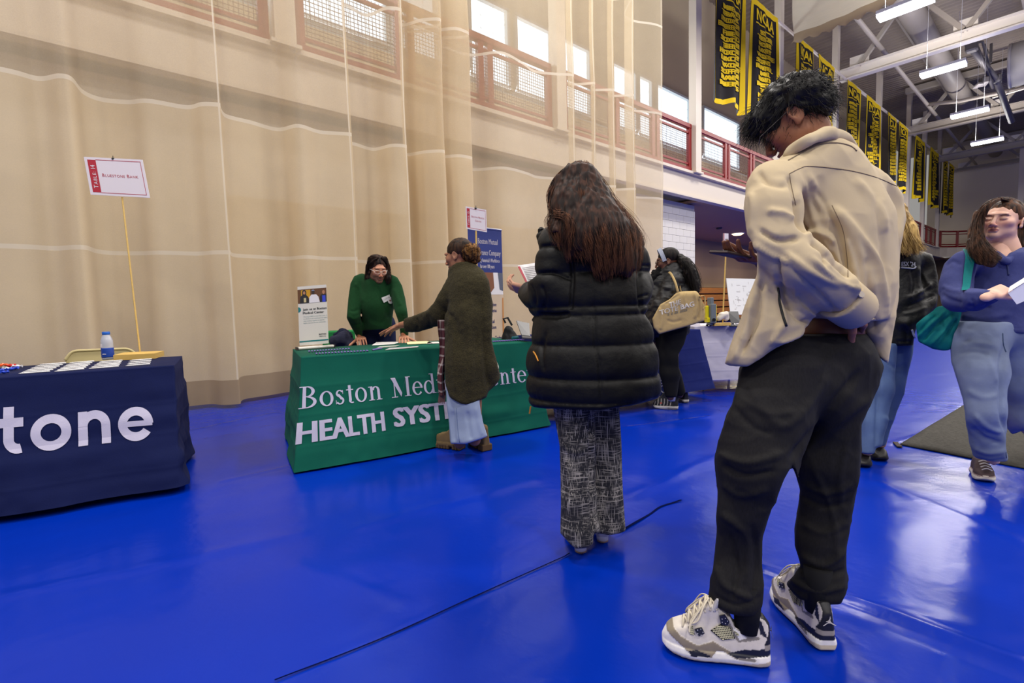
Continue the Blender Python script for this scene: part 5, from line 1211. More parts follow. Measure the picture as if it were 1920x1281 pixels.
# trousers: wide tweed legs
def tweed():
    m = bpy.data.materials.new('tweed'); m.use_nodes = True; nt = m.node_tree; N = nt.nodes; L = nt.links; b = N['Principled BSDF']; b.inputs['Roughness'].default_value = .9
    tc = N.new('ShaderNodeTexCoord'); outs = []
    for st_, sc in (((1, 1, .035), 300), ((.05, .05, 1), 300), ((1, 1, .3), 26)):
        mp = N.new('ShaderNodeMapping'); mp.inputs['Scale'].default_value = st_; L.new(tc.outputs['Object'], mp.inputs[0]); nz = N.new('ShaderNodeTexNoise'); nz.inputs['Scale'].default_value = sc; nz.inputs['Detail'].default_value = 1
        L.new(mp.outputs[0], nz.inputs['Vector']); outs.append(nz.outputs[0])
    mx = N.new('ShaderNodeMath'); mx.operation = 'MAXIMUM'; L.new(outs[0], mx.inputs[0]); L.new(outs[1], mx.inputs[1]); ad = N.new('ShaderNodeMath'); ad.operation = 'MULTIPLY_ADD'; L.new(outs[2], ad.inputs[0]); ad.inputs[1].default_value = .28; L.new(mx.outputs[0], ad.inputs[2])
    cr = N.new('ShaderNodeValToRGB'); cr.color_ramp.elements[0].position = .68; cr.color_ramp.elements[0].color = rgb(27, 27, 35); cr.color_ramp.elements[1].position = .88; cr.color_ramp.elements[1].color = rgb(168, 162, 156); L.new(ad.outputs[0], cr.inputs[0]); L.new(cr.outputs[0], b.inputs['Base Color'])
    bn = N.new('ShaderNodeBump'); bn.inputs['Strength'].default_value = .4; bn.inputs['Distance'].default_value = .002; L.new(mx.outputs[0], bn.inputs['Height']); L.new(bn.outputs[0], b.inputs['Normal']); return m
s = Sdf(np.minimum(pxl(1030, 1045, D-.25), pxl(1030, 740, D-.25))-.05, np.maximum(pxl(1185, 740, D+.3), pxl(1185, 1040, D+.3))+.03, .0065)
s.chain([(1076, 740, -.0, 40), (1079, 830, -.02, 36), (1080, 930, -.03, 36), (1083, 990, -.03, 40), (1086, 1050, -.03, 44)], D, .02)
s.chain([(1133, 740, .04, 36), (1137, 830, .05, 34), (1139, 930, .05, 36), (1141, 990, .05, 40), (1143, 1030, .05, 42)], D, .02)
s.clip([(1036, 740), (1160, 740), (1160, 770), (1166, 835), (1169, 926), (1173, 996), (1160, 1001), (1143, 1004), (1116, 1000), (1112, 1003), (1111, 1020), (1104, 1027), (1080, 1030), (1066, 1018), (1050, 1000), (1051, 941), (1049, 835), (1038, 766)], k=.010)
V, F = s.mesh(2); V = folds(V, F, [([(1109, 770), (1110, 900), (1112, 1010)], 4, -.016), ([(1065, 860), (1070, 930), (1075, 1020)], 7, .007), ([(1090, 800), (1094, 900), (1096, 1000)], 6, -.006), ([(1150, 830), (1152, 920), (1158, 990)], 7, .006), ([(1130, 780), (1132, 880), (1130, 960)], 6, -.005), ([(1052, 830), (1075, 850), (1100, 845)], 6, .004)], D)
V = crumple(V, F, .004, .11, (1, 1, .35), 6); garment('trousers', (V, F), tweed(), puf)
# shoes: white heeled ankle boots
m_wsh = mat('white_leather', (222, 218, 222), .4)
for hx, tx, off in (((1093, 1040), (1062, 985), 0), ((1132, 1020), (1116, 972), 0)):
    h_, R_, L_ = shoe_frame(hx, tx); h_, R_, L_ = h_, R_, .255; V, F = shoe(.0045, .255, w=.82, hollow=False, top=[(-.01, .10), (0, .14), (.02, .17), (.09, .17), (.13, .12), (.18, .085), (.24, .062), (.29, .04), (.31, .03)])
    V = V*np.array([1, .255/.30, 1]); V[:, 2] += .030*np.clip(1-V[:, 1]/.16, 0, 1); V = V@R_.T+h_; bt = garment('ankle_boot', (V, F), m_wsh, puf)
    a = h_+R_@np.array([0, .034, .0]); mo('heel', (tow(tube([a+np.array([0, 0, .002]), a+np.array([0, 0, .05])], [.025, .031], 16)[0]), tube([a, a+np.array([0, 0, .05])], [.025, .031], 16)[1]), m_wsh, bt, smooth=True)
    mo('heel_cap', (tow(tube([a, a+np.array([0, 0, .006])], [.0255, .026], 16)[0]), tube([a, a+np.array([0, 0, .006])], [.0255, .026], 16)[1]), mat('heel_tip', (120, 96, 86), .6), bt)
# coat
s = Sdf(np.minimum(pxl(960, 790, D-.35), pxl(960, 420, D-.35))-.02, np.maximum(pxl(1245, 420, D+.35), pxl(1250, 780, D+.35))+.02, .0065)
s.chain([(1060, 470, .0, 48), (1110, 450, .02, 50), (1165, 468, .02, 46)], D, .04)
s.chain([(1110, 490, .0, 96), (1112, 580, .0, 100), (1114, 680, .0, 116), (1116, 770, .0, 126)], D, .05, n=(.1, 1, 0), fl=.72)
s.chain([(1085, 430, .02, 30), (1050, 440, .06, 26)], D, .04); s.chain([(1020, 442, .16, 14), (1040, 448, .12, 20)], D, .03)
s.chain([(1046, 482, -.02, 40), (1042, 530, -.02, 44), (1044, 560, -.02, 42)], D, .03)
s.chain([(1044, 562, -.02, 38), (1015, 568, .08, 33), (992, 552, .20, 27), (984, 545, .24, 22)], D, .03)
s.chain([(1180, 480, .0, 34), (1190, 530, .02, 34), (1188, 585, .05, 30), (1180, 610, .12, 26)], D, .02)
s.clip([(1010, 440), (1025, 430), (1060, 425), (1110, 400), (1160, 420), (1190, 432), (1204, 455), (1215, 498), (1219, 535), (1210, 582), (1206, 592), (1216, 615), (1226, 655), (1231, 700), (1233, 745), (1190, 757), (1125, 768), (1060, 766), (1001, 763), (990, 752), (988, 722), (989, 668), (999, 610), (1003, 592), (988, 575), (978, 556), (978, 545), (985, 532), (1003, 524), (1008, 514), (1010, 482), (1014, 458)], k=.008)
V, F = s.mesh(2)
zl = [float(dep(1112, y, D-.1)[2]) for y in (380, 463, 511, 575, 591, 646, 707, 749, 767, 800)]
V = puff(V, F, zl, .016); V = folds(V, F, [([(1012, 463), (1040, 461), (1072, 470)], 3, -.010), ([(1010, 513), (1040, 512), (1072, 525)], 3, -.010), ([(1072, 480), (1073, 530), (1070, 585)], 4, -.014), ([(1005, 590), (1040, 592), (1070, 588)], 5, -.014), ([(988, 528), (1000, 545), (1005, 575)], 3, -.008), ([(1015, 535), (1022, 555), (1020, 585)], 3, -.008), ([(1113, 540), (1116, 640), (1124, 690), (1128, 766)], 2.5, -.006),
                              ([(1202, 470), (1198, 530), (1203, 590)], 3, -.012), ([(1200, 500), (1214, 498), (1218, 500)], 2, -.008), ([(1196, 560), (1206, 556), (1216, 552)], 2, -.008), ([(1020, 700), (1016, 660), (1024, 620)], 4, -.008)], D)
pcoat = garment('puffer_coat', (V, F), m_puf, puf)
line_on(bvh_of(pcoat), [(1001, 660), (1006, 668), (1010, 678)], .004, 'zip_pull', mat('gold_zip', (190, 130, 50), .4, .6), pcoat, .002)
mo('zip_pull', tube([dep(995, 762, D-.12), dep(993, 776, D-.12)], .0035, 6), mat('gold_zip', (190, 130, 50)), pcoat)
mo('hood_tab', join(box(dep(1016, 437, D+.16), (.05, .03, .05), rotz(.5), .01)), m_puf, pcoat)
# body
SKW = (188, 140, 112); R = euler(15, -16, 3); hc = pxl(1090, 362, D+.01); V, F, c = headmesh(SKW, .97, fem=True, neck=.05)
hm = handmesh(pxl(991, 546, D+.22), pxl(968, 540, D+.26)-pxl(991, 546, D+.22), (.5, .3, .6), 1, size=.92, curl=(18, 26, 34, 40), thumb=(20, 20))
def core(pts, r, h=.014):
    P = [np.array(p) for p in pts]; s = Sdf(np.min(P, 0)-max(r)-.03, np.max(P, 0)+max(r)+.03, h)
    for a, b, ra, rb in zip(P[:-1], P[1:], r[:-1], r[1:]): s.cone(a, b, ra, rb, k=.03)
    return s.mesh(1)
tr_ = core([hc+np.array([0, 0, -.13]), pxl(1112, 480, D+.02), pxl(1112, 720, D+.02)], [.05, .10, .11]); ar_ = core([pxl(1046, 490, D), pxl(1044, 560, D), pxl(988, 548, D+.22)], [.04, .036, .026], .008)
lg1 = core([pxl(1080, 700, D), pxl(1080, 900, D-.02), pxl(1085, 1005, D-.02)], [.05, .04, .03]); lg2 = core([pxl(1138, 700, D+.04), pxl(1138, 900, D+.05), pxl(1135, 990, D+.06)], [.045, .035, .03])
body_obj(puf, [(place(V, R, hc), F, c), (*hm, SKW), (*tr_, SKW), (*ar_, SKW), (*lg1, SKW), (*lg2, SKW)], m_skin)
# hair
def hair_mat(name, dark, light, amt=(.42, .62), rough=.55, spec=.16):
    m = bpy.data.materials.new(name); m.use_nodes = True; nt = m.node_tree; N = nt.nodes; L = nt.links; b = N['Principled BSDF']; b.inputs['Roughness'].default_value = rough; b.inputs['Specular IOR Level'].default_value = spec
    tc = N.new('ShaderNodeTexCoord'); mp = N.new('ShaderNodeMapping'); mp.inputs['Scale'].default_value = (1, 1, .12); L.new(tc.outputs['Object'], mp.inputs[0]); nz = N.new('ShaderNodeTexNoise'); nz.inputs['Scale'].default_value = 60; nz.inputs['Detail'].default_value = 3; L.new(mp.outputs[0], nz.inputs['Vector'])
    cr = N.new('ShaderNodeValToRGB'); cr.color_ramp.elements[0].position = amt[0]; cr.color_ramp.elements[0].color = rgb(*dark); cr.color_ramp.elements[1].position = amt[1]; cr.color_ramp.elements[1].color = rgb(*light); L.new(nz.outputs[0], cr.inputs[0]); L.new(cr.outputs[0], b.inputs['Base Color']); return m
m_brn = hair_mat('brown_hair', (42, 26, 22), (112, 72, 50))
m_brd = hair_mat('brown_hair_dark', (30, 19, 16), (66, 42, 32))
s = Sdf(pxl(1010, 560, D-.4)-.02, pxl(1230, 290, D+.25)+.02, .0055)
s.ell(hc+np.array([0, -.008, .034]), (.092, .122, .112), k=0); s.chain([(1086, 350, -.05, 52), (1092, 400, -.10, 58), (1112, 450, -.14, 70), (1145, 490, -.15, 52)], D, .05, n=(0, 1, 0), fl=.62)
s.chain([(1050, 400, -.06, 22), (1046, 440, -.14, 20), (1060, 475, -.17, 12)], D, .02); s.chain([(1175, 420, -.10, 18), (1185, 460, -.13, 16), (1170, 500, -.15, 16)], D, .03)
s.chain([(1110, 480, -.17, 22), (1122, 505, -.18, 16), (1130, 525, -.18, 8)], D, .02)
s.clip([(1089, 303), (1112, 310), (1128, 335), (1146, 362), (1160, 388), (1180, 410), (1196, 437), (1203, 468), (1194, 505), (1178, 522), (1160, 512), (1146, 518), (1130, 528), (1118, 505), (1106, 492), (1090, 470), (1076, 470), (1070, 494), (1060, 480), (1058, 460), (1046, 436), (1032, 436), (1030, 420), (1036, 400), (1027, 372), (1031, 350), (1046, 328), (1066, 308)], k=.01)
V, F = s.mesh(1); N = normals(V, F); V = V+N*(.005*vn(V*np.array([1, 1, .12]), .010, 3)+.006*vn(V*np.array([1, 1, .2]), .035, 5))[:, None]
garment('hair', (V, F), m_brd, puf)
def gd(pts): return np.array([pxl(x, y, D+d) for x, y, d in pts])
G = [gd(g) for g in ([(1080, 306, -.03), (1050, 328, -.06), (1032, 362, -.07), (1036, 400, -.09), (1030, 422, -.12), (1044, 452, -.17)], [(1082, 306, -.05), (1058, 335, -.09), (1042, 375, -.10), (1040, 405, -.13), (1060, 405, -.20), (1072, 425, -.22), (1066, 455, -.21), (1070, 492, -.19)],
     [(1085, 306, -.07), (1068, 345, -.12), (1060, 390, -.14), (1070, 430, -.19), (1082, 462, -.20), (1096, 480, -.20)], [(1088, 306, -.08), (1080, 350, -.14), (1082, 400, -.18), (1092, 445, -.21), (1108, 475, -.21), (1126, 524, -.20)],
     [(1090, 306, -.08), (1092, 350, -.15), (1100, 400, -.19), (1112, 440, -.23), (1126, 478, -.23), (1134, 526, -.20)], [(1093, 306, -.08), (1104, 345, -.14), (1118, 390, -.18), (1136, 435, -.23), (1146, 475, -.22), (1144, 516, -.20)],
     [(1096, 307, -.07), (1116, 342, -.12), (1134, 380, -.15), (1158, 425, -.20), (1168, 465, -.21), (1160, 516, -.19)], [(1100, 308, -.05), (1124, 342, -.09), (1144, 378, -.11), (1172, 415, -.15), (1186, 455, -.18), (1180, 520, -.18)],
     [(1102, 308, -.03), (1130, 345, -.06), (1150, 380, -.08), (1178, 412, -.10), (1200, 450, -.14), (1194, 505, -.16)])]
garment('hair_strands', strands(G, 4600, .0011, 3, .0075, 20, .3, wave=.010), m_brn, puf)
garment('hair_strands', strands(G[3:], 260, .0008, 8, .016, 20, .3, wave=.018), m_brn, puf)
# sheets she holds
pg1 = root('paper_sheets', 'printed sheets with a crimson edge held in front of the black quilted coat', 'paper', tuple(dep(990, 512, D+.3)))
m_pap = mat('paper_white', (226, 224, 226), .6); m_crim = mat('crimson_print', (176, 28, 58), .6)
def quad(c4, m, name, par, th=.0015, n=None):
    P = np.array(c4); nn = np.cross(P[1]-P[0], P[3]-P[0]); nn /= np.linalg.norm(nn); V = np.vstack([P, P+nn*th]); return mo(name, (V, [(0, 1, 2, 3), (7, 6, 5, 4), (0, 4, 5, 1), (1, 5, 6, 2), (2, 6, 7, 3), (3, 7, 4, 0)]), m, par)
Q = [dep(971, 500, D+.20), dep(1012, 494, D+.34), dep(1022, 528, D+.28), dep(987, 532, D+.15)]
quad(Q, m_pap, 'sheet', pg1); Q2 = [q+np.array([.004, .006, .006]) for q in Q]; quad(Q2, m_pap, 'sheet', pg1)
e = lambda a, b, t: a+(b-a)*t
quad([Q[0]-FH*.004, e(Q[0], Q[1], .09)-FH*.004, e(Q[3], Q[2], .09)-FH*.004, Q[3]-FH*.004], m_crim, 'crimson_edge', pg1)
for i in range(8):
    a = e(Q[0], Q[3], .12+.095*i)-FH*.003; b = e(Q[1], Q[2], .12+.095*i)-FH*.003; mo('text_line', tube([e(a, b, .16), e(a, b, .9)], .0009, 4), mat('print_grey', (120, 110, 116), .8), pg1)

# ---------------------------------------------------------------- the woman in the olive coat
D = 3.50
olv = root('person', 'person with curly bun in long olive coat reaching over the green table', 'person', tuple(onz(880, 842)))
m_olv = mat('olive_boucle', (52, 47, 28), .95, sheen=.03, noise=(110, .35), bump=(140, .9, .006), bump2=(9, .3, .02))
m_jean = mat('pale_denim', (150, 164, 188), .85, noise=(5, .10), bump=(200, .25, .001), bump2=(12, .3, .01))
s = Sdf(np.minimum(pxl(820, 845, D-.25), pxl(820, 700, D-.2))-.03, pxl(930, 690, D+.3)+.03, .008)
s.chain([(866, 700, .0, 32), (862, 760, .0, 30), (860, 838, -.02, 28)], D, .03); s.chain([(884, 700, -.05, 30), (884, 760, -.06, 30), (888, 830, -.06, 32)], D, .03)
s.clip([(836, 700), (898, 700), (900, 760), (905, 790), (914, 818), (900, 824), (872, 832), (845, 833), (842, 800), (838, 760)], k=.012)
V, F = s.mesh(2); V = folds(V, F, [([(856, 760), (858, 800), (862, 830)], 5, .008), ([(876, 770), (880, 800), (884, 828)], 4, -.010), ([(850, 770), (850, 800), (852, 830)], 4, -.006), ([(892, 760), (898, 795), (905, 818)], 4, .006)], D); V = crumple(V, F, .004, .1, (1, 1, .6), 2)
jn = garment('jeans', (V, F), m_jean, olv); TJ2 = bvh_of(jn); line_on(TJ2, [(856, 765), (858, 800), (862, 830)], .002, 'seam', mat('denim_seam', (110, 128, 160), .9), jn, .001)
m_bt = mat('tan_suede', (112, 92, 62), .85, noise=(30, .08)); m_bs = mat('boot_sole', (96, 74, 50), .8)
for a, b, l in (((868, 843), (812, 836), .27), ((914, 846), (880, 830), .26)):
    h_, R_, L_ = shoe_frame(a, b); V, F = shoe(.005, .27, w=1.0, hollow=False, top=[(-.01, .12), (0, .15), (.02, .17), (.10, .17), (.14, .12), (.18, .10), (.24, .09), (.285, .075), (.30, .05), (.31, .04)]); V[:, 1] *= l/.30
    V[:, 2] += .02; bt = garment('boot', (V@R_.T+h_, F), m_bt, olv)
    for y0, y1, z1 in ((.0, .075, .05), (.10, .255, .034)):
        ps = []; n_ = 6 if y1 > .1 else 3
        for i in range(n_):
            yy = y0+(y1-y0)*(i+.5)/n_; ps.append((lambda q: (tow(q[0]@R_.T+h_), q[1]))(box((0, yy*l/.27, z1/2), (.088 if yy < .22 else .07, (y1-y0)/n_*.96*l/.27, z1), None, .006)))
        mo('sole', join(*ps), m_bs, bt)
s = Sdf(np.minimum(pxl(735, 770, D-.3), pxl(735, 480, D-.3))-.03, np.maximum(pxl(950, 480, D+.4), pxl(950, 770, D+.4))+.02, .0085)
s.chain([(868, 512, .05, 30), (884, 545, .0, 44), (884, 600, -.02, 46), (878, 680, -.02, 48), (876, 760, -.02, 52)], D, .05, n=(.2, 1, 0), fl=.85)
s.chain([(900, 540, -.05, 24), (905, 620, -.05, 24), (915, 690, -.05, 22), (925, 712, -.05, 14)], D, .04); s.chain([(862, 495, .04, 20), (884, 498, .02, 22)], D, .03)
s.chain([(850, 550, .06, 30), (825, 585, .10, 26), (795, 600, .22, 21), (752, 612, .36, 19)], D, .03)
s.clip([(838, 522), (842, 502), (856, 492), (875, 490), (893, 498), (905, 507), (917, 528), (923, 571), (921, 640), (930, 675), (941, 708), (930, 722), (915, 735), (912, 745), (898, 752), (877, 759), (862, 757), (843, 744), (836, 722), (834, 680), (833, 614), (820, 612), (785, 622), (765, 622), (749, 626), (746, 614), (749, 600), (775, 593), (802, 582), (815, 566), (824, 550)], k=.012)
V, F = s.mesh(2); V = folds(V, F, [([(840, 560), (835, 590), (834, 620)], 4, -.015), ([(800, 590), (806, 605), (804, 616)], 3, -.008), ([(780, 595), (784, 608), (782, 620)], 3, -.008), ([(822, 575), (850, 600), (862, 640)], 6, -.012), ([(868, 560), (880, 640), (878, 740)], 9, .014), ([(902, 560), (908, 640), (916, 730)], 5, -.016), ([(890, 540), (896, 600), (892, 680)], 6, -.008), ([(852, 620), (852, 680), (856, 740)], 6, .010)], D)
V = crumple(V, F, .006, .13, (1, 1, .6), 4); V = crumple(V, F, .0025, .03, (1, 1, 1), 9); garment('coat', (V, F), m_olv, olv)
SKO = (150, 102, 76); R = euler(68, -12, 0); hc = pxl(860, 481, D+.05); V, F, c = headmesh(SKO, .96, fem=True, neck=.05)
w0 = pxl(751, 610, D+.37); hm = handmesh(w0, pxl(736, 617, D+.40)-w0, (.25, -.3, -.85), 1, size=1.0, curl=(4, 6, 10, 14), thumb=(32, 8), spread=9)
body_obj(olv, [(place(V, R, hc), F, c), (*hm, SKO), (*core([hc+np.array([0, 0, -.14]), pxl(878, 560, D), pxl(876, 720, D)], [.045, .09, .10]), SKO), (*core([pxl(850, 555, D+.06), pxl(800, 602, D+.2), w0], [.04, .034, .026], .008), SKO), (*core([pxl(868, 720, D), pxl(862, 830, D)], [.07, .045]), SKO), (*core([pxl(886, 720, D-.04), pxl(890, 825, D-.05)], [.07, .045]), SKO)], m_skin)
s = Sdf(hc-.17, hc+.19, .006); hd = lambda p: hc+R@np.array(p)
s.ell(hd((0, -.022, .046)), (.079, .098, .084), R, k=0); s.ell(hd((0, -.07, -.01)), (.055, .04, .05), R, k=.02); s.ell(hd((0, .11, -.04)), (.08, .065, .085), R, k=.006, op='sub')
for q in (-1, 1): s.ell(hd((q*.085, .012, -.03)), (.03, .04, .045), R, k=.006, op='sub')
V, F = s.mesh(1); N = normals(V, F); V = V+N*(.0015*vn(V, .012, 2))[:, None]; m_dk = hair_mat('sleek_dark_hair', (30, 20, 15), (62, 42, 28)); garment('hair', (V, F), m_dk, olv)
bc = pxl(884, 474, D-.02); s = Sdf(bc-.12, bc+.12, .006); s.ell(bc, (.062, .060, .062), k=0); s.ell(bc+np.array([.03, 0, -.04]), (.035, .035, .035), k=.02); V, F = s.mesh(1); N = normals(V, F); V = V+N*(.012*vn(V, .022, 6)+.006*vn(V, .009, 7))[:, None]
m_bun = hair_mat('curly_bun_hair', (52, 32, 16), (140, 96, 48)); garment('hair_bun', (V, F), m_bun, olv)
rg = np.random.RandomState(2); vs = []; fs = []; nv = 0
for i in range(260):
    d = rg.randn(3); d /= np.linalg.norm(d); p = bc+d*.055; a = rg.rand()*6; e1 = np.cross(d, [0, 0, 1]); e1 /= np.linalg.norm(e1); e2 = np.cross(d, e1); r = .008+.010*rg.rand()
    t = np.linspace(0, 5, 12)[:, None]; P = p+d*.010*t/5*2*rg.rand()+e1*r*np.cos(t+a)+e2*r*np.sin(t+a); v, f = tube(P, .0013, 3, False); vs.append(v); fs.append(np.array(f)+nv); nv += len(v)
garment('hair_curls', (np.vstack(vs), np.vstack(fs)), m_bun, olv)
# plaid scarf hanging in front
scf = root('plaid_scarf', 'burgundy plaid fringed scarf hanging from the front of the olive coat', 'scarf', tuple(dep(829, 740, D+.02)))
def plaid():
    m = bpy.data.materials.new('plaid'); m.use_nodes = True; nt = m.node_tree; N = nt.nodes; L = nt.links; b = N['Principled BSDF']; b.inputs['Roughness'].default_value = .95
    tc = N.new('ShaderNodeTexCoord'); col = None
    for ax_, sc in (('X', 9), ('Z', 5)):
        w_ = N.new('ShaderNodeTexWave'); w_.bands_direction = ax_; w_.inputs['Scale'].default_value = sc; L.new(tc.outputs['Object'], w_.inputs[0]); cr = N.new('ShaderNodeValToRGB'); cr.color_ramp.elements[0].position = .86; cr.color_ramp.elements[0].color = rgb(74, 30, 36); cr.color_ramp.elements[1].position = .93; cr.color_ramp.elements[1].color = rgb(190, 176, 168); L.new(w_.outputs[0], cr.inputs[0])
        if col is None: col = cr.outputs[0]
        else:
            mx = N.new('ShaderNodeMix'); mx.data_type = 'RGBA'; mx.inputs[0].default_value = .5; L.new(col, mx.inputs[6]); L.new(cr.outputs[0], mx.inputs[7]); col = mx.outputs[2]
    L.new(col, b.inputs['Base Color']); return m
ys = np.linspace(600, 742, 40); V = []
for y in ys:
    for j, t in enumerate(np.linspace(0, 1, 8)): V.append(dep(822+t*13+2*math.sin(y*.06), y, D-.02+.03*math.sin(t*6+y*.02)))
V = np.array(V); n_ = len(V); V2 = np.vstack([V, V+FH*.012]); g = gridf(40, 8); mo('scarf_cloth', (V2, np.vstack([g, g[:, ::-1]+n_])), plaid(), scf, smooth=True)
mo('fringe', join(*[tube([dep(822.5+i*1.0+2*math.sin(742*.06), 741, D), dep(821.5+i*1.05, 754+2*(i % 3), D)], .0022, 4) for i in range(13)]), mat('fringe_mix', (120, 80, 78), .95), scf)
# cream tote hanging on her far side
crm = root('cream_bag', 'cream cloth bag peeking out behind the right side of the olive coat', 'bag', tuple(dep(922, 715, D+.05)))
s = Sdf(pxl(900, 725, D-.06)-.03, pxl(940, 640, D+.2)+.03, .008); s.chain([(915, 655, .08, 10), (921, 690, .08, 13), (922, 705, .08, 12)], D, .02); V, F = s.mesh(1); garment('bag_body', (V, F), mat('cream_cloth', (208, 200, 184), .9), crm)
# ---------------------------------------------------------------- the man in the green sweater behind the table
D = 4.55
grn = root('person', 'bearded person in glasses and green sweater leaning on the green table', 'person', (float(onz(712, 640)[0]), float(onz(712, 640)[1]), 0.0))
grn.location = tuple(tow(pxl(708, 640, D+.1))[:2])+(0,); BASE[grn.name] = np.array(grn.location)
m_swt = mat('green_knit', (16, 58, 28), .92, sheen=.03, noise=(60, .12), bump=(260, .4, .002), bump2=(14, .3, .012))
wl_ = tol(onz(676, 634, .79)); wr_ = tol(onz(757, 632, .79))
s = Sdf(np.minimum(pxl(640, 665, D-.5), pxl(640, 665, D-.1))-.04, np.maximum(pxl(780, 490, D+.5), pxl(780, 660, D+.5))+.05, .0085)
s.chain([(675, 528, .08, 16), (705, 530, .12, 20), (738, 528, .08, 16)], D, .05)
s.chain([(706, 535, .08, 30), (706, 570, .10, 32), (708, 600, .22, 31), (709, 625, .30, 30)], D, .05)
s.cone(pxl(668, 534, D+.06), pxl(661, 590, D-.02), rpx(16, 668, D), rpx(14, 660, D), k=.03); s.cone(pxl(661, 590, D-.02), wl_+np.array([0, .02, .03]), rpx(14, 660, D), rpx(9.5, 670, D), k=.02)
s.cone(pxl(745, 534, D+.06), pxl(753, 585, D-.02), rpx(16, 745, D), rpx(13.5, 750, D), k=.03); s.cone(pxl(753, 585, D-.02), wr_+np.array([0, .02, .03]), rpx(13, 750, D), rpx(9, 757, D), k=.02)
s.plane(pxl(708, 622, D+.3), (0, .0, -1), k=.0) if False else None
s.clip([(664, 518), (678, 512), (690, 517), (704, 527), (720, 524), (730, 513), (745, 520), (754, 536), (760, 560), (765, 592), (767, 632), (752, 634), (747, 603), (738, 578), (734, 616), (678, 620), (679, 600), (678, 572), (676, 590), (679, 616), (680, 637), (664, 640), (657, 614), (650, 596), (653, 560), (657, 532)], k=.010)
V, F = s.mesh(2); V = folds(V, F, [([(655, 580), (662, 584), (672, 580)], 2.5, -.008), ([(653, 592), (664, 598), (676, 592)], 2.5, .008), ([(658, 606), (668, 610), (677, 606)], 2.5, -.006), ([(664, 530), (676, 545), (680, 570)], 4, .01), ([(706, 535), (716, 560), (730, 600)], 4, -.008), ([(738, 540), (745, 560), (752, 575)], 4, .008), ([(750, 590), (757, 596), (764, 592)], 2.5, -.007), ([(690, 600), (700, 608), (720, 612)], 4, .008)], D)
swt = garment('sweater', (V, F), m_swt, grn)
s = Sdf(pxl(660, 900, D+.05)-np.array([.1, .1, 0]), pxl(760, 595, D+.6)+.1, .012)
b0 = pxl(708, 610, D+.32); gz = .02
s.cone(b0+np.array([-.08, 0, -.02]), np.array([b0[0]-.10, b0[1]+.0, .08]), .095, .06, k=.03); s.cone(b0+np.array([.08, 0, -.02]), np.array([b0[0]+.11, b0[1]+.02, .08]), .095, .06, k=.03); s.cone(b0+np.array([-.06, 0, .02]), b0+np.array([.06, 0, .02]), .11, .11, k=.03)
garment('trousers', s.mesh(1), mat('navy_trousers', (24, 30, 66), .85, noise=(9, .1)), grn)
for sx in (-.1, .11):
    V, F = shoe(.008, .29, hollow=False); V = V@rotz(PI).T+np.array([b0[0]+sx, b0[1]+.07, 0]); garment('shoe', (V, F), mat('black_shoe', (24, 22, 22), .5), grn)
SKG = (190, 134, 106); R = euler(212, -20, 0); hc = pxl(708, 506, D-.03)
V, F, c = headmesh(SKG, .98, beard=(44, 32, 28), stub=(pxl(706, 540, D+.12)-hc)@R, h=.003); hd = lambda p: hc+R@np.array(p)
hl = handmesh(wl_, tol(onz(684, 648, .755))-wl_, (0, .2, -1), -1, size=1.15, curl=(22, 24, 26, 28), thumb=(45, 10), spread=4); hr = handmesh(wr_, tol(onz(757, 647, .755))-wr_, (0, .2, -1), 1, size=1.15, curl=(18, 20, 20, 22), thumb=(50, 8), spread=5)
body_obj(grn, [(place(V, R, hc), F, c), (*hl, SKG), (*hr, SKG), (*core([hc+np.array([0, .03, -.10]), pxl(706, 560, D+.12), b0], [.05, .09, .09]), SKG), (*core([wl_, pxl(662, 590, D-.0), pxl(670, 536, D+.07)], [.024, .034, .04]), SKG), (*core([wr_, pxl(752, 585, D), pxl(744, 536, D+.07)], [.024, .034, .04]), SKG),
                 (*core([b0+np.array([-.09, 0, 0]), np.array([b0[0]-.10, b0[1], .08])], [.07, .04]), SKG), (*core([b0+np.array([.09, 0, 0]), np.array([b0[0]+.11, b0[1], .08])], [.07, .04]), SKG)], m_skin)
s = Sdf(hc-np.array([.2, .2, .22]), hc+.19, .0055)
s.ell(hd((0, -.028, .050)), (.084, .100, .086), R, k=0)
for q in (-1, 1):
    s.cone(hd((q*.080, -.01, .03)), hc+np.array([q*-.085, -.005, -.07]), .026, .024, k=.02); s.cone(hc+np.array([q*-.085, -.005, -.07]), hc+np.array([q*-.088, .0, -.125]), .024, .014, k=.02)
s.cone(hd((0, -.10, .0)), hc+np.array([0, .08, -.12]), .05, .05, k=.03)
s.ell(hd((0, .115, -.02)), (.066, .07, .085), R, k=.008, op='sub'); s.ell(hd((0, .105, .035)), (.058, .045, .052), R, k=.02, op='sub')
V, F = s.mesh(1); N = normals(V, F); V = V+N*(.005*vn(V*np.array([1, 1, .3]), .014, 3)+.006*vn(V, .035, 5))[:, None]
m_dh = hair_mat('dark_wavy_hair', (22, 17, 16), (66, 46, 36)); garment('hair', (V, F), m_dh, grn)
GG = []
for q in (-1, 1):
    for a, b in ((.02, .07), (.045, .03), (.05, -.02)):
        p = [hd((q*a*.5, .045, .125)), hd((q*a*1.5, b*.7, .115)), hd((q*.088, b*.5, .05)), hc+np.array([-q*.10, b*.4-.01, -.06]), hc+np.array([-q*(.095+.01), b*.3, -.13])]; GG.append((q, np.array(p)))
for q in (-1, 1): garment('hair_strands', strands([g for s_, g in GG if s_ == q], 420, .0013, 4+q, .006, 14, .3, wave=.008), m_dh, grn)
gl = mat('clear_frame', (214, 208, 196), .3)
gp = []
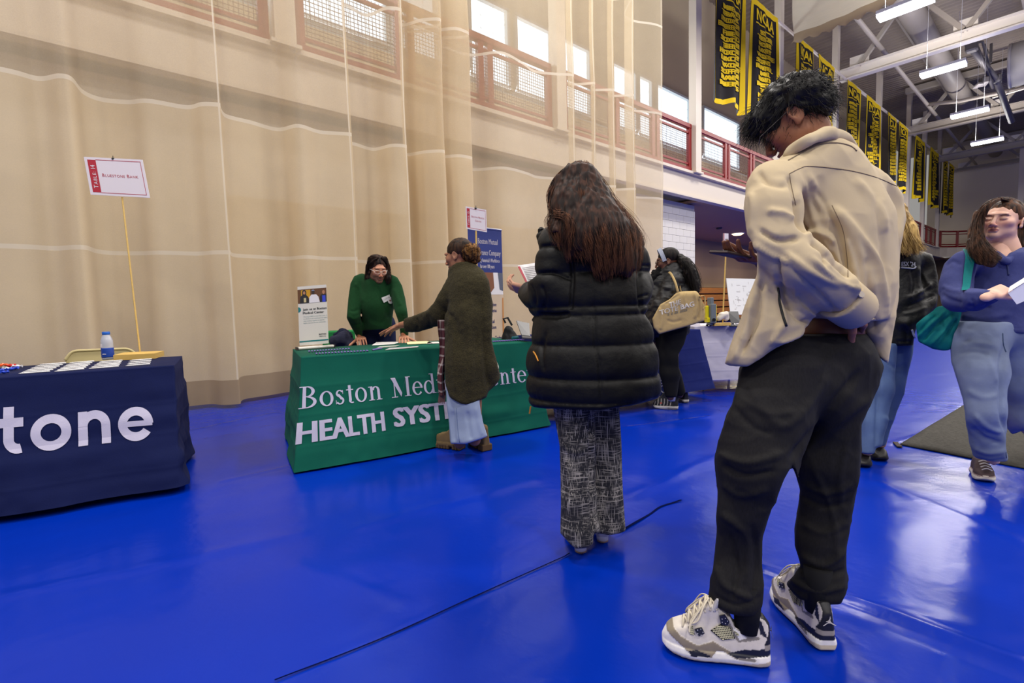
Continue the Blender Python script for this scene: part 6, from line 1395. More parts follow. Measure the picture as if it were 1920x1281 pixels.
for q in (-1, 1): gp.append(tube([hd((q*.032+.024*math.cos(a), .106-.010*abs(math.cos(a))*(1 if math.cos(a)*q > 0 else 0), .006+.017*math.sin(a))) for a in np.linspace(0, 2*PI, 18)], .0015, 5, False)); gp.append(tube([hd((q*.056, .097, .012)), hd((q*.079, .03, .012)), hd((q*.08, .0, .008))], .0022, 5))
gp.append(tube([hd((-.009, .110, .010)), hd((0, .114, .013)), hd((.009, .110, .010))], .0022, 5)); v, f = join(*gp); mo('glasses', (tow(v), f), gl, grn, smooth=True)
s = Sdf(pxl(690, 560, D-.2)-.02, pxl(730, 520, D+.3)+.02, .005); s.cone(pxl(702, 533, D+.03), pxl(706, 545, D+.06), .062, .066, k=0); s.plane(pxl(703, 528, D+.02), (0, -.35, 1)); garment('shirt_collar', s.mesh(1), mat('white_shirt', (220, 218, 216), .8), grn)
TG = bvh_of(swt)
bdg = decal(TG, slice2d(rc(0, 0, 1, 1), .25), quadmap((719, 568), (736, 559), (714, 559), (731, 552)), 'name_badge', mat('badge_white', (206, 204, 204), .5), grn, .012)
decal(TG, slice2d(arc(0, 0, 1, 1, 0, 360, .999, 20), .5), lambda x, y: (730+4.2*x, 565-4.8*y), 'badge_emblem', mat('badge_white', (206, 204, 204), .5), grn, .016)
decal(TG, slice2d(arc(0, 0, 1, 1, 0, 360, .999, 10), .9), lambda x, y: (729+1.6*x, 564-1.6*y), 'emblem_mark', mat('emblem_red', (120, 60, 58), .6), grn, .018)
for k in range(2): decal(TG, slice2d(rc(0, 0, 1, .14), .3), quadmap((719+k*1.5, 563-k*2.6), (732+k*1.2, 557-k*2.4), (718+k*1.5, 561-k*2.6), (731+k*1.2, 555-k*2.4)), 'badge_text', mat('print_grey', (120, 110, 116), .8), grn, .0155)
mo('wristwatch', (lambda vf: (tow(vf[0]), vf[1]))(tube([wr_+np.array([.031*math.cos(a), .012*math.sin(a)+.015, .012+.026*math.sin(a)]) for a in np.linspace(0, 2*PI, 16)], .004, 6, False)), m_metal, grn)

# ---------------------------------------------------------------- the woman with the canvas tote
D = 4.66
tot = root('person', 'person in black leggings with a grey headband and a canvas shoulder bag', 'person', tuple(onz(1255, 762)))
m_blk2 = mat('black_jacket', (14, 14, 17), .6, bump=(60, .5, .006), bump2=(200, .1, .001)); m_leg = mat('black_leggings', (10, 10, 12), .8)
s = Sdf(np.minimum(pxl(1205, 755, D-.3), pxl(1205, 600, D-.3))-.03, np.maximum(pxl(1300, 600, D+.3), pxl(1300, 750, D+.3))+.03, .009)
s.chain([(1262, 620, .0, 32), (1258, 670, -.02, 23), (1256, 700, -.03, 19), (1257, 748, -.03, 12)], D, .03); s.chain([(1254, 620, .06, 30), (1246, 670, .08, 22), (1262, 705, .12, 16), (1275, 738, .15, 12)], D, .03)
s.clip([(1222, 600), (1290, 600), (1290, 620), (1283, 645), (1272, 665), (1273, 690), (1282, 712), (1286, 735), (1278, 745), (1248, 745), (1240, 715), (1233, 690), (1225, 655)], k=.01)
V, F = s.mesh(1); garment('leggings', (V, F), m_leg, tot)
s = Sdf(np.minimum(pxl(1200, 640, D-.3), pxl(1200, 500, D-.3))-.03, np.maximum(pxl(1320, 490, D+.3), pxl(1320, 640, D+.3))+.03, .009)
s.chain([(1262, 520, .02, 26), (1262, 560, .0, 36), (1258, 610, .0, 36)], D, .05, n=(.3, 1, 0), fl=.8); s.chain([(1264, 528, -.08, 19), (1240, 575, -.10, 17), (1226, 612, -.02, 13), (1222, 632, .04, 10)], D, .03)
s.chain([(1238, 528, .06, 20), (1228, 560, .06, 20), (1222, 600, .06, 16)], D, .04); s.chain([(1262, 508, .0, 18), (1245, 512, .04, 16)], D, .03)
V, F = s.mesh(2); V = crumple(V, F, .012, .05, (.8, .8, 1.6), 3); jk = garment('jacket', (V, F), m_blk2, tot)
s = Sdf(pxl(1215, 545, D-.2)-.02, pxl(1250, 500, D+.3)+.02, .008); s.chain([(1226, 528, .06, 13), (1236, 514, .04, 12), (1246, 508, .08, 10)], D, .02); V, F = s.mesh(1); N = normals(V, F); V = V+N*(.014*vn(V, .02, 3))[:, None]; garment('fur_collar', (V, F), mat('black_fur', (16, 15, 16), .95, bump=(200, 1, .006)), tot)
SKT = (104, 68, 50); R = euler(76, -10, 0); hc = pxl(1251, 491, D+.02); hd = lambda p: hc+R@np.array(p); V, F, c = headmesh(SKT, .98, lips=(96, 50, 48), fem=True, h=.0032)
w0 = pxl(1222, 632, D+.05); hm = handmesh(w0, np.array([-.3, .3, -1]), (.8, .5, 0), 1, curl=(30, 35, 40, 45))
body_obj(tot, [(place(V, R, hc), F, c), (*hm, SKT), (*core([hc+np.array([0, 0, -.12]), pxl(1260, 560, D), pxl(1258, 610, D)], [.045, .10, .11]), SKT), (*core([pxl(1260, 620, D), pxl(1256, 700, D-.03), pxl(1257, 745, D-.03)], [.09, .06, .035]), SKT), (*core([pxl(1254, 620, D+.06), pxl(1262, 705, D+.12), pxl(1275, 740, D+.15)], [.08, .05, .035]), SKT)], m_skin)
s = Sdf(hc-np.array([.2, .22, .2]), hc+np.array([.45, .25, .2]), .007)
s.ell(hd((0, -.024, .048)), (.082, .100, .086), R, k=0); s.ell(hd((0, .11, -.05)), (.08, .06, .09), R, k=.006, op='sub')
for q in (-1, 1): s.ell(hd((q*.085, .015, -.03)), (.03, .04, .04), R, k=.006, op='sub')
V, F = s.mesh(1); m_bh = hair_mat('black_curly_hair', (12, 10, 10), (34, 27, 25)); garment('hair', (V, F), m_bh, tot)
s = Sdf(pxl(1260, 570, D-.3)-.03, pxl(1325, 470, D+.2)+.05, .007); s.chain([(1274, 484, -.02, 9), (1284, 494, -.06, 11), (1293, 513, -.08, 13), (1301, 533, -.08, 11), (1306, 546, -.08, 6)], D, .02); V, F = s.mesh(1); N = normals(V, F); V = V+N*(.008*vn(V, .028, 3)+.005*vn(V, .012, 5))[:, None]; garment('ponytail', (V, F), m_bh, tot)
GP = [gd(g) for g in ([(1272, 482, -.02), (1292, 488, -.06), (1308, 515, -.08), (1314, 548, -.08)], [(1272, 483, -.05), (1286, 494, -.12), (1298, 518, -.15), (1306, 552, -.14)], [(1272, 485, -.02), (1280, 500, -.06), (1286, 525, -.08), (1298, 552, -.08)])]
garment('hair_strands', strands(GP, 500, .0016, 4, .012, 12, .3, wave=.014), m_bh, tot)
# grey headband: a ring of cloth over the crown
ring = []; 
for a in np.linspace(-.2, PI+.2, 22): ring.append([hd((.087*math.cos(a), .012+.02*math.sin(a), .030+.110*max(math.sin(a), -.2)*1.0)), hd((.087*math.cos(a), .047+.02*math.sin(a), .022+.104*max(math.sin(a), -.2)))])
Vr = np.array([p for r_ in ring for p in r_]); Vr2 = hc+(Vr-hc)*1.05; gg = gridf(22, 2); mo('headband', (tow(np.vstack([Vr, Vr2])), np.vstack([gg, gg+44])), mat('grey_jersey', (150, 156, 172), .8, noise=(80, .15)), tot, smooth=True)
gp = [tube([hd((q*.033+.024*math.cos(a), .106-.010*(math.cos(a)*q > 0)*abs(math.cos(a)), .004+.018*math.sin(a))) for a in np.linspace(0, 2*PI, 14)], .002, 5, False) for q in (-1, 1)]+[tube([hd((q*.057, .096, .012)), hd((q*.082, .0, .012))], .002, 5) for q in (-1, 1)]+[tube([hd((-.009, .11, .01)), hd((.009, .11, .01))], .002, 5)]
v, f = join(*gp); mo('glasses', (tow(v), f), mat('black_frame', (16, 16, 18), .3), tot, smooth=True)
mo('earring', (lambda vf: (tow(vf[0]), vf[1]))(lathe([(.001, -.004), (.005, 0), (.001, .004)], hd((-.086, .004, -.024)), 10)), m_metal, tot)
m_nk = mat('runner_black', (28, 28, 30), .6, attr=True); m_swh = mat('runner_sole', (206, 200, 190), .6)
for (a, b), nm in ((((1272, 767), (1220, 764)), 0), (((1287, 755), (1262, 742)), 1)):
    h_, R_, L_ = shoe_frame(a, b); V, F = shoe(.0042, .27, hollow=True); V[:, 1] *= .27/.30; x, y, z = V[:, 0], V[:, 1], V[:, 2]; c = np.ones((len(V), 3))*lin((24, 24, 27))
    c[z < .030] = lin((208, 202, 192)); wvy = np.sin((y*1.0+.35*z)*2*PI/.030+2*np.sin(z*40)); c[(wvy > .72) & (z > .034) & (z < .10) & (y > .05)] = lin((180, 172, 160)); c[(z < .016) & (y < .1)] = lin((150, 144, 140)); c[inpoly(y, z, [(.15, .05), (.17, .05), (.17, .062), (.15, .062)])] = lin((196, 80, 60))
    garment('running_shoe', (V@R_.T+h_, F), m_nk, tot, cols=c)
    b_ = h_+R_@np.array([0, .06, .08]); mo('sock', (tow(tube([b_, b_+np.array([0, 0, .04]), b_+np.array([0, .01, .10])], [.042, .044, .040], 16)[0]), tube([b_, b_+np.array([0, 0, .04]), b_+np.array([0, .01, .10])], [.042, .044, .040], 16)[1]), mat('white_sock', (196, 198, 216), .9, weave=(40, .4)), tot, smooth=True)
# canvas tote
tb = root('tote_bag', 'tan canvas tote bag with white capital lettering on the shoulder of the person in headband', 'bag', tuple(tow(pxl(1270, 620, D-.2))))
m_cnv = mat('tan_canvas', (176, 152, 106), .9, noise=(12, .06), bump=(300, .4, .002), bump2=(14, .35, .015))
s = Sdf(np.minimum(pxl(1212, 640, D-.4), pxl(1212, 530, D-.4))-.03, np.maximum(pxl(1330, 530, D+.1), pxl(1330, 640, D+.1))+.03, .0065)
s.bx(pxl(1272, 592, D-.20), (.28, .075, .22), rotz(.08), rd=.05, k=0); s.clip([(1223, 598), (1230, 585), (1238, 571), (1256, 561), (1271, 546), (1285, 543), (1302, 538), (1312, 554), (1320, 571), (1322, 588), (1320, 602), (1290, 612), (1260, 620), (1236, 627), (1226, 615)], k=.02)
V, F = s.mesh(1); V = folds(V, F, [([(1236, 575), (1240, 600), (1238, 620)], 3, .010), ([(1246, 572), (1262, 560), (1275, 552)], 3, -.010), ([(1300, 545), (1306, 570), (1302, 600)], 3, .012), ([(1310, 560), (1312, 580), (1308, 600)], 2.5, -.012), ([(1250, 600), (1262, 604), (1280, 600)], 3, -.006), ([(1285, 548), (1284, 560), (1288, 580)], 2.5, .008)], D); tbg = garment('bag_body', (V, F), m_cnv, tb); TT = bvh_of(tbg)
for pts in ([(1271, 548, -.28), (1266, 530, -.24), (1258, 514, -.12), (1250, 508, -.02)], [(1276, 548, -.14), (1272, 532, -.14), (1264, 516, -.08), (1252, 509, -.0)], [(1312, 556, -.28), (1320, 556, -.26), (1322, 570, -.28), (1318, 580, -.28)]): mo('strap', tube(catmull([dep(x, y, D+d) for x, y, d in pts], 20), .012, 6, flat=.35), m_cnv, tb, smooth=True)
m_wl = mat('bag_print', (216, 210, 200), .8)
def bold2(vf, d):
    v, f = vf; ps = []
    for a in (-d, 0, d):
        q = v.copy(); q[:, 0] += a; ps.append((q, f))
    q = v.copy(); q[:, 1] += d*.7; ps.append((q, f)); return join(*ps)
for tx, p0, p1, h_ in (('THE', (1255, 577), (1277, 570), 9), ('TOTE BAG', (1237, 591), (1302, 574), 9)):
    v, f = fitw(bold2(text2d(tx, 1, .0), .03), 0, 1, 0, 1); p0, p1 = np.array(p0), np.array(p1); decal(TT, (v, f), (lambda p0, p1, h_: (lambda x, y: tuple(p0+(p1-p0)*x+np.array([-.12*h_, -h_])*y)))(p0, p1, h_), 'lettering', m_wl, tb, .004, .12)
decal(TT, fitw(text2d('- - -- ----', 1, .0), 0, 1, 0, 1), lambda x, y: (1252+36*x, 592-9*x-4*y), 'lettering', mat('faint_print', (120, 112, 96), .8), tb, .004, .12)

# ---------------------------------------------------------------- the fair haired person in the black jacket
D = 3.12
bln = root('person', 'fair haired person in a black jacket half hidden behind the beige overshirt', 'person', tuple(onz(1635, 868)))
m_bj = mat('black_windbreaker', (14, 14, 15), .5, spec=.35, bump=(14, .4, .02), bump2=(150, .1, .001)); m_dn = mat('blue_denim', (88, 110, 148), .85, noise=(6, .16), bump=(220, .25, .001), bump2=(12, .3, .01))
s = Sdf(np.minimum(pxl(1600, 870, D-.35), pxl(1600, 640, D-.35))-.03, np.maximum(pxl(1730, 640, D+.35), pxl(1730, 860, D+.4))+.03, .009)
s.chain([(1640, 625, -.02, 44), (1640, 725, -.03, 36), (1632, 790, -.04, 30), (1626, 848, -.05, 27)], D, .03); s.chain([(1682, 625, .03, 38), (1678, 720, .06, 34), (1663, 780, .08, 27), (1650, 838, .10, 23)], D, .03)
s.clip([(1600, 610), (1714, 610), (1712, 660), (1703, 700), (1694, 740), (1681, 770), (1672, 800), (1660, 838), (1642, 840), (1640, 852), (1612, 852), (1610, 800), (1606, 740), (1600, 690)], k=.012)
V, F = s.mesh(2); V = folds(V, F, [([(1648, 700), (1645, 760), (1641, 850)], 4, -.014), ([(1665, 680), (1680, 690), (1700, 684)], 4, -.006), ([(1655, 780), (1665, 788), (1674, 784)], 4, .006), ([(1620, 760), (1626, 780), (1622, 820)], 4, .006)], D); V = crumple(V, F, .004, .09, (1, 1, .7), 2); garment('jeans', (V, F), m_dn, bln)
s = Sdf(np.minimum(pxl(1590, 660, D-.4), pxl(1590, 450, D-.35))-.03, np.maximum(pxl(1770, 450, D+.4), pxl(1770, 650, D+.4))+.03, .008)
s.chain([(1648, 490, .0, 30), (1690, 480, .0, 28), (1728, 492, .02, 26)], D, .05); s.chain([(1668, 500, .0, 56), (1668, 570, .0, 60), (1668, 640, .0, 58)], D, .05, n=(.5, .8, 0), fl=.78)
s.chain([(1732, 496, .02, 30), (1736, 545, .0, 30), (1732, 572, -.04, 27), (1712, 596, -.10, 22), (1696, 606, -.12, 18)], D, .03); s.chain([(1635, 500, .0, 28), (1622, 560, -.02, 27), (1640, 600, -.12, 22)], D, .03)
s.clip([(1600, 500), (1640, 470), (1690, 462), (1720, 468), (1748, 477), (1754, 496), (1759, 520), (1760, 548), (1756, 578), (1738, 595), (1723, 606), (1716, 622), (1712, 648), (1690, 649), (1640, 648), (1600, 646)], k=.012)
V, F = s.mesh(2); V = folds(V, F, [([(1700, 560), (1725, 548), (1752, 530)], 4, .010), ([(1698, 575), (1726, 566), (1754, 552)], 4, -.010), ([(1690, 590), (1715, 585), (1740, 575)], 4, .008), ([(1710, 500), (1716, 530), (1712, 560)], 5, -.012), ([(1690, 610), (1700, 625), (1700, 645)], 4, -.008), ([(1720, 500), (1735, 520), (1745, 545)], 5, .006), ([(1680, 640), (1700, 641), (1714, 641)], 2, -.006)], D); bjk = garment('jacket', (V, F), m_bj, bln); TB = bvh_of(bjk)
v, f = fitw(text2d("ESX '24", 1, .0), 0, 1, 0, 1); decal(TB, bold2((v, f), .012), lambda x, y: (1690+25*x, 500-1.5*x-9*y+2*x*x), 'lettering', mat('jacket_print', (196, 198, 204), .6), bln, .005, .2)
line_on(TB, [(1689, 502), (1700, 503), (1713, 503), (1716, 500)], .0045, 'lettering_stroke', mat('jacket_print', (196, 198, 204)), bln, .004)
line_on(TB, [(1709, 618), (1712, 628), (1716, 638)], .006, 'jacket_cord', mat('jacket_print', (196, 198, 204)), bln, .004)
SKB = (206, 160, 134); R = euler(110, 4, 0); hc = pxl(1662, 414, D+.04); hd = lambda p: hc+R@np.array(p); V, F, c = headmesh(SKB, .97, fem=True, h=.004)
w0 = pxl(1680, 600, D-.0); hm = handmesh(w0, np.array([-1, .2, -.1]), (0, 1, 0), 1, curl=(40, 45, 50, 55))
body_obj(bln, [(place(V, R, hc), F, c), (*hm, SKB), (*core([hc+np.array([0, 0, -.12]), pxl(1664, 530, D), pxl(1660, 615, D)], [.045, .09, .085]), SKB), (*core([pxl(1640, 660, D), pxl(1626, 845, D-.05)], [.05, .035]), SKB), (*core([pxl(1680, 660, D+.03), pxl(1650, 832, D+.1)], [.05, .035]), SKB)], m_skin)
m_bl = hair_mat('fair_hair', (116, 88, 44), (206, 172, 106)); s = Sdf(np.minimum(pxl(1600, 480, D-.3), pxl(1600, 350, D-.3))-.02, np.maximum(pxl(1750, 340, D+.3), pxl(1750, 480, D+.3))+.02, .007)
s.ell(hd((0, -.03, .045)), (.088, .105, .092), R, k=0); s.chain([(1682, 400, -.08, 22), (1696, 435, -.12, 24), (1708, 462, -.14, 20)], D, .03); s.chain([(1650, 420, -.14, 20), (1655, 465, -.16, 20)], D, .03)
s.ell(hd((0, .12, -.02)), (.065, .065, .08), R, k=.008, op='sub'); V, F = s.mesh(1); N = normals(V, F); V = V+N*(.006*vn(V*np.array([1, 1, .2]), .014, 3))[:, None]; garment('hair', (V, F), m_bl, bln)
GP = [gd(g) for g in ([(1668, 362, -.05), (1690, 380, -.10), (1704, 420, -.14), (1722, 455, -.18), (1738, 470, -.18)], [(1666, 362, -.06), (1684, 385, -.14), (1696, 425, -.19), (1712, 462, -.22), (1722, 476, -.22)], [(1664, 362, -.07), (1676, 390, -.17), (1686, 430, -.22), (1696, 466, -.24), (1700, 478, -.24)], [(1662, 362, -.07), (1666, 395, -.18), (1670, 430, -.23), (1676, 470, -.25)])]
garment('hair_strands', strands(GP, 900, .0014, 4, .008, 14, .3, wave=.008), m_bl, bln)
for a, b in (((1616, 870), (1628, 884)), ((1645, 858), (1660, 868))):
    h_, R_, L_ = shoe_frame(a, b); V, F = shoe(.006, .25, hollow=False, top=[(-.01, .07), (0, .09), (.05, .09), (.12, .09), (.18, .075), (.25, .055), (.29, .04), (.31, .03)]); V[:, 1] *= .25/.3; garment('shoe', (V@R_.T+h_-R_[:, 1]*.12, F), mat('black_shoe', (24, 22, 22)), bln)

# ---------------------------------------------------------------- the smiling woman in the blue pullover
D = 2.74
smi = root('person', 'brown haired person with closed eyes walking in a slate blue pullover', 'person', tuple(onz(1858, 900)))
m_pul = mat('slate_blue_fleece', (62, 68, 118), .9, sheen=.04, noise=(70, .06), bump=(300, .3, .001), bump2=(12, .3, .012)); m_jn2 = mat('washed_denim', (116, 128, 156), .88, noise=(3.5, .30), bump=(240, .3, .001), bump2=(10, .35, .012))
s = Sdf(np.minimum(pxl(1770, 890, D-.35), pxl(1770, 610, D-.35))-.03, np.maximum(pxl(2000, 600, D+.45), pxl(2000, 890, D+.5))+.03, .008)
s.chain([(1832, 640, -.02, 58), (1836, 700, -.08, 56), (1844, 770, -.12, 43), (1852, 840, -.06, 34), (1862, 890, -.02, 37)], D, .03); s.chain([(1895, 640, .03, 56), (1912, 720, .04, 52), (1912, 775, .08, 44), (1940, 830, .28, 30), (1985, 850, .42, 26)], D, .03)
s.chain([(1850, 620, .0, 60), (1890, 622, .02, 58)], D, .05)
s.clip([(1780, 600), (2010, 600), (2010, 880), (1960, 860), (1921, 806), (1892, 818), (1885, 812), (1887, 845), (1894, 878), (1888, 884), (1860, 888), (1830, 884), (1827, 876), (1818, 830), (1812, 790), (1806, 750), (1794, 710), (1783, 680), (1780, 650)], k=.012)
V, F = s.mesh(2); V = folds(V, F, [([(1882, 640), (1880, 700), (1878, 760), (1886, 812)], 5, -.016), ([(1800, 650), (1830, 644), (1870, 650)], 5, .006), ([(1796, 665), (1825, 660), (1860, 668)], 4, -.005), ([(1826, 775), (1850, 800), (1878, 812)], 5, .010), ([(1822, 800), (1845, 822), (1880, 832)], 5, -.010), ([(1826, 840), (1850, 850), (1886, 846)], 5, .008), ([(1830, 862), (1856, 868), (1888, 862)], 4, -.007), ([(1812, 730), (1840, 745), (1872, 742)], 6, .006), ([(1850, 660), (1862, 690), (1870, 720)], 6, .006)], D)
V = crumple(V, F, .005, .08, (1, 1, .8), 2); jn2 = garment('jeans', (V, F), m_jn2, smi); TJ3 = bvh_of(jn2)
line_on(TJ3, [(1891, 820), (1886, 850), (1892, 880)], .0016, 'seam', mat('denim_dark_seam', (60, 76, 104), .9), jn2, .001); line_on(TJ3, [(1880, 625), (1881, 645), (1886, 660)], .002, 'seam', mat('denim_dark_seam', (60, 76, 104)), jn2, .001)
s = Sdf(np.minimum(pxl(1750, 640, D-.4), pxl(1750, 460, D-.35))-.03, np.maximum(pxl(2000, 450, D+.45), pxl(2000, 650, D+.5))+.03, .0068)
s.chain([(1812, 490, .0, 32), (1870, 478, .0, 34), (1925, 490, .04, 32)], D, .05); s.chain([(1862, 500, .0, 66), (1862, 560, .0, 64), (1858, 625, .0, 66)], D, .05, n=(.8, .6, 0), fl=.80)
s.chain([(1800, 496, -.02, 34), (1790, 535, -.04, 33), (1797, 562, -.10, 31), (1828, 562, -.22, 26), (1856, 556, -.28, 19)], D, .03); s.chain([(1945, 500, .05, 30), (1960, 560, .0, 28), (1935, 590, -.1, 24)], D, .03)
s.clip([(1792, 474), (1812, 466), (1840, 462), (1870, 476), (1884, 484), (1900, 472), (1925, 470), (1960, 480), (2000, 520), (2000, 640), (1920, 626), (1860, 622), (1796, 616), (1800, 600), (1803, 588), (1782, 584), (1764, 574), (1758, 550), (1759, 532), (1764, 512), (1770, 494)], k=.010)
V, F = s.mesh(2); V = folds(V, F, [([(1764, 550), (1780, 562), (1806, 570)], 5, -.009), ([(1766, 535), (1786, 545), (1805, 545)], 4, .008), ([(1806, 548), (1830, 550), (1856, 548)], 4, .006), ([(1812, 572), (1830, 580), (1860, 575)], 5, -.010), ([(1800, 590), (1840, 596), (1900, 590)], 6, .008), ([(1820, 560), (1826, 568), (1824, 578)], 3, -.007), ([(1846, 545), (1849, 560), (1850, 575)], 2.5, -.006), ([(1772, 500), (1785, 490), (1805, 498)], 4, -.007), ([(1800, 614), (1850, 619), (1920, 623)], 2, -.004), ([(1797, 608), (1850, 613), (1920, 617)], 1.5, -.003)], D); V = crumple(V, F, .003, .07, (1, 1, 1), 4); pul = garment('pullover', (V, F), m_pul, smi); TP = bvh_of(pul)
line_on(TP, [(1886, 488), (1889, 500), (1891, 516)], .004, 'zip', mat('zip_blue', (48, 56, 100), .5), pul, .002)
s = Sdf(pxl(1850, 500, D-.3)-.03, pxl(1925, 460, D+.2)+.04, .005); s.chain([(1868, 478, -.05, 10), (1882, 488, -.11, 9), (1888, 492, -.12, 7)], D, .01); s.chain([(1890, 490, -.12, 7), (1900, 480, -.10, 10), (1918, 472, -.04, 12)], D, .01); garment('pullover_collar', s.mesh(1), m_pul, smi)
SKP = (224, 178, 158); R = euler(117, 6, -6); hc = pxl(1879, 418, D+.02); hd = lambda p: hc+R@np.array(p); V, F, c = headmesh(SKP, 1.0, lips=(176, 96, 96), brow=(84, 58, 46), fem=True, h=.0022, stub=(pxl(1888, 480, D+.02)-hc)@R); V = V*np.array([1.05, 1, .90])
w0 = pxl(1858, 554, D-.30); hm = handmesh(w0, pxl(1888, 541, D-.30)-w0, (.25, .6, -.75), -1, size=.92, curl=(80, 84, 86, 88), thumb=(14, 26), spread=2)
body_obj(smi, [(place(V, R, hc), F, c), (*hm, SKP), (*core([hc+np.array([0, 0, -.12]), pxl(1866, 540, D), pxl(1860, 620, D)], [.045, .10, .11]), SKP), (*core([pxl(1800, 500, D), pxl(1798, 560, D-.08), pxl(1828, 562, D-.20), w0], [.04, .030, .024, .022], .008), SKP), (*core([pxl(1835, 650, D), pxl(1845, 770, D-.1), pxl(1862, 862, D+.04)], [.07, .05, .032]), SKP), (*core([pxl(1895, 650, D+.03), pxl(1912, 775, D+.08), pxl(1975, 850, D+.4)], [.08, .06, .04]), SKP)], m_skin)
m_hb = hair_mat('chestnut_hair', (40, 25, 19), (96, 64, 46)); s = Sdf(np.minimum(pxl(1800, 510, D-.35), pxl(1800, 360, D-.3))-.02, np.maximum(pxl(1975, 350, D+.35), pxl(1975, 520, D+.35))+.02, .005)
s.ell(hd((0, -.030, .042)), (.086, .098, .092), R, k=0); s.ell(hd((0, .115, -.022)), (.061, .10, .100), R, k=.018, op='sub'); s.ell(hd((.05, .09, -.05)), (.03, .06, .07), R, k=.006, op='sub')
for q in (-1, 1): s.ell(hd((q*.084, .012, -.012)), (.02, .022, .036), R, k=.008, op='sub')
for q, pth in ((0, [(1834, 400, .02, 8), (1829, 430, .0, 12), (1828, 460, -.06, 15), (1838, 485, -.12, 13), (1858, 495, -.15, 9), (1872, 484, -.16, 6)]), (1, [(1912, 430, .08, 12), (1922, 470, .06, 16), (1928, 505, .0, 14)]), (2, [(1900, 440, .12, 24), (1885, 470, .12, 26)])): s.chain(pth, D, .02)
V, F = s.mesh(1); N = normals(V, F); V = V+N*(.004*vn(V*np.array([1, 1, .2]), .012, 3)+.006*vn(V*np.array([1, 1, .4]), .03, 5))[:, None]; garment('hair', (V, F), m_hb, smi)
GP = [gd(g) for g in ([(1873, 373, -.03), (1848, 382, -.03), (1831, 408, .0), (1824, 440, -.03), (1818, 468, -.08), (1824, 482, -.12)], [(1873, 373, -.04), (1850, 384, -.06), (1834, 410, -.04), (1830, 440, -.08), (1832, 470, -.15), (1850, 498, -.18)], [(1873, 374, -.05), (1852, 386, -.08), (1837, 412, -.06), (1835, 445, -.10), (1846, 474, -.17), (1868, 494, -.19)], [(1873, 374, -.05), (1853, 388, -.08), (1840, 420, -.06), (1842, 450, -.10), (1858, 470, -.16), (1880, 484, -.18)])]
garment('hair_strands', strands(GP, 1500, .0011, 4, .007, 16, .3, wave=.006), m_hb, smi)
GP = [gd(g) for g in ([(1876, 373, -.03), (1900, 380, .0), (1913, 402, .04), (1922, 440, .06), (1932, 490, .02)], [(1876, 373, .0), (1904, 378, .04), (1922, 405, .08), (1932, 450, .08), (1940, 500, .05)])]
garment('hair_strands', strands(GP, 900, .0011, 5, .008, 14, .3, wave=.006), m_hb, smi)
toe = tol(onz(1857, 910)); dd_ = np.array([-.50, -.86, 0]); R_ = np.column_stack([np.cross(dd_, [0, 0, 1.0]), dd_, [0, 0, 1.0]]); h_ = toe-dd_*.25+dd_*.133; V, F = shoe(.0042, .25, hollow=False, top=[(-.01, .07), (0, .09), (.05, .10), (.12, .10), (.17, .085), (.22, .062), (.26, .052), (.29, .04), (.31, .03)]); x, y, z = V[:, 0], V[:, 1], V[:, 2]; c = np.ones((len(V), 3))*lin((74, 60, 62)); c[z < .028] = lin((206, 198, 184)); c[(y > .245) & (z < .05)] = lin((206, 198, 184)); c[(z > .03) & (z < .034)] = lin((150, 130, 126))
V[:, 1] *= .25/.3; cs_ = garment('canvas_shoe', (V@R_.T+h_-R_[:, 1]*.133, F), mat('canvas_attr', (80, 60, 60), .8, attr=True), smi, cols=c)
for i in range(4):
    yy = .125+i*.02; zt = .098-i*.010; P_ = [h_-R_[:, 1]*.133+R_@np.array(q) for q in ((-.022, yy, zt-.004), (0, yy, zt+.006), (.022, yy, zt-.004))]; mo('lace', tube(tow(catmull(P_, 8)), .003, 5), mat('lace_white', (220, 214, 204), .8), cs_)
h2 = pxl(1990, 868, D+.44); V, F = shoe(.007, .25, hollow=False); V[:, 1] *= .25/.3; V = V@rotx(-.7).T@rotz(2.3).T+h2-np.array([0, 0, .03]); garment('canvas_shoe', (V, F), mat('canvas_plain', (74, 60, 62), .8), smi)
ps_ = root('paper_sheets', 'folded white sheet held by the smiling person at the right edge', 'paper', tuple(dep(1910, 548, D-.34)))
quad([dep(1890, 550, D-.35), dep(1906, 571, D-.36), dep(1950, 552, D-.38), dep(1938, 520, D-.37)], mat('paper_cool', (206, 208, 232), .6), 'sheet', ps_); quad([dep(1890, 549, D-.352), dep(1938, 519, D-.372), dep(1930, 515, D-.35), dep(1893, 538, D-.34)], m_pap, 'sheet', ps_)
# teal shoulder bag
tl = root('shoulder_bag', 'teal cloth shoulder bag hanging between the black jacket and the blue pullover', 'bag', tuple(dep(1765, 655, D+.05)))
m_tl = mat('teal_cloth', (0, 108, 110), .75, noise=(7, .06), bump=(200, .2, .001), bump2=(10, .4, .02))
s = Sdf(np.minimum(pxl(1705, 670, D-.3), pxl(1705, 560, D-.3))-.03, np.maximum(pxl(1815, 560, D+.3), pxl(1815, 670, D+.3))+.03, .0065)
s.chain([(1780, 580, .04, 26), (1765, 610, .06, 36), (1758, 640, .06, 38)], D, .04, n=(.7, .7, 0), fl=.55); s.chain([(1740, 605, .06, 24), (1745, 636, .06, 26)], D, .03)
s.clip([(1757, 575), (1780, 572), (1804, 584), (1800, 600), (1790, 628), (1782, 656), (1770, 658), (1750, 655), (1722, 641), (1718, 622), (1716, 609), (1732, 595), (1748, 584)], k=.008)
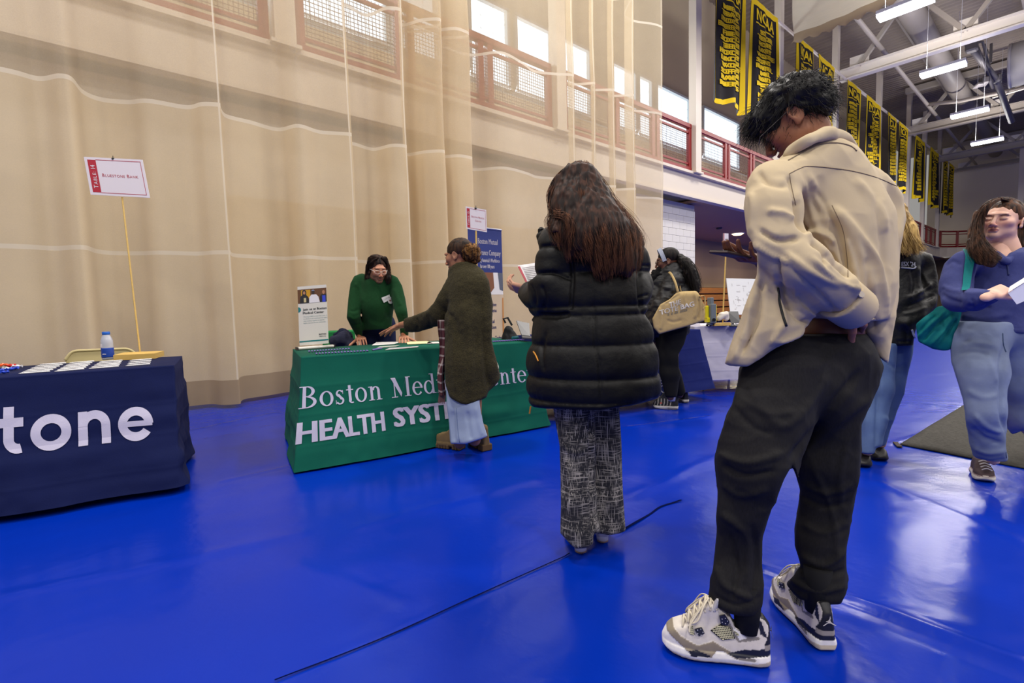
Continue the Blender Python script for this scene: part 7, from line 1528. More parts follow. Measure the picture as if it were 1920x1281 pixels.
V, F = s.mesh(2); V = folds(V, F, [([(1720, 636), (1745, 608), (1775, 582)], 3, .012), ([(1728, 642), (1752, 615), (1785, 588)], 2.5, -.012), ([(1745, 648), (1768, 620), (1790, 592)], 3, .012), ([(1760, 654), (1780, 620), (1795, 596)], 2.5, -.010), ([(1722, 625), (1740, 604), (1760, 590)], 2.5, -.008)], D); teal = garment('bag_body', (V, F), m_tl, tl)
st_ = [hit(TP, x, y, .004) for x, y in catmull([(1814, 468), (1818, 480), (1815, 500), (1812, 520), (1810, 545)], 22)]; st_ = np.array([q for q in st_ if q is not None])
tt = np.linspace(0, 1, len(st_)); ww = .028*(1-.35*tt); sd = RH*.98; V = np.vstack([st_-RH*ww[:, None], st_+RH*ww[:, None], st_-RH*ww[:, None]-FH*.004, st_+RH*ww[:, None]-FH*.004]); n_ = len(st_); F = [(i, i+1, n_+i+1, n_+i) for i in range(n_-1)]+[(2*n_+i, 2*n_+i+1, 3*n_+i+1, 3*n_+i) for i in range(n_-1)]+[(i, i+1, 2*n_+i+1, 2*n_+i) for i in range(n_-1)]+[(n_+i, n_+i+1, 3*n_+i+1, 3*n_+i) for i in range(n_-1)]; mo('strap', (V, F), m_tl, tl, smooth=True)
# ================================================================ things on and around the tables
def plate(c4, m, name, par, th=.002): return quad(c4, m, name, par, th)
class Art:
    """flat artwork on a board: x 0..W right, y 0..H up"""
    def __init__(s, bl, br, tl, W_, H_): s.o = np.array(bl); s.x = (np.array(br)-s.o)/W_; s.y = (np.array(tl)-s.o)/H_; n = np.cross(s.x, s.y); n /= np.linalg.norm(n); s.n = n if n@(CC-s.o) > 0 else -n; s.W, s.H = W_, H_
    def P(s, v, off=.001): v = np.asarray(v, float); return s.o+v[:, :1]*s.x+v[:, 1:2]*s.y+s.n*off
    def put(s, vf, m, name, par, off=.001): v, f = vf; return mo(name, (s.P(v, off), f), m, par)
    def board(s, m, name, par, th=.004):
        a = s.P([(0, 0), (s.W, 0), (s.W, s.H), (0, s.H)], 0); b = a-s.n*th; return mo(name, (np.vstack([a, b]), [(0, 1, 2, 3), (7, 6, 5, 4), (0, 4, 5, 1), (1, 5, 6, 2), (2, 6, 7, 3), (3, 7, 4, 0)]), m, par)
    def txt(s, t, x, y, w_, m, par, h=None, name='lettering', bold=0.0, off=.0015, align=None):
        vf = text2d(t, 1.0); lo, hi = vf[0].min(0), vf[0].max(0); k = w_/(hi[0]-lo[0]); hh = h if h else k*.73; v = vf[0].copy(); v[:, 0] = x+(v[:, 0]-lo[0])*k; v[:, 1] = y+v[:, 1]*hh/.73
        vf = (v, vf[1]); 
        if bold: vf = bold2(vf, bold)
        return s.put(vf, m, name, par, off)
def smallcaps(a, s, x, y, w_, hc_, m, par):
    """capitals taller than the other capitals, as on the table cards"""
    ps = []; cx = 0
    for word in s.split(' '):
        for i, ch in enumerate(word):
            v, f = text2d(ch, 1.0 if i == 0 else .78); v = v.copy(); wd = v[:, 0].max(); v[:, 0] += cx; ps.append((v, f)); cx += wd+.09
        cx += .30
    v, f = join(*ps); k = w_/v[:, 0].max(); v[:, 0] = x+v[:, 0]*k; v[:, 1] = y+v[:, 1]*hc_/.73; a.put((v, f), m, 'lettering', par, .0015)
m_card = mat('card_white', (214, 206, 212), .6); m_cr2 = mat('card_crimson', (168, 16, 44), .6); m_pine = mat('pine', (206, 170, 92), .6, noise=(8, .08), stretch=(1, 1, 6)); m_clip = mat('binder_clip', (18, 18, 20), .4)
def table_sign(label, c, D0, stake, block, number, lines, grp='table number signs on wooden stakes'):
    t = root('table_sign', label, 'sign', tuple(dep(*block[0], D0)), grp); BL, BR, TL, TR = [dep(x, y, D0+d) for x, y, d in c]
    a = Art(BL, BR, TL, 1.4, .85); a.board(m_card, 'card', t, .003)
    a.put(rc(.07, .06, .27, .79), m_cr2, 'red_band', t, .001)
    for q in (rc(.27, .05, 1.34, .062), rc(.27, .788, 1.34, .80), rc(1.328, .05, 1.34, .80)): a.put(q, m_cr2, 'border_line', t, .001)
    v, f = text2d('T', 1.0); ps = []; cx = 0
    for i, ch in enumerate('TABLE:'): v, f = text2d(ch, 1.0 if i == 0 else .8); v = v.copy(); v[:, 0] += cx; cx = v[:, 0].max()+.10; ps.append((v, f))
    cx += .22
    for ch in number: v, f = text2d(ch, 1.0); v = v.copy(); v[:, 0] += cx; cx = v[:, 0].max()+.10; ps.append((v, f))
    v, f = join(*ps); k = .52/v[:, 0].max(); u = v.copy(); u[:, 0] = .225-v[:, 1]*.15; u[:, 1] = .15+v[:, 0]*k; a.put((u, f), m_card, 'lettering', t, .002)
    for s_, x, y, w_ in lines: smallcaps(a, s_, x, y, w_, .075, m_cr2, t)
    mid = a.P([(.70, .84)], .0)[0]; mo('binder_clip', join(box(mid-a.n*.002, (.022, .012, .014), None, .002), cyl(mid+np.array([0, 0, .004]), mid+np.array([0, 0, .022]), .0025, n=6)), m_clip, t)
    q0 = dep(*stake[0], D0+.006); q1 = dep(*stake[1], D0+stake[2]); mo('stake', beam(q0, q1, .010, .010), m_pine, t)
    B = [onz(x, y, .747) for x, y in block]; up = np.array([0, 0, .038]); V = np.array(B+[b+up for b in B]); mo('base_block', (V, [(0, 1, 2, 3), (7, 6, 5, 4), (0, 4, 5, 1), (1, 5, 6, 2), (2, 6, 7, 3), (3, 7, 4, 0)]), m_pine, t)
    return t
D14 = float((onz(262, 668, .747)-CC)@_f)
table_sign('table sign reading TABLE 14 BLUESTONE BANK on a thin stake over the navy table', [(170, 365, 0), (281, 371, -.02), (157, 294, .03), (272, 303, .01)], D14, ((229, 370), (263, 664), -.0), [(213, 676), (291, 672.5), (308, 667), (233, 670)], '14', [('BLUESTONE BANK', .36, .42, .86)])
D15 = 4.02
table_sign('table sign reading TABLE 15 BOSTON MEDICAL CENTER above the curly bun', [(874.5, 429, 0), (913, 435.5, .0), (873, 387, .0), (913, 393, .0)], D15, ((892.5, 433), (897, 640), .06), [(880, 645), (908, 643), (914, 640), (886, 642)], '15', [('BOSTON MEDICAL', .38, .47, .88), ('CENTER', .62, .33, .42)])
# water bottle
bt = root('water_bottle', 'clear water bottle with blue cap and blue label beside the pine sign base', 'bottle', tuple(onz(203, 674, .747))); bp = onz(203, 674, .747); S_ = .0415/.0415
D_b = float((bp-CC)@_f); rb = 12.2*D_b/FPX*.77; hb = 52*D_b/FPX
pl = mat('bottle_plastic', (210, 214, 228), .15, spec=.6); pl.node_tree.nodes['Principled BSDF'].inputs['Transmission Weight'].default_value = .35
mo('bottle_body', lathe([(rb*.9, 0), (rb, .006), (rb*.97, hb*.1), (rb, hb*.2), (rb, hb*.55), (rb*.97, hb*.68), (rb*.78, hb*.80), (rb*.62, hb*.87), (rb*.60, hb*.90)], bp, 24), pl, bt, smooth=True)
mo('cap', lathe([(rb*.62, hb*.89), (rb*.64, hb*.90), (rb*.64, hb*.985), (rb*.58, hb*1.0)], bp, 24), mat('cap_blue', (14, 92, 190), .4), bt, smooth=True)
mo('label', lathe([(rb*1.012, hb*.08), (rb*1.02, hb*.10), (rb*1.02, hb*.40), (rb*1.012, hb*.42)], bp, 24), mat('label_blue', (16, 62, 160), .5), bt, smooth=True)
for k in range(3): mo('label_mark', (lambda vf: vf)(box(bp+(-FH*.95-RH*.30+RH*.3*k*.9)*rb*1.0*np.array([1, 1, 0])/np.linalg.norm(-FH*.95-RH*.30+RH*.3*k*.9)*1.02+np.array([0, 0, hb*(.20+.30*(k == 0))]), (.014, .002, .006+.02*(k == 0)), rotz(-YAW), .0005)), m_card, bt)
# white pens in four fanned groups
m_pw = mat('pen_white', (228, 226, 226), .4)
def pen(p0, p1, r, m1, m2, par_label, grp, nm='pen'):
    p0, p1 = np.array(p0), np.array(p1); L_ = np.linalg.norm(p1-p0); d = (p1-p0)/L_; z = np.array([0, 0, r]); t = root(nm, par_label, 'pen', tuple(p0), grp)
    mo('barrel', tube([p0+z+d*.012, p0+z+d*.014, p1+z-d*.004, p1+z], [r*.7, r, r, r*.7], 7), m1, t, smooth=True); mo('tip', tube([p0+z, p0+z+d*.012], [r*.2, r*.75], 6), m2, t, smooth=True)
    mo('clip', box(p1+z*2.0-d*.022, (.034, .003, .0015), np.column_stack([d, np.cross([0, 0, 1.0], d), [0, 0, 1.0]])), m2, t); return t
ORD = ['first', 'second', 'third', 'fourth', 'fifth', 'sixth', 'seventh', 'eighth', 'ninth', 'tenth', 'eleventh', 'twelfth', 'thirteenth', 'fourteenth', 'fifteenth', 'sixteenth', 'seventeenth']
gs = [((34.5, 702), (94, 697.5), (73.5, 685), (124, 682), 6, 'leftmost'), ((102, 698), (158, 693), (130, 682), (177, 678.6), 6, 'second'), ((166.5, 692.6), (223, 688), (186, 680), (230, 677), 5, 'third'), ((235.5, 687.5), (281.6, 683.7), (242.6, 677.5), (285, 674.5), 4, 'rightmost')]
for a, b, c, d, n, w_ in gs:
    for i in range(n):
        t = i/(n-1); p0 = onz(a[0]+(c[0]-a[0])*t, a[1]+(c[1]-a[1])*t, .747); p1 = onz(b[0]+(d[0]-b[0])*t, b[1]+(d[1]-b[1])*t, .747)
        pen(p0, p1, .0046, m_pw, m_pw, 'white pen, %s from the front in the %s fan of pens on the navy table' % (ORD[i], w_), 'white pens on the navy table')
# wrapped sweets
cc_ = [((226, 84, 30), 'orange'), ((28, 64, 190), 'blue'), ((196, 30, 30), 'red'), ((222, 222, 232), 'silver')]
for i, (x, y, k) in enumerate([(4, 694, 1), (2, 685, 0), (12, 684, 0), (14, 691, 3), (20, 686, 2), (22, 692, 1), (27, 686, 2), (33, 686.5, 3), (8, 698, 1), (28, 690.5, 1)]):
    p = onz(x, y+3, .747); c, nm = cc_[k]; t = root('wrapped_sweet', nm+' wrapped sweet, '+ORD[sorted([2, 4, 8, 12, 14, 20, 22, 27, 28, 33]).index(x)]+' from the left in the heap on the navy table', 'sweet', tuple(p), nm+' sweets on the navy table'); a = i*1.3
    d = np.array([math.cos(a), math.sin(a), .1]); mc = mat('wrap_'+nm, c, .25, .2); mo('sweet', tube([p+np.array([0, 0, .010])+d*u for u in (-.014, -.008, 0, .008, .014)], [.003, .008, .010, .008, .003], 8), mc, t, smooth=True)
    for q in (-1, 1): mo('wrapper_end', tube([p+np.array([0, 0, .010])+d*.012*q, p+np.array([0, 0, .012])+d*.024*q], [.002, .009], 8), mc, t)
# folding chair behind the navy table
ch = root('folding_chair', 'beige folding chair tucked behind the navy table, only its back showing', 'chair', tuple(onY(190, 660, 5.1)*np.array([1, 1, 0])))
m_ch = mat('chair_beige', (190, 176, 128), .6); A_ = [onY(x, y, 5.1) for x, y in ((122, 676), (136, 660), (165, 657), (215, 655), (240, 655), (254, 664), (258, 676))]
V = []; 
top = catmull(A_, 30)
for p in top: V += [p, np.array([p[0], p[1]-.004, .60])]
V = np.array(V); n_ = len(V); V2 = V+np.array([.004, .02, 0]); g = gridf(30, 2); mo('backrest', (np.vstack([V, V2]), np.vstack([g, g[:, ::-1]+n_])), m_ch, ch); mo('back_frame', tube(top, .010, 8), m_ch, ch, smooth=True)
x0, x1 = A_[0][0], A_[-1][0]; mo('seat', box(((x0+x1)/2, 4.94, .44), (x1-x0-.04, .34, .03), None, .01), m_ch, ch)
for xx in (x0, x1): mo('leg', tube([(xx, 5.1, .70), (xx, 4.78, .01)], .011, 8), m_ch, ch); mo('leg', tube([(xx, 4.86, .44), (xx, 5.14, .01)], .011, 8), m_ch, ch)
# --- green table: small retractable sign
mb = root('tabletop_banner', 'small retractable sign reading Join us at Boston Medical Center on the green table', 'sign', tuple(onz(590, 655, .747)))
Dm = float((onz(590, 654, .747)-CC)@_f); a = Art(dep(561.7, 648.5, Dm), dep(616, 644, Dm), dep(557.6, 538, Dm+.03), 10.0, 21.0); a.board(mat('banner_white', (204, 200, 192), .5), 'panel', mb)
m_tk = mat('print_teal', (0, 108, 112), .6); m_dkt = mat('print_dark', (34, 44, 50), .6); m_gt = mat('print_greyteal', (110, 140, 144), .7)
a.put(rc(0, 1.1, 10, 1.6), m_tk, 'teal_stripe', mb); a.put(arc(0, 12.7, .95, .95, -90, 90, .95), m_tk, 'teal_dot', mb)
a.put(rc(0, 14.9, 10, 19.9), mat('picture_brown', (92, 56, 26), .5), 'picture', mb, .001); a.put(rc(1.2, 16.6, 4.4, 19.6), mat('picture_yellow', (190, 140, 20), .5), 'picture_door', mb, .0014)
sk_ = mat('picture_skin', (168, 116, 84), .6); sk2 = mat('picture_skin_dark', (46, 32, 28), .6); bk_ = mat('picture_black', (22, 20, 26), .6); wh_ = mat('picture_white', (214, 210, 214), .6); bl_ = mat('picture_blue', (40, 60, 190), .6)
a.put(pg((.7, 14.9), (.9, 17.2), (1.6, 17.9), (2.9, 17.9), (3.7, 17.0), (3.9, 14.9)), bk_, 'picture_figure', mb, .0018); a.put(arc(2.3, 18.6, .75, 1.1, 0, 360, .74), bk_, 'picture_hair', mb, .002); a.put(arc(2.3, 18.6, .42, .6, 0, 360, .41), sk_, 'picture_face', mb, .0022); a.put(rc(2.1, 15.2, 2.9, 16.8), mat('picture_cream', (190, 176, 130)), 'picture_folder', mb, .0022)
a.put(pg((3.9, 14.9), (4.0, 16.9), (4.8, 17.8), (6.4, 17.8), (7.2, 16.9), (7.6, 14.9)), wh_, 'picture_figure', mb, .0018); a.put(arc(5.4, 18.6, .5, .75, 0, 360, .49), sk2, 'picture_face', mb, .002); a.put(arc(5.4, 19.1, .55, .4, 0, 180, .5), mat('picture_cap', (120, 130, 160)), 'picture_cap', mb, .0022)
a.put(pg((7.6, 14.9), (7.7, 17.0), (8.3, 17.7), (10, 17.7), (10, 14.9)), bk_, 'picture_figure', mb, .0018); a.put(pg((8.5, 14.9), (8.5, 17.2), (9.6, 17.2), (9.6, 14.9)), bl_, 'picture_shirt', mb, .002); a.put(arc(9.0, 18.4, .45, .7, 0, 360, .44), sk_, 'picture_face', mb, .002)
a.txt('Join us at Boston', 1.6, 12.3, 8.2, m_dkt, mb, .85, bold=.03); a.txt('Medical Center', 1.6, 11.0, 7.3, m_dkt, mb, .85, bold=.03)
for i, s_ in enumerate(('Working at BMC is more than a job - it', 'is a chance to join a dedicated and expert', 'team working together to improve', 'health outcomes for our community')): a.txt(s_, 1.7, 9.9-i*.75, (8.2, 8.2, 7.2, 7.6)[i], m_gt, mb, .40)
a.txt('BOSTON', 6.9, 3.2, 2.4, m_dkt, mb, .55, bold=.02); a.txt('MEDICAL', 6.9, 2.5, 2.4, m_dkt, mb, .45)
c0 = (dep(590, 651, Dm)); c0 = onz(592, 654, .747); mo('cassette', box(c0+np.array([0, 0, .012]), (.30, .06, .024), rotz(ang2+.25), .008), mat('banner_white', (222, 220, 214)), mb)
for q in (-1, 1): mo('end_cap', box(c0+np.array([math.cos(ang2+.25)*.152*q, math.sin(ang2+.25)*.152*q, .012]), (.006, .064, .026), rotz(ang2+.25), .002), mat('cap_dark', (40, 40, 44), .4), mb)
# purple pens in rows
m_pp = mat('pen_purple', (128, 104, 200), .35); m_pd = mat('pen_grip', (26, 24, 34), .5)
def prow(x0, y0, x1, y1, n, lab, grp, L_=.085):
    for i in range(n):
        t = i/(n-1); p = onz(x0+(x1-x0)*t, y0+(y1-y0)*t, .747); d = np.array([math.sin(-ang2-.35), -math.cos(ang2+.35), 0]); d = np.array([-.30, -.95, 0])*-1
        pen(p, p+d*L_, .0055, m_pp, m_pd, lab % ORD[i], grp)
prow(580, 661, 655, 656, 15, 'purple pen, %s from the left in the back row on the green table', 'purple pens, back row'); prow(594, 665.5, 690, 660, 17, 'purple pen, %s from the left in the front row on the green table', 'purple pens, front row')
prow(928, 642, 984, 638.5, 14, 'purple pen, %s from the left at the right end of the green table', 'purple pens, right end', .06)
q0, q1 = onz(697, 658, .747), onz(716, 654.5, .747); pen(q0, q1, .006, m_pp, m_pd, 'single purple pen lying apart from the two rows on the green table', None)
# papers
pp_ = [([(697, 648), (739, 645.5), (751, 641), (706, 642)], (222, 220, 218), 'white sheet between the green sweater sleeves on the green table'), ([(706, 653), (742, 650), (750, 647.5), (712, 650)], (160, 170, 160), 'grey printed card in front of the white sheet on the green table'), ([(722, 656.5), (782, 651.5), (785, 649.5), (730, 653)], (206, 204, 208), 'pale leaflet lying nearest the table edge under the reaching hand'), ([(764, 646), (812, 644), (800, 640), (762, 641)], (232, 222, 168), 'pale yellow folder beside the resting hand on the green table'), ([(800, 645), (824, 644), (822, 641), (802, 642)], (206, 204, 200), 'white card next to the scarf on the green table')]
for q, c, lab in pp_:
    P = [onz(x, y, .749) for x, y in q]; o = quad(P, mat('paper_%d' % c[0]+str(c[2]), c, .6), 'paper_sheet', None, .002); tag(o, lab, 'paper')
# coats heaped on a chair behind the green table
hp_ = root('heaped_coat', 'navy and grey coat heaped on a chair back behind the small sign', 'coat', tuple(dep(640, 645, 4.75)*np.array([1, 1, 0])))
s = Sdf(np.minimum(pxl(610, 660, 4.6), pxl(610, 660, 5.0))-.05, np.maximum(pxl(675, 615, 4.6), pxl(675, 615, 5.0))+.06, .009); s.chain([(628, 640, .0, 12), (645, 634, .0, 13), (658, 646, .0, 12)], 4.72, .03); s.chain([(640, 655, .0, 20)]*2, 4.75, .03) if False else None
V, F = s.mesh(1); V = crumple(V, F, .012, .05, seed=3); garment('coat_body', (V, F), mat('navy_coat', (44, 46, 66), .9, bump=(30, .5, .01)), hp_)
s = Sdf(np.minimum(pxl(605, 660, 4.7), pxl(605, 660, 5.1))-.05, np.maximum(pxl(675, 610, 4.7), pxl(675, 610, 5.1))+.06, .009); s.chain([(632, 629, .08, 7), (642, 624, .08, 8), (654, 630, .08, 9)], 4.76, .03); V, F = s.mesh(1); V = crumple(V, F, .012, .05, seed=5); garment('coat_lining', (V, F), mat('navy_dark', (18, 24, 48), .8), hp_)
gc = root('folding_chair', 'green backed chair under the heaped coat behind the green table', 'chair', tuple(dep(636, 640, 5.25)*np.array([1, 1, 0])))
cg = dep(636, 640, 5.25); m_cg = mat('green_seat', (26, 116, 56), .7); mo('backrest', box((cg[0], cg[1], .74), (.34, .04, .22), rotz(-.2), .02), m_cg, gc); mo('seat', box((cg[0], cg[1]-.18, .44), (.36, .34, .03), rotz(-.2), .01), m_cg, gc)
for dx, dy in ((-.15, 0), (.15, 0), (-.15, -.3), (.15, -.3)): mo('leg', tube([(cg[0]+dx, cg[1]+dy, .70 if dy == 0 else .44), (cg[0]+dx, cg[1]+dy, .0)], .011, 8), m_metal, gc)
# tall retractable banner behind the table
tbn = root('rollup_banner', 'tall blue headed roll-up banner of a life insurance company behind the olive coat', 'banner', (float(onY(910, 600, 4.6)[0]), 4.6, 0.0))
Da, Db = 5.05, 5.35; X0 = dep(876.5, 426, Da); X1 = dep(940, 434, Db); hgt = (X0[2]+X1[2])/2-.06; X0[2] = X1[2] = hgt+.06
a = Art(np.array([X0[0], X0[1], .06]), np.array([X1[0], X1[1], .06]), X0, .85, 2.0)
a.board(mat('banner_beige', (206, 184, 160), .6, noise=(4, .08)), 'panel', tbn); m_hd = mat('banner_navy', (26, 44, 118), .6); a.put(rc(0, 1.50, .85, 2.0), m_hd, 'header', tbn)
a.txt('Boston Mutual', .24, 1.83, .50, m_card, tbn, .065, bold=.0022); a.txt('Life Insurance Company', .05, 1.70, .76, m_card, tbn, .065, bold=.0022); a.txt("Protecting America's Workforce", .10, 1.62, .68, m_card, tbn, .045, bold=.0022); a.txt('for over 100 years', .28, 1.55, .36, m_card, tbn, .045, bold=.0022)
a.put(rc(.0, 1.24, .85, 1.5), mat('banner_photo_white', (226, 222, 226), .6), 'photo_area', tbn); a.put(pg((.38, 1.5), (.60, 1.5), (.62, 1.32), (.52, 1.26), (.36, 1.32)), mat('banner_hand', (128, 78, 52), .6), 'photo_hand', tbn, .002); a.put(pg((.10, 1.5), (.32, 1.5), (.34, 1.36), (.2, 1.28)), mat('banner_hand2', (150, 104, 76), .6), 'photo_hand', tbn, .002); a.put(pg((.72, 1.5), (.85, 1.5), (.85, 1.28), (.76, 1.30)), mat('banner_dark', (86, 92, 110), .6), 'photo_sleeve', tbn, .002); a.put(pg((.8, .5), (.85, .5), (.85, 1.2), (.82, 1.2)), mat('banner_orange', (196, 132, 70), .6), 'photo_stripe', tbn, .002)
for s_, x, y, w_ in (('Comprehensive', .20, 1.10, .46), ('Product Menu', .24, 1.03, .42), ('Financial', .30, .90, .30), ('Education', .34, .83, .30), ('Helping Today', .38, .70, .40), ('and Tomorrow', .36, .63, .38), ('Strong Financials', .30, .48, .50), ('Since 1891', .44, .32, .36)): a.txt(s_, x, y, w_, m_hd, tbn, .045, bold=.0022)
a.put(rc(.2, -.0, .5, .22), mat('banner_tan', (190, 130, 60), .6), 'photo_area', tbn, .002); a.put(rc(.5, .0, .85, .28), mat('banner_pale', (206, 206, 218), .6), 'photo_area', tbn, .002)
mo('top_rail', tube([X0+np.array([0, 0, .01]), X1+np.array([0, 0, .01])], .012, 8), m_metal, tbn); mc_ = (X0+X1)/2; mo('cassette', box((mc_[0], mc_[1], .035), (.90, .16, .07), rotz(math.atan2(X1[1]-X0[1], X1[0]-X0[0])), .02), m_metal, tbn)
# dark bags and an open laptop behind the right end of the green table
bg_ = root('backpack', 'black backpack behind the right end of the green table beside the tall banner', 'bag', tuple(dep(955, 630, 4.6)*np.array([1, 1, 0])))
s = Sdf(pxl(935, 700, 4.3)-.1, pxl(1000, 590, 5.0)+.1, .012); s.chain([(953, 620, .1, 9), (958, 640, .1, 15), (960, 665, .1, 16)], 4.6, .04); V, F = s.mesh(1); V = crumple(V, F, .01, .05, seed=4)
garment('bag_body', (V, F), mat('black_nylon', (20, 22, 26), .7), bg_); mo('strap', tube([dep(948, 606, 4.6), dep(944, 598, 4.6), dep(952, 596, 4.62), dep(960, 610, 4.6)], .01, 6), mat('black_nylon', (20, 22, 26)), bg_); mo('teal_trim', box(dep(966, 634, 4.5), (.08, .03, .03), None, .008), mat('teal_trim', (20, 90, 100), .7), bg_)
lp = root('laptop', 'grey laptop lid standing open just left of the black quilted coat', 'laptop', tuple(dep(975, 625, 4.35))); P = [dep(968, 601, 4.5), dep(992, 606, 4.5), dep(994, 630, 4.35), dep(978, 628, 4.35)]; quad(P, mat('laptop_grey', (70, 70, 72), .4), 'lid', lp, .01); quad([dep(978, 629, 4.35), dep(996, 631, 4.35), dep(1000, 634, 4.2), dep(980, 633, 4.2)], mat('laptop_grey', (70, 70, 72)), 'keyboard', lp, .01)
# --- tables on the far side of the puffer coat
c3 = dep(1313, 617.6, 5.25); m_nb = mat('royal_cloth', (18, 30, 92), .9, noise=(9, .05), bump=(5, .3, .02)); L3 = 1.83; e3 = np.array([math.cos(ang2), math.sin(ang2)])
cl3 = Cloth(c3[:2]-e3*L3, ang2, L3, .76, c3[2], .12, (.05, .12), (.05, .10), seed=5, wave=.016); nb = cl3.mesh(m_nb, 'tablecloth', 'dark blue tablecloth behind the person with the canvas bag'); plain_table(cl3, 'folding table under the dark blue cloth behind the canvas bag')
for tx, p0, p1, yt in (('CARRIER', (1200, 723), (1250, 719), 709), ('FOR WORK', (1200, 741), (1262, 735), 725)):
    v, f = area_text(cl3, tx, p0, p1, .72, yt); letters_on(cl3, 'lettering', nb, (v, f), m_let, .1, .006)
c4 = dep(1302, 612.4, 5.6); cl4 = Cloth(c4[:2], -YAW+.02, 1.83, .76, c4[2], .15, (.05, .08), (.08, .10), seed=6, wave=.02); m_lv = mat('white_cloth', (184, 180, 196), .85, bump=(5, .3, .02)); cl4.mesh(m_lv, 'tablecloth', 'white tablecloth on the table behind the dark blue one'); plain_table(cl4, 'folding table under the white cloth')
zt = c4[2]+.002
def ont(x, y): return onz(x, y, zt)
ts = root('survey_instrument', 'yellow and grey surveying instrument standing on the white tablecloth', 'instrument', tuple(ont(1332, 611))); tp_ = ont(1332, 611.5); my = mat('instrument_yellow', (228, 212, 20), .4); mg = mat('instrument_grey', (104, 112, 116), .4)
k = 5.55/FPX
def tb_(x, y, w_, h_, m, n, dy=0., b=.006): mo(n, box(tp_+RH*(x-1332)*k+np.array([0, 0, (611.5-y)*k])+FH*dy, (w_*k, .09 if w_ > 6 else .05, h_*k), rotz(-YAW), b), m, ts)
tb_(1332, 600, 17, 9, my, 'lower_housing'); tb_(1325, 585, 5.5, 24, my, 'side_arm'); tb_(1340, 583, 4.5, 22, my, 'side_arm'); tb_(1333, 588, 10, 36, mg, 'telescope_body', -.03); tb_(1332, 565, 7, 14, mg, 'carry_handle', 0); tb_(1331, 607, 8, 6, mg, 'tribrach', 0, .01)
p = tp_+np.array([0, 0, 12*k])-FH*.09; mo('lens', cyl(p, p-FH*.012, .02, n=14), mat('lens_black', (16, 16, 18), .1), ts); mo('foot_screw', join(*[cyl(tp_+RH*d_*k+np.array([0, 0, .0]), tp_+RH*d_*k+np.array([0, 0, .02]), .014, n=10) for d_ in (-6, 0, 6)]), mat('lens_black', (16, 16, 18)), ts)
ws = root('table_sign', 'table sign seen nearly edge-on on a stake above the white tablecloth', 'sign', tuple(ont(1352, 611)), 'table number signs on wooden stakes'); D4 = 5.63
a = Art(dep(1356.5, 473, D4-.10), dep(1366, 472, D4+.12), dep(1356.5, 437.5, D4-.10), 1.0, .85); a.board(m_card, 'card', ws); a.put(rc(0, .0, .16, .85), m_cr2, 'red_band', ws, .001)
for i in range(3): a.put(rc(.35, .3+.12*i, .85, .36+.12*i), mat('print_grey', (120, 110, 116)), 'text_line', ws, .001)
mo('stake', beam(dep(1361, 474, D4), dep(1355, 606, D4), .012, .012), m_pine, ws); mo('base_block', box(ont(1351, 611)+np.array([0, 0, .018]), (.19, .10, .034), rotz(-YAW+.05), .003), m_pine, ws)
rk = root('white_model', 'white rounded plastic model piece behind the stake on the white tablecloth', 'model', tuple(ont(1356, 608))); s = Sdf(pxl(1340, 612, 5.3)-.04, pxl(1372, 575, 5.8)+.05, .006); s.chain([(1349, 597, .06, 6), (1353, 592, .06, 7.5)], 5.5, .02); s.chain([(1362, 597, .06, 6), (1360, 590, .06, 7)], 5.5, .02); s.chain([(1356, 600, .06, 6.5)]*2, 5.5, .01) if False else None
V, F = s.mesh(1); V = crumple(V, F, .006, .04, seed=2); garment('model_body', (V, F), mat('offwhite_plastic', (206, 198, 188), .6), rk)
lt = root('laptop', 'dark laptop lid open on the white tablecloth below the display board', 'laptop', tuple(ont(1374, 608))); quad([dep(1364, 584, 5.75), dep(1384, 584, 5.75), dep(1388, 604, 5.6), dep(1372, 607, 5.6)], mat('laptop_dark', (44, 46, 50), .4), 'lid', lt, .01); quad([ont(1366, 608), ont(1388, 607), ont(1388, 611), ont(1368, 611)], mat('laptop_dark', (44, 46, 50)), 'keyboard', lt, .012)
tag(quad([ont(1313, 611), ont(1330, 611), ont(1328, 608), ont(1313, 608)], m_pap, 'paper_sheet', None, .003), 'white leaflet beside the surveying instrument', 'paper')
for i, (x, y) in enumerate(((1371, 610), (1374, 608.5), (1377, 610.5))): tag(mo('pebble_sample', tube([ont(x, y)+np.array([0, 0, .012]), ont(x+1.2, y)+np.array([0, 0, .014])], [.014, .012], 8), (m_pap, mat('grey_stone', (70, 66, 64)), m_pap)[i], smooth=True), ('small white stone left of the dark one by the laptop', 'small dark stone between two white ones by the laptop', 'small white stone right of the dark one by the laptop')[i], 'stone')
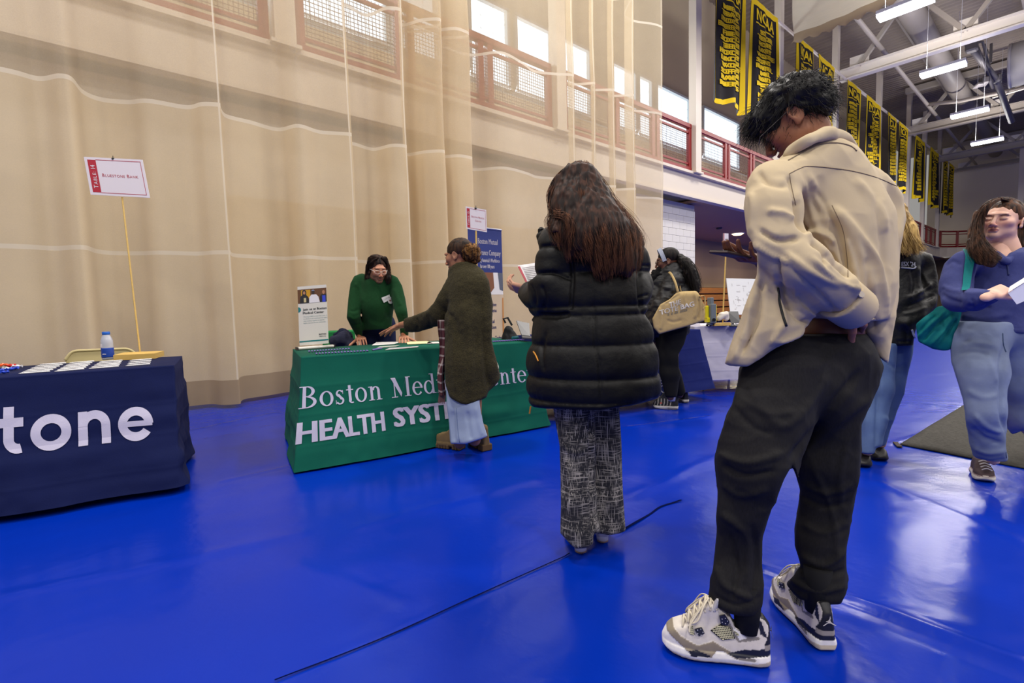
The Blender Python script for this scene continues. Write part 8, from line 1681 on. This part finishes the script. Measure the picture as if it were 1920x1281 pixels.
db = root('display_board', 'white display board with faint drawings leaning behind the white tablecloth', 'board', tuple(dep(1385, 600, 5.9))); a = Art(dep(1370, 590, 6.5), dep(1425, 590, 6.6), dep(1362, 522, 6.6), 1.0, 1.1); a.board(mat('board_white', (206, 208, 212), .5), 'board_face', db, .01)
rg = np.random.RandomState(3); mgr = mat('print_grey', (120, 110, 116)); ps = []
for i in range(40):
    x, y = rg.rand()*.8+.1, rg.rand()*.85+.1; w_ = .03+.12*rg.rand(); ps.append(rc(x, y, min(x+w_, .97), y+.008) if i % 2 else rc(x, y, x+.006, min(y+w_*.8, 1.0)))
a.put(join(*ps), mgr, 'drawing_lines', db, .002)
mo('easel_leg', join(cyl(dep(1372, 588, 6.6), dep(1368, 588, 6.6)*np.array([1, 1, 0]), .012, n=8), cyl(dep(1420, 588, 6.7), dep(1424, 588, 6.7)*np.array([1, 1, 0]), .012, n=8)), m_metal, db)
# carpet runner
P0, P1, P2 = onz(1688, 834), onz(1920, 878.5), onz(1808, 760); u = (P1-P0)*2.2; v_ = (P2-P0)/np.linalg.norm(P2-P0)*3.0
mt = root('floor_mat', 'dark grey carpet runner lying on the blue covers behind the smiling person', 'mat', tuple(P0)); m_mt = mat('grey_carpet', (66, 64, 60), .98, noise=(60, .25), bump=(400, .8, .003), bump2=(8, .2, .01)); gx, gy = np.meshgrid(np.linspace(0, 1, 30), np.linspace(0, 1, 30), indexing='ij')
V = P0+gx.reshape(-1, 1)*u+gy.reshape(-1, 1)*v_; V[:, 2] = .008+.003*vn(V, .4, 2); n_ = len(V); V2 = V.copy(); V2[:, 2] = .0; g = gridf(30, 30); rim = [0*30+i for i in range(30)]; F = [tuple(q) for q in g]+[(i, i+1, n_+i+1, n_+i) for i in range(29)]+[(i*30, (i+1)*30, n_+(i+1)*30, n_+i*30) for i in range(29)]
mo('carpet_pile', (np.vstack([V, V2]), F), m_mt, mt, smooth=True); mo('tape_end', box(P0+np.array([-.03, .01, .005]), (.12, .03, .008), rotz(.4)), mat('tape_dark', (60, 50, 46), .8), mt)
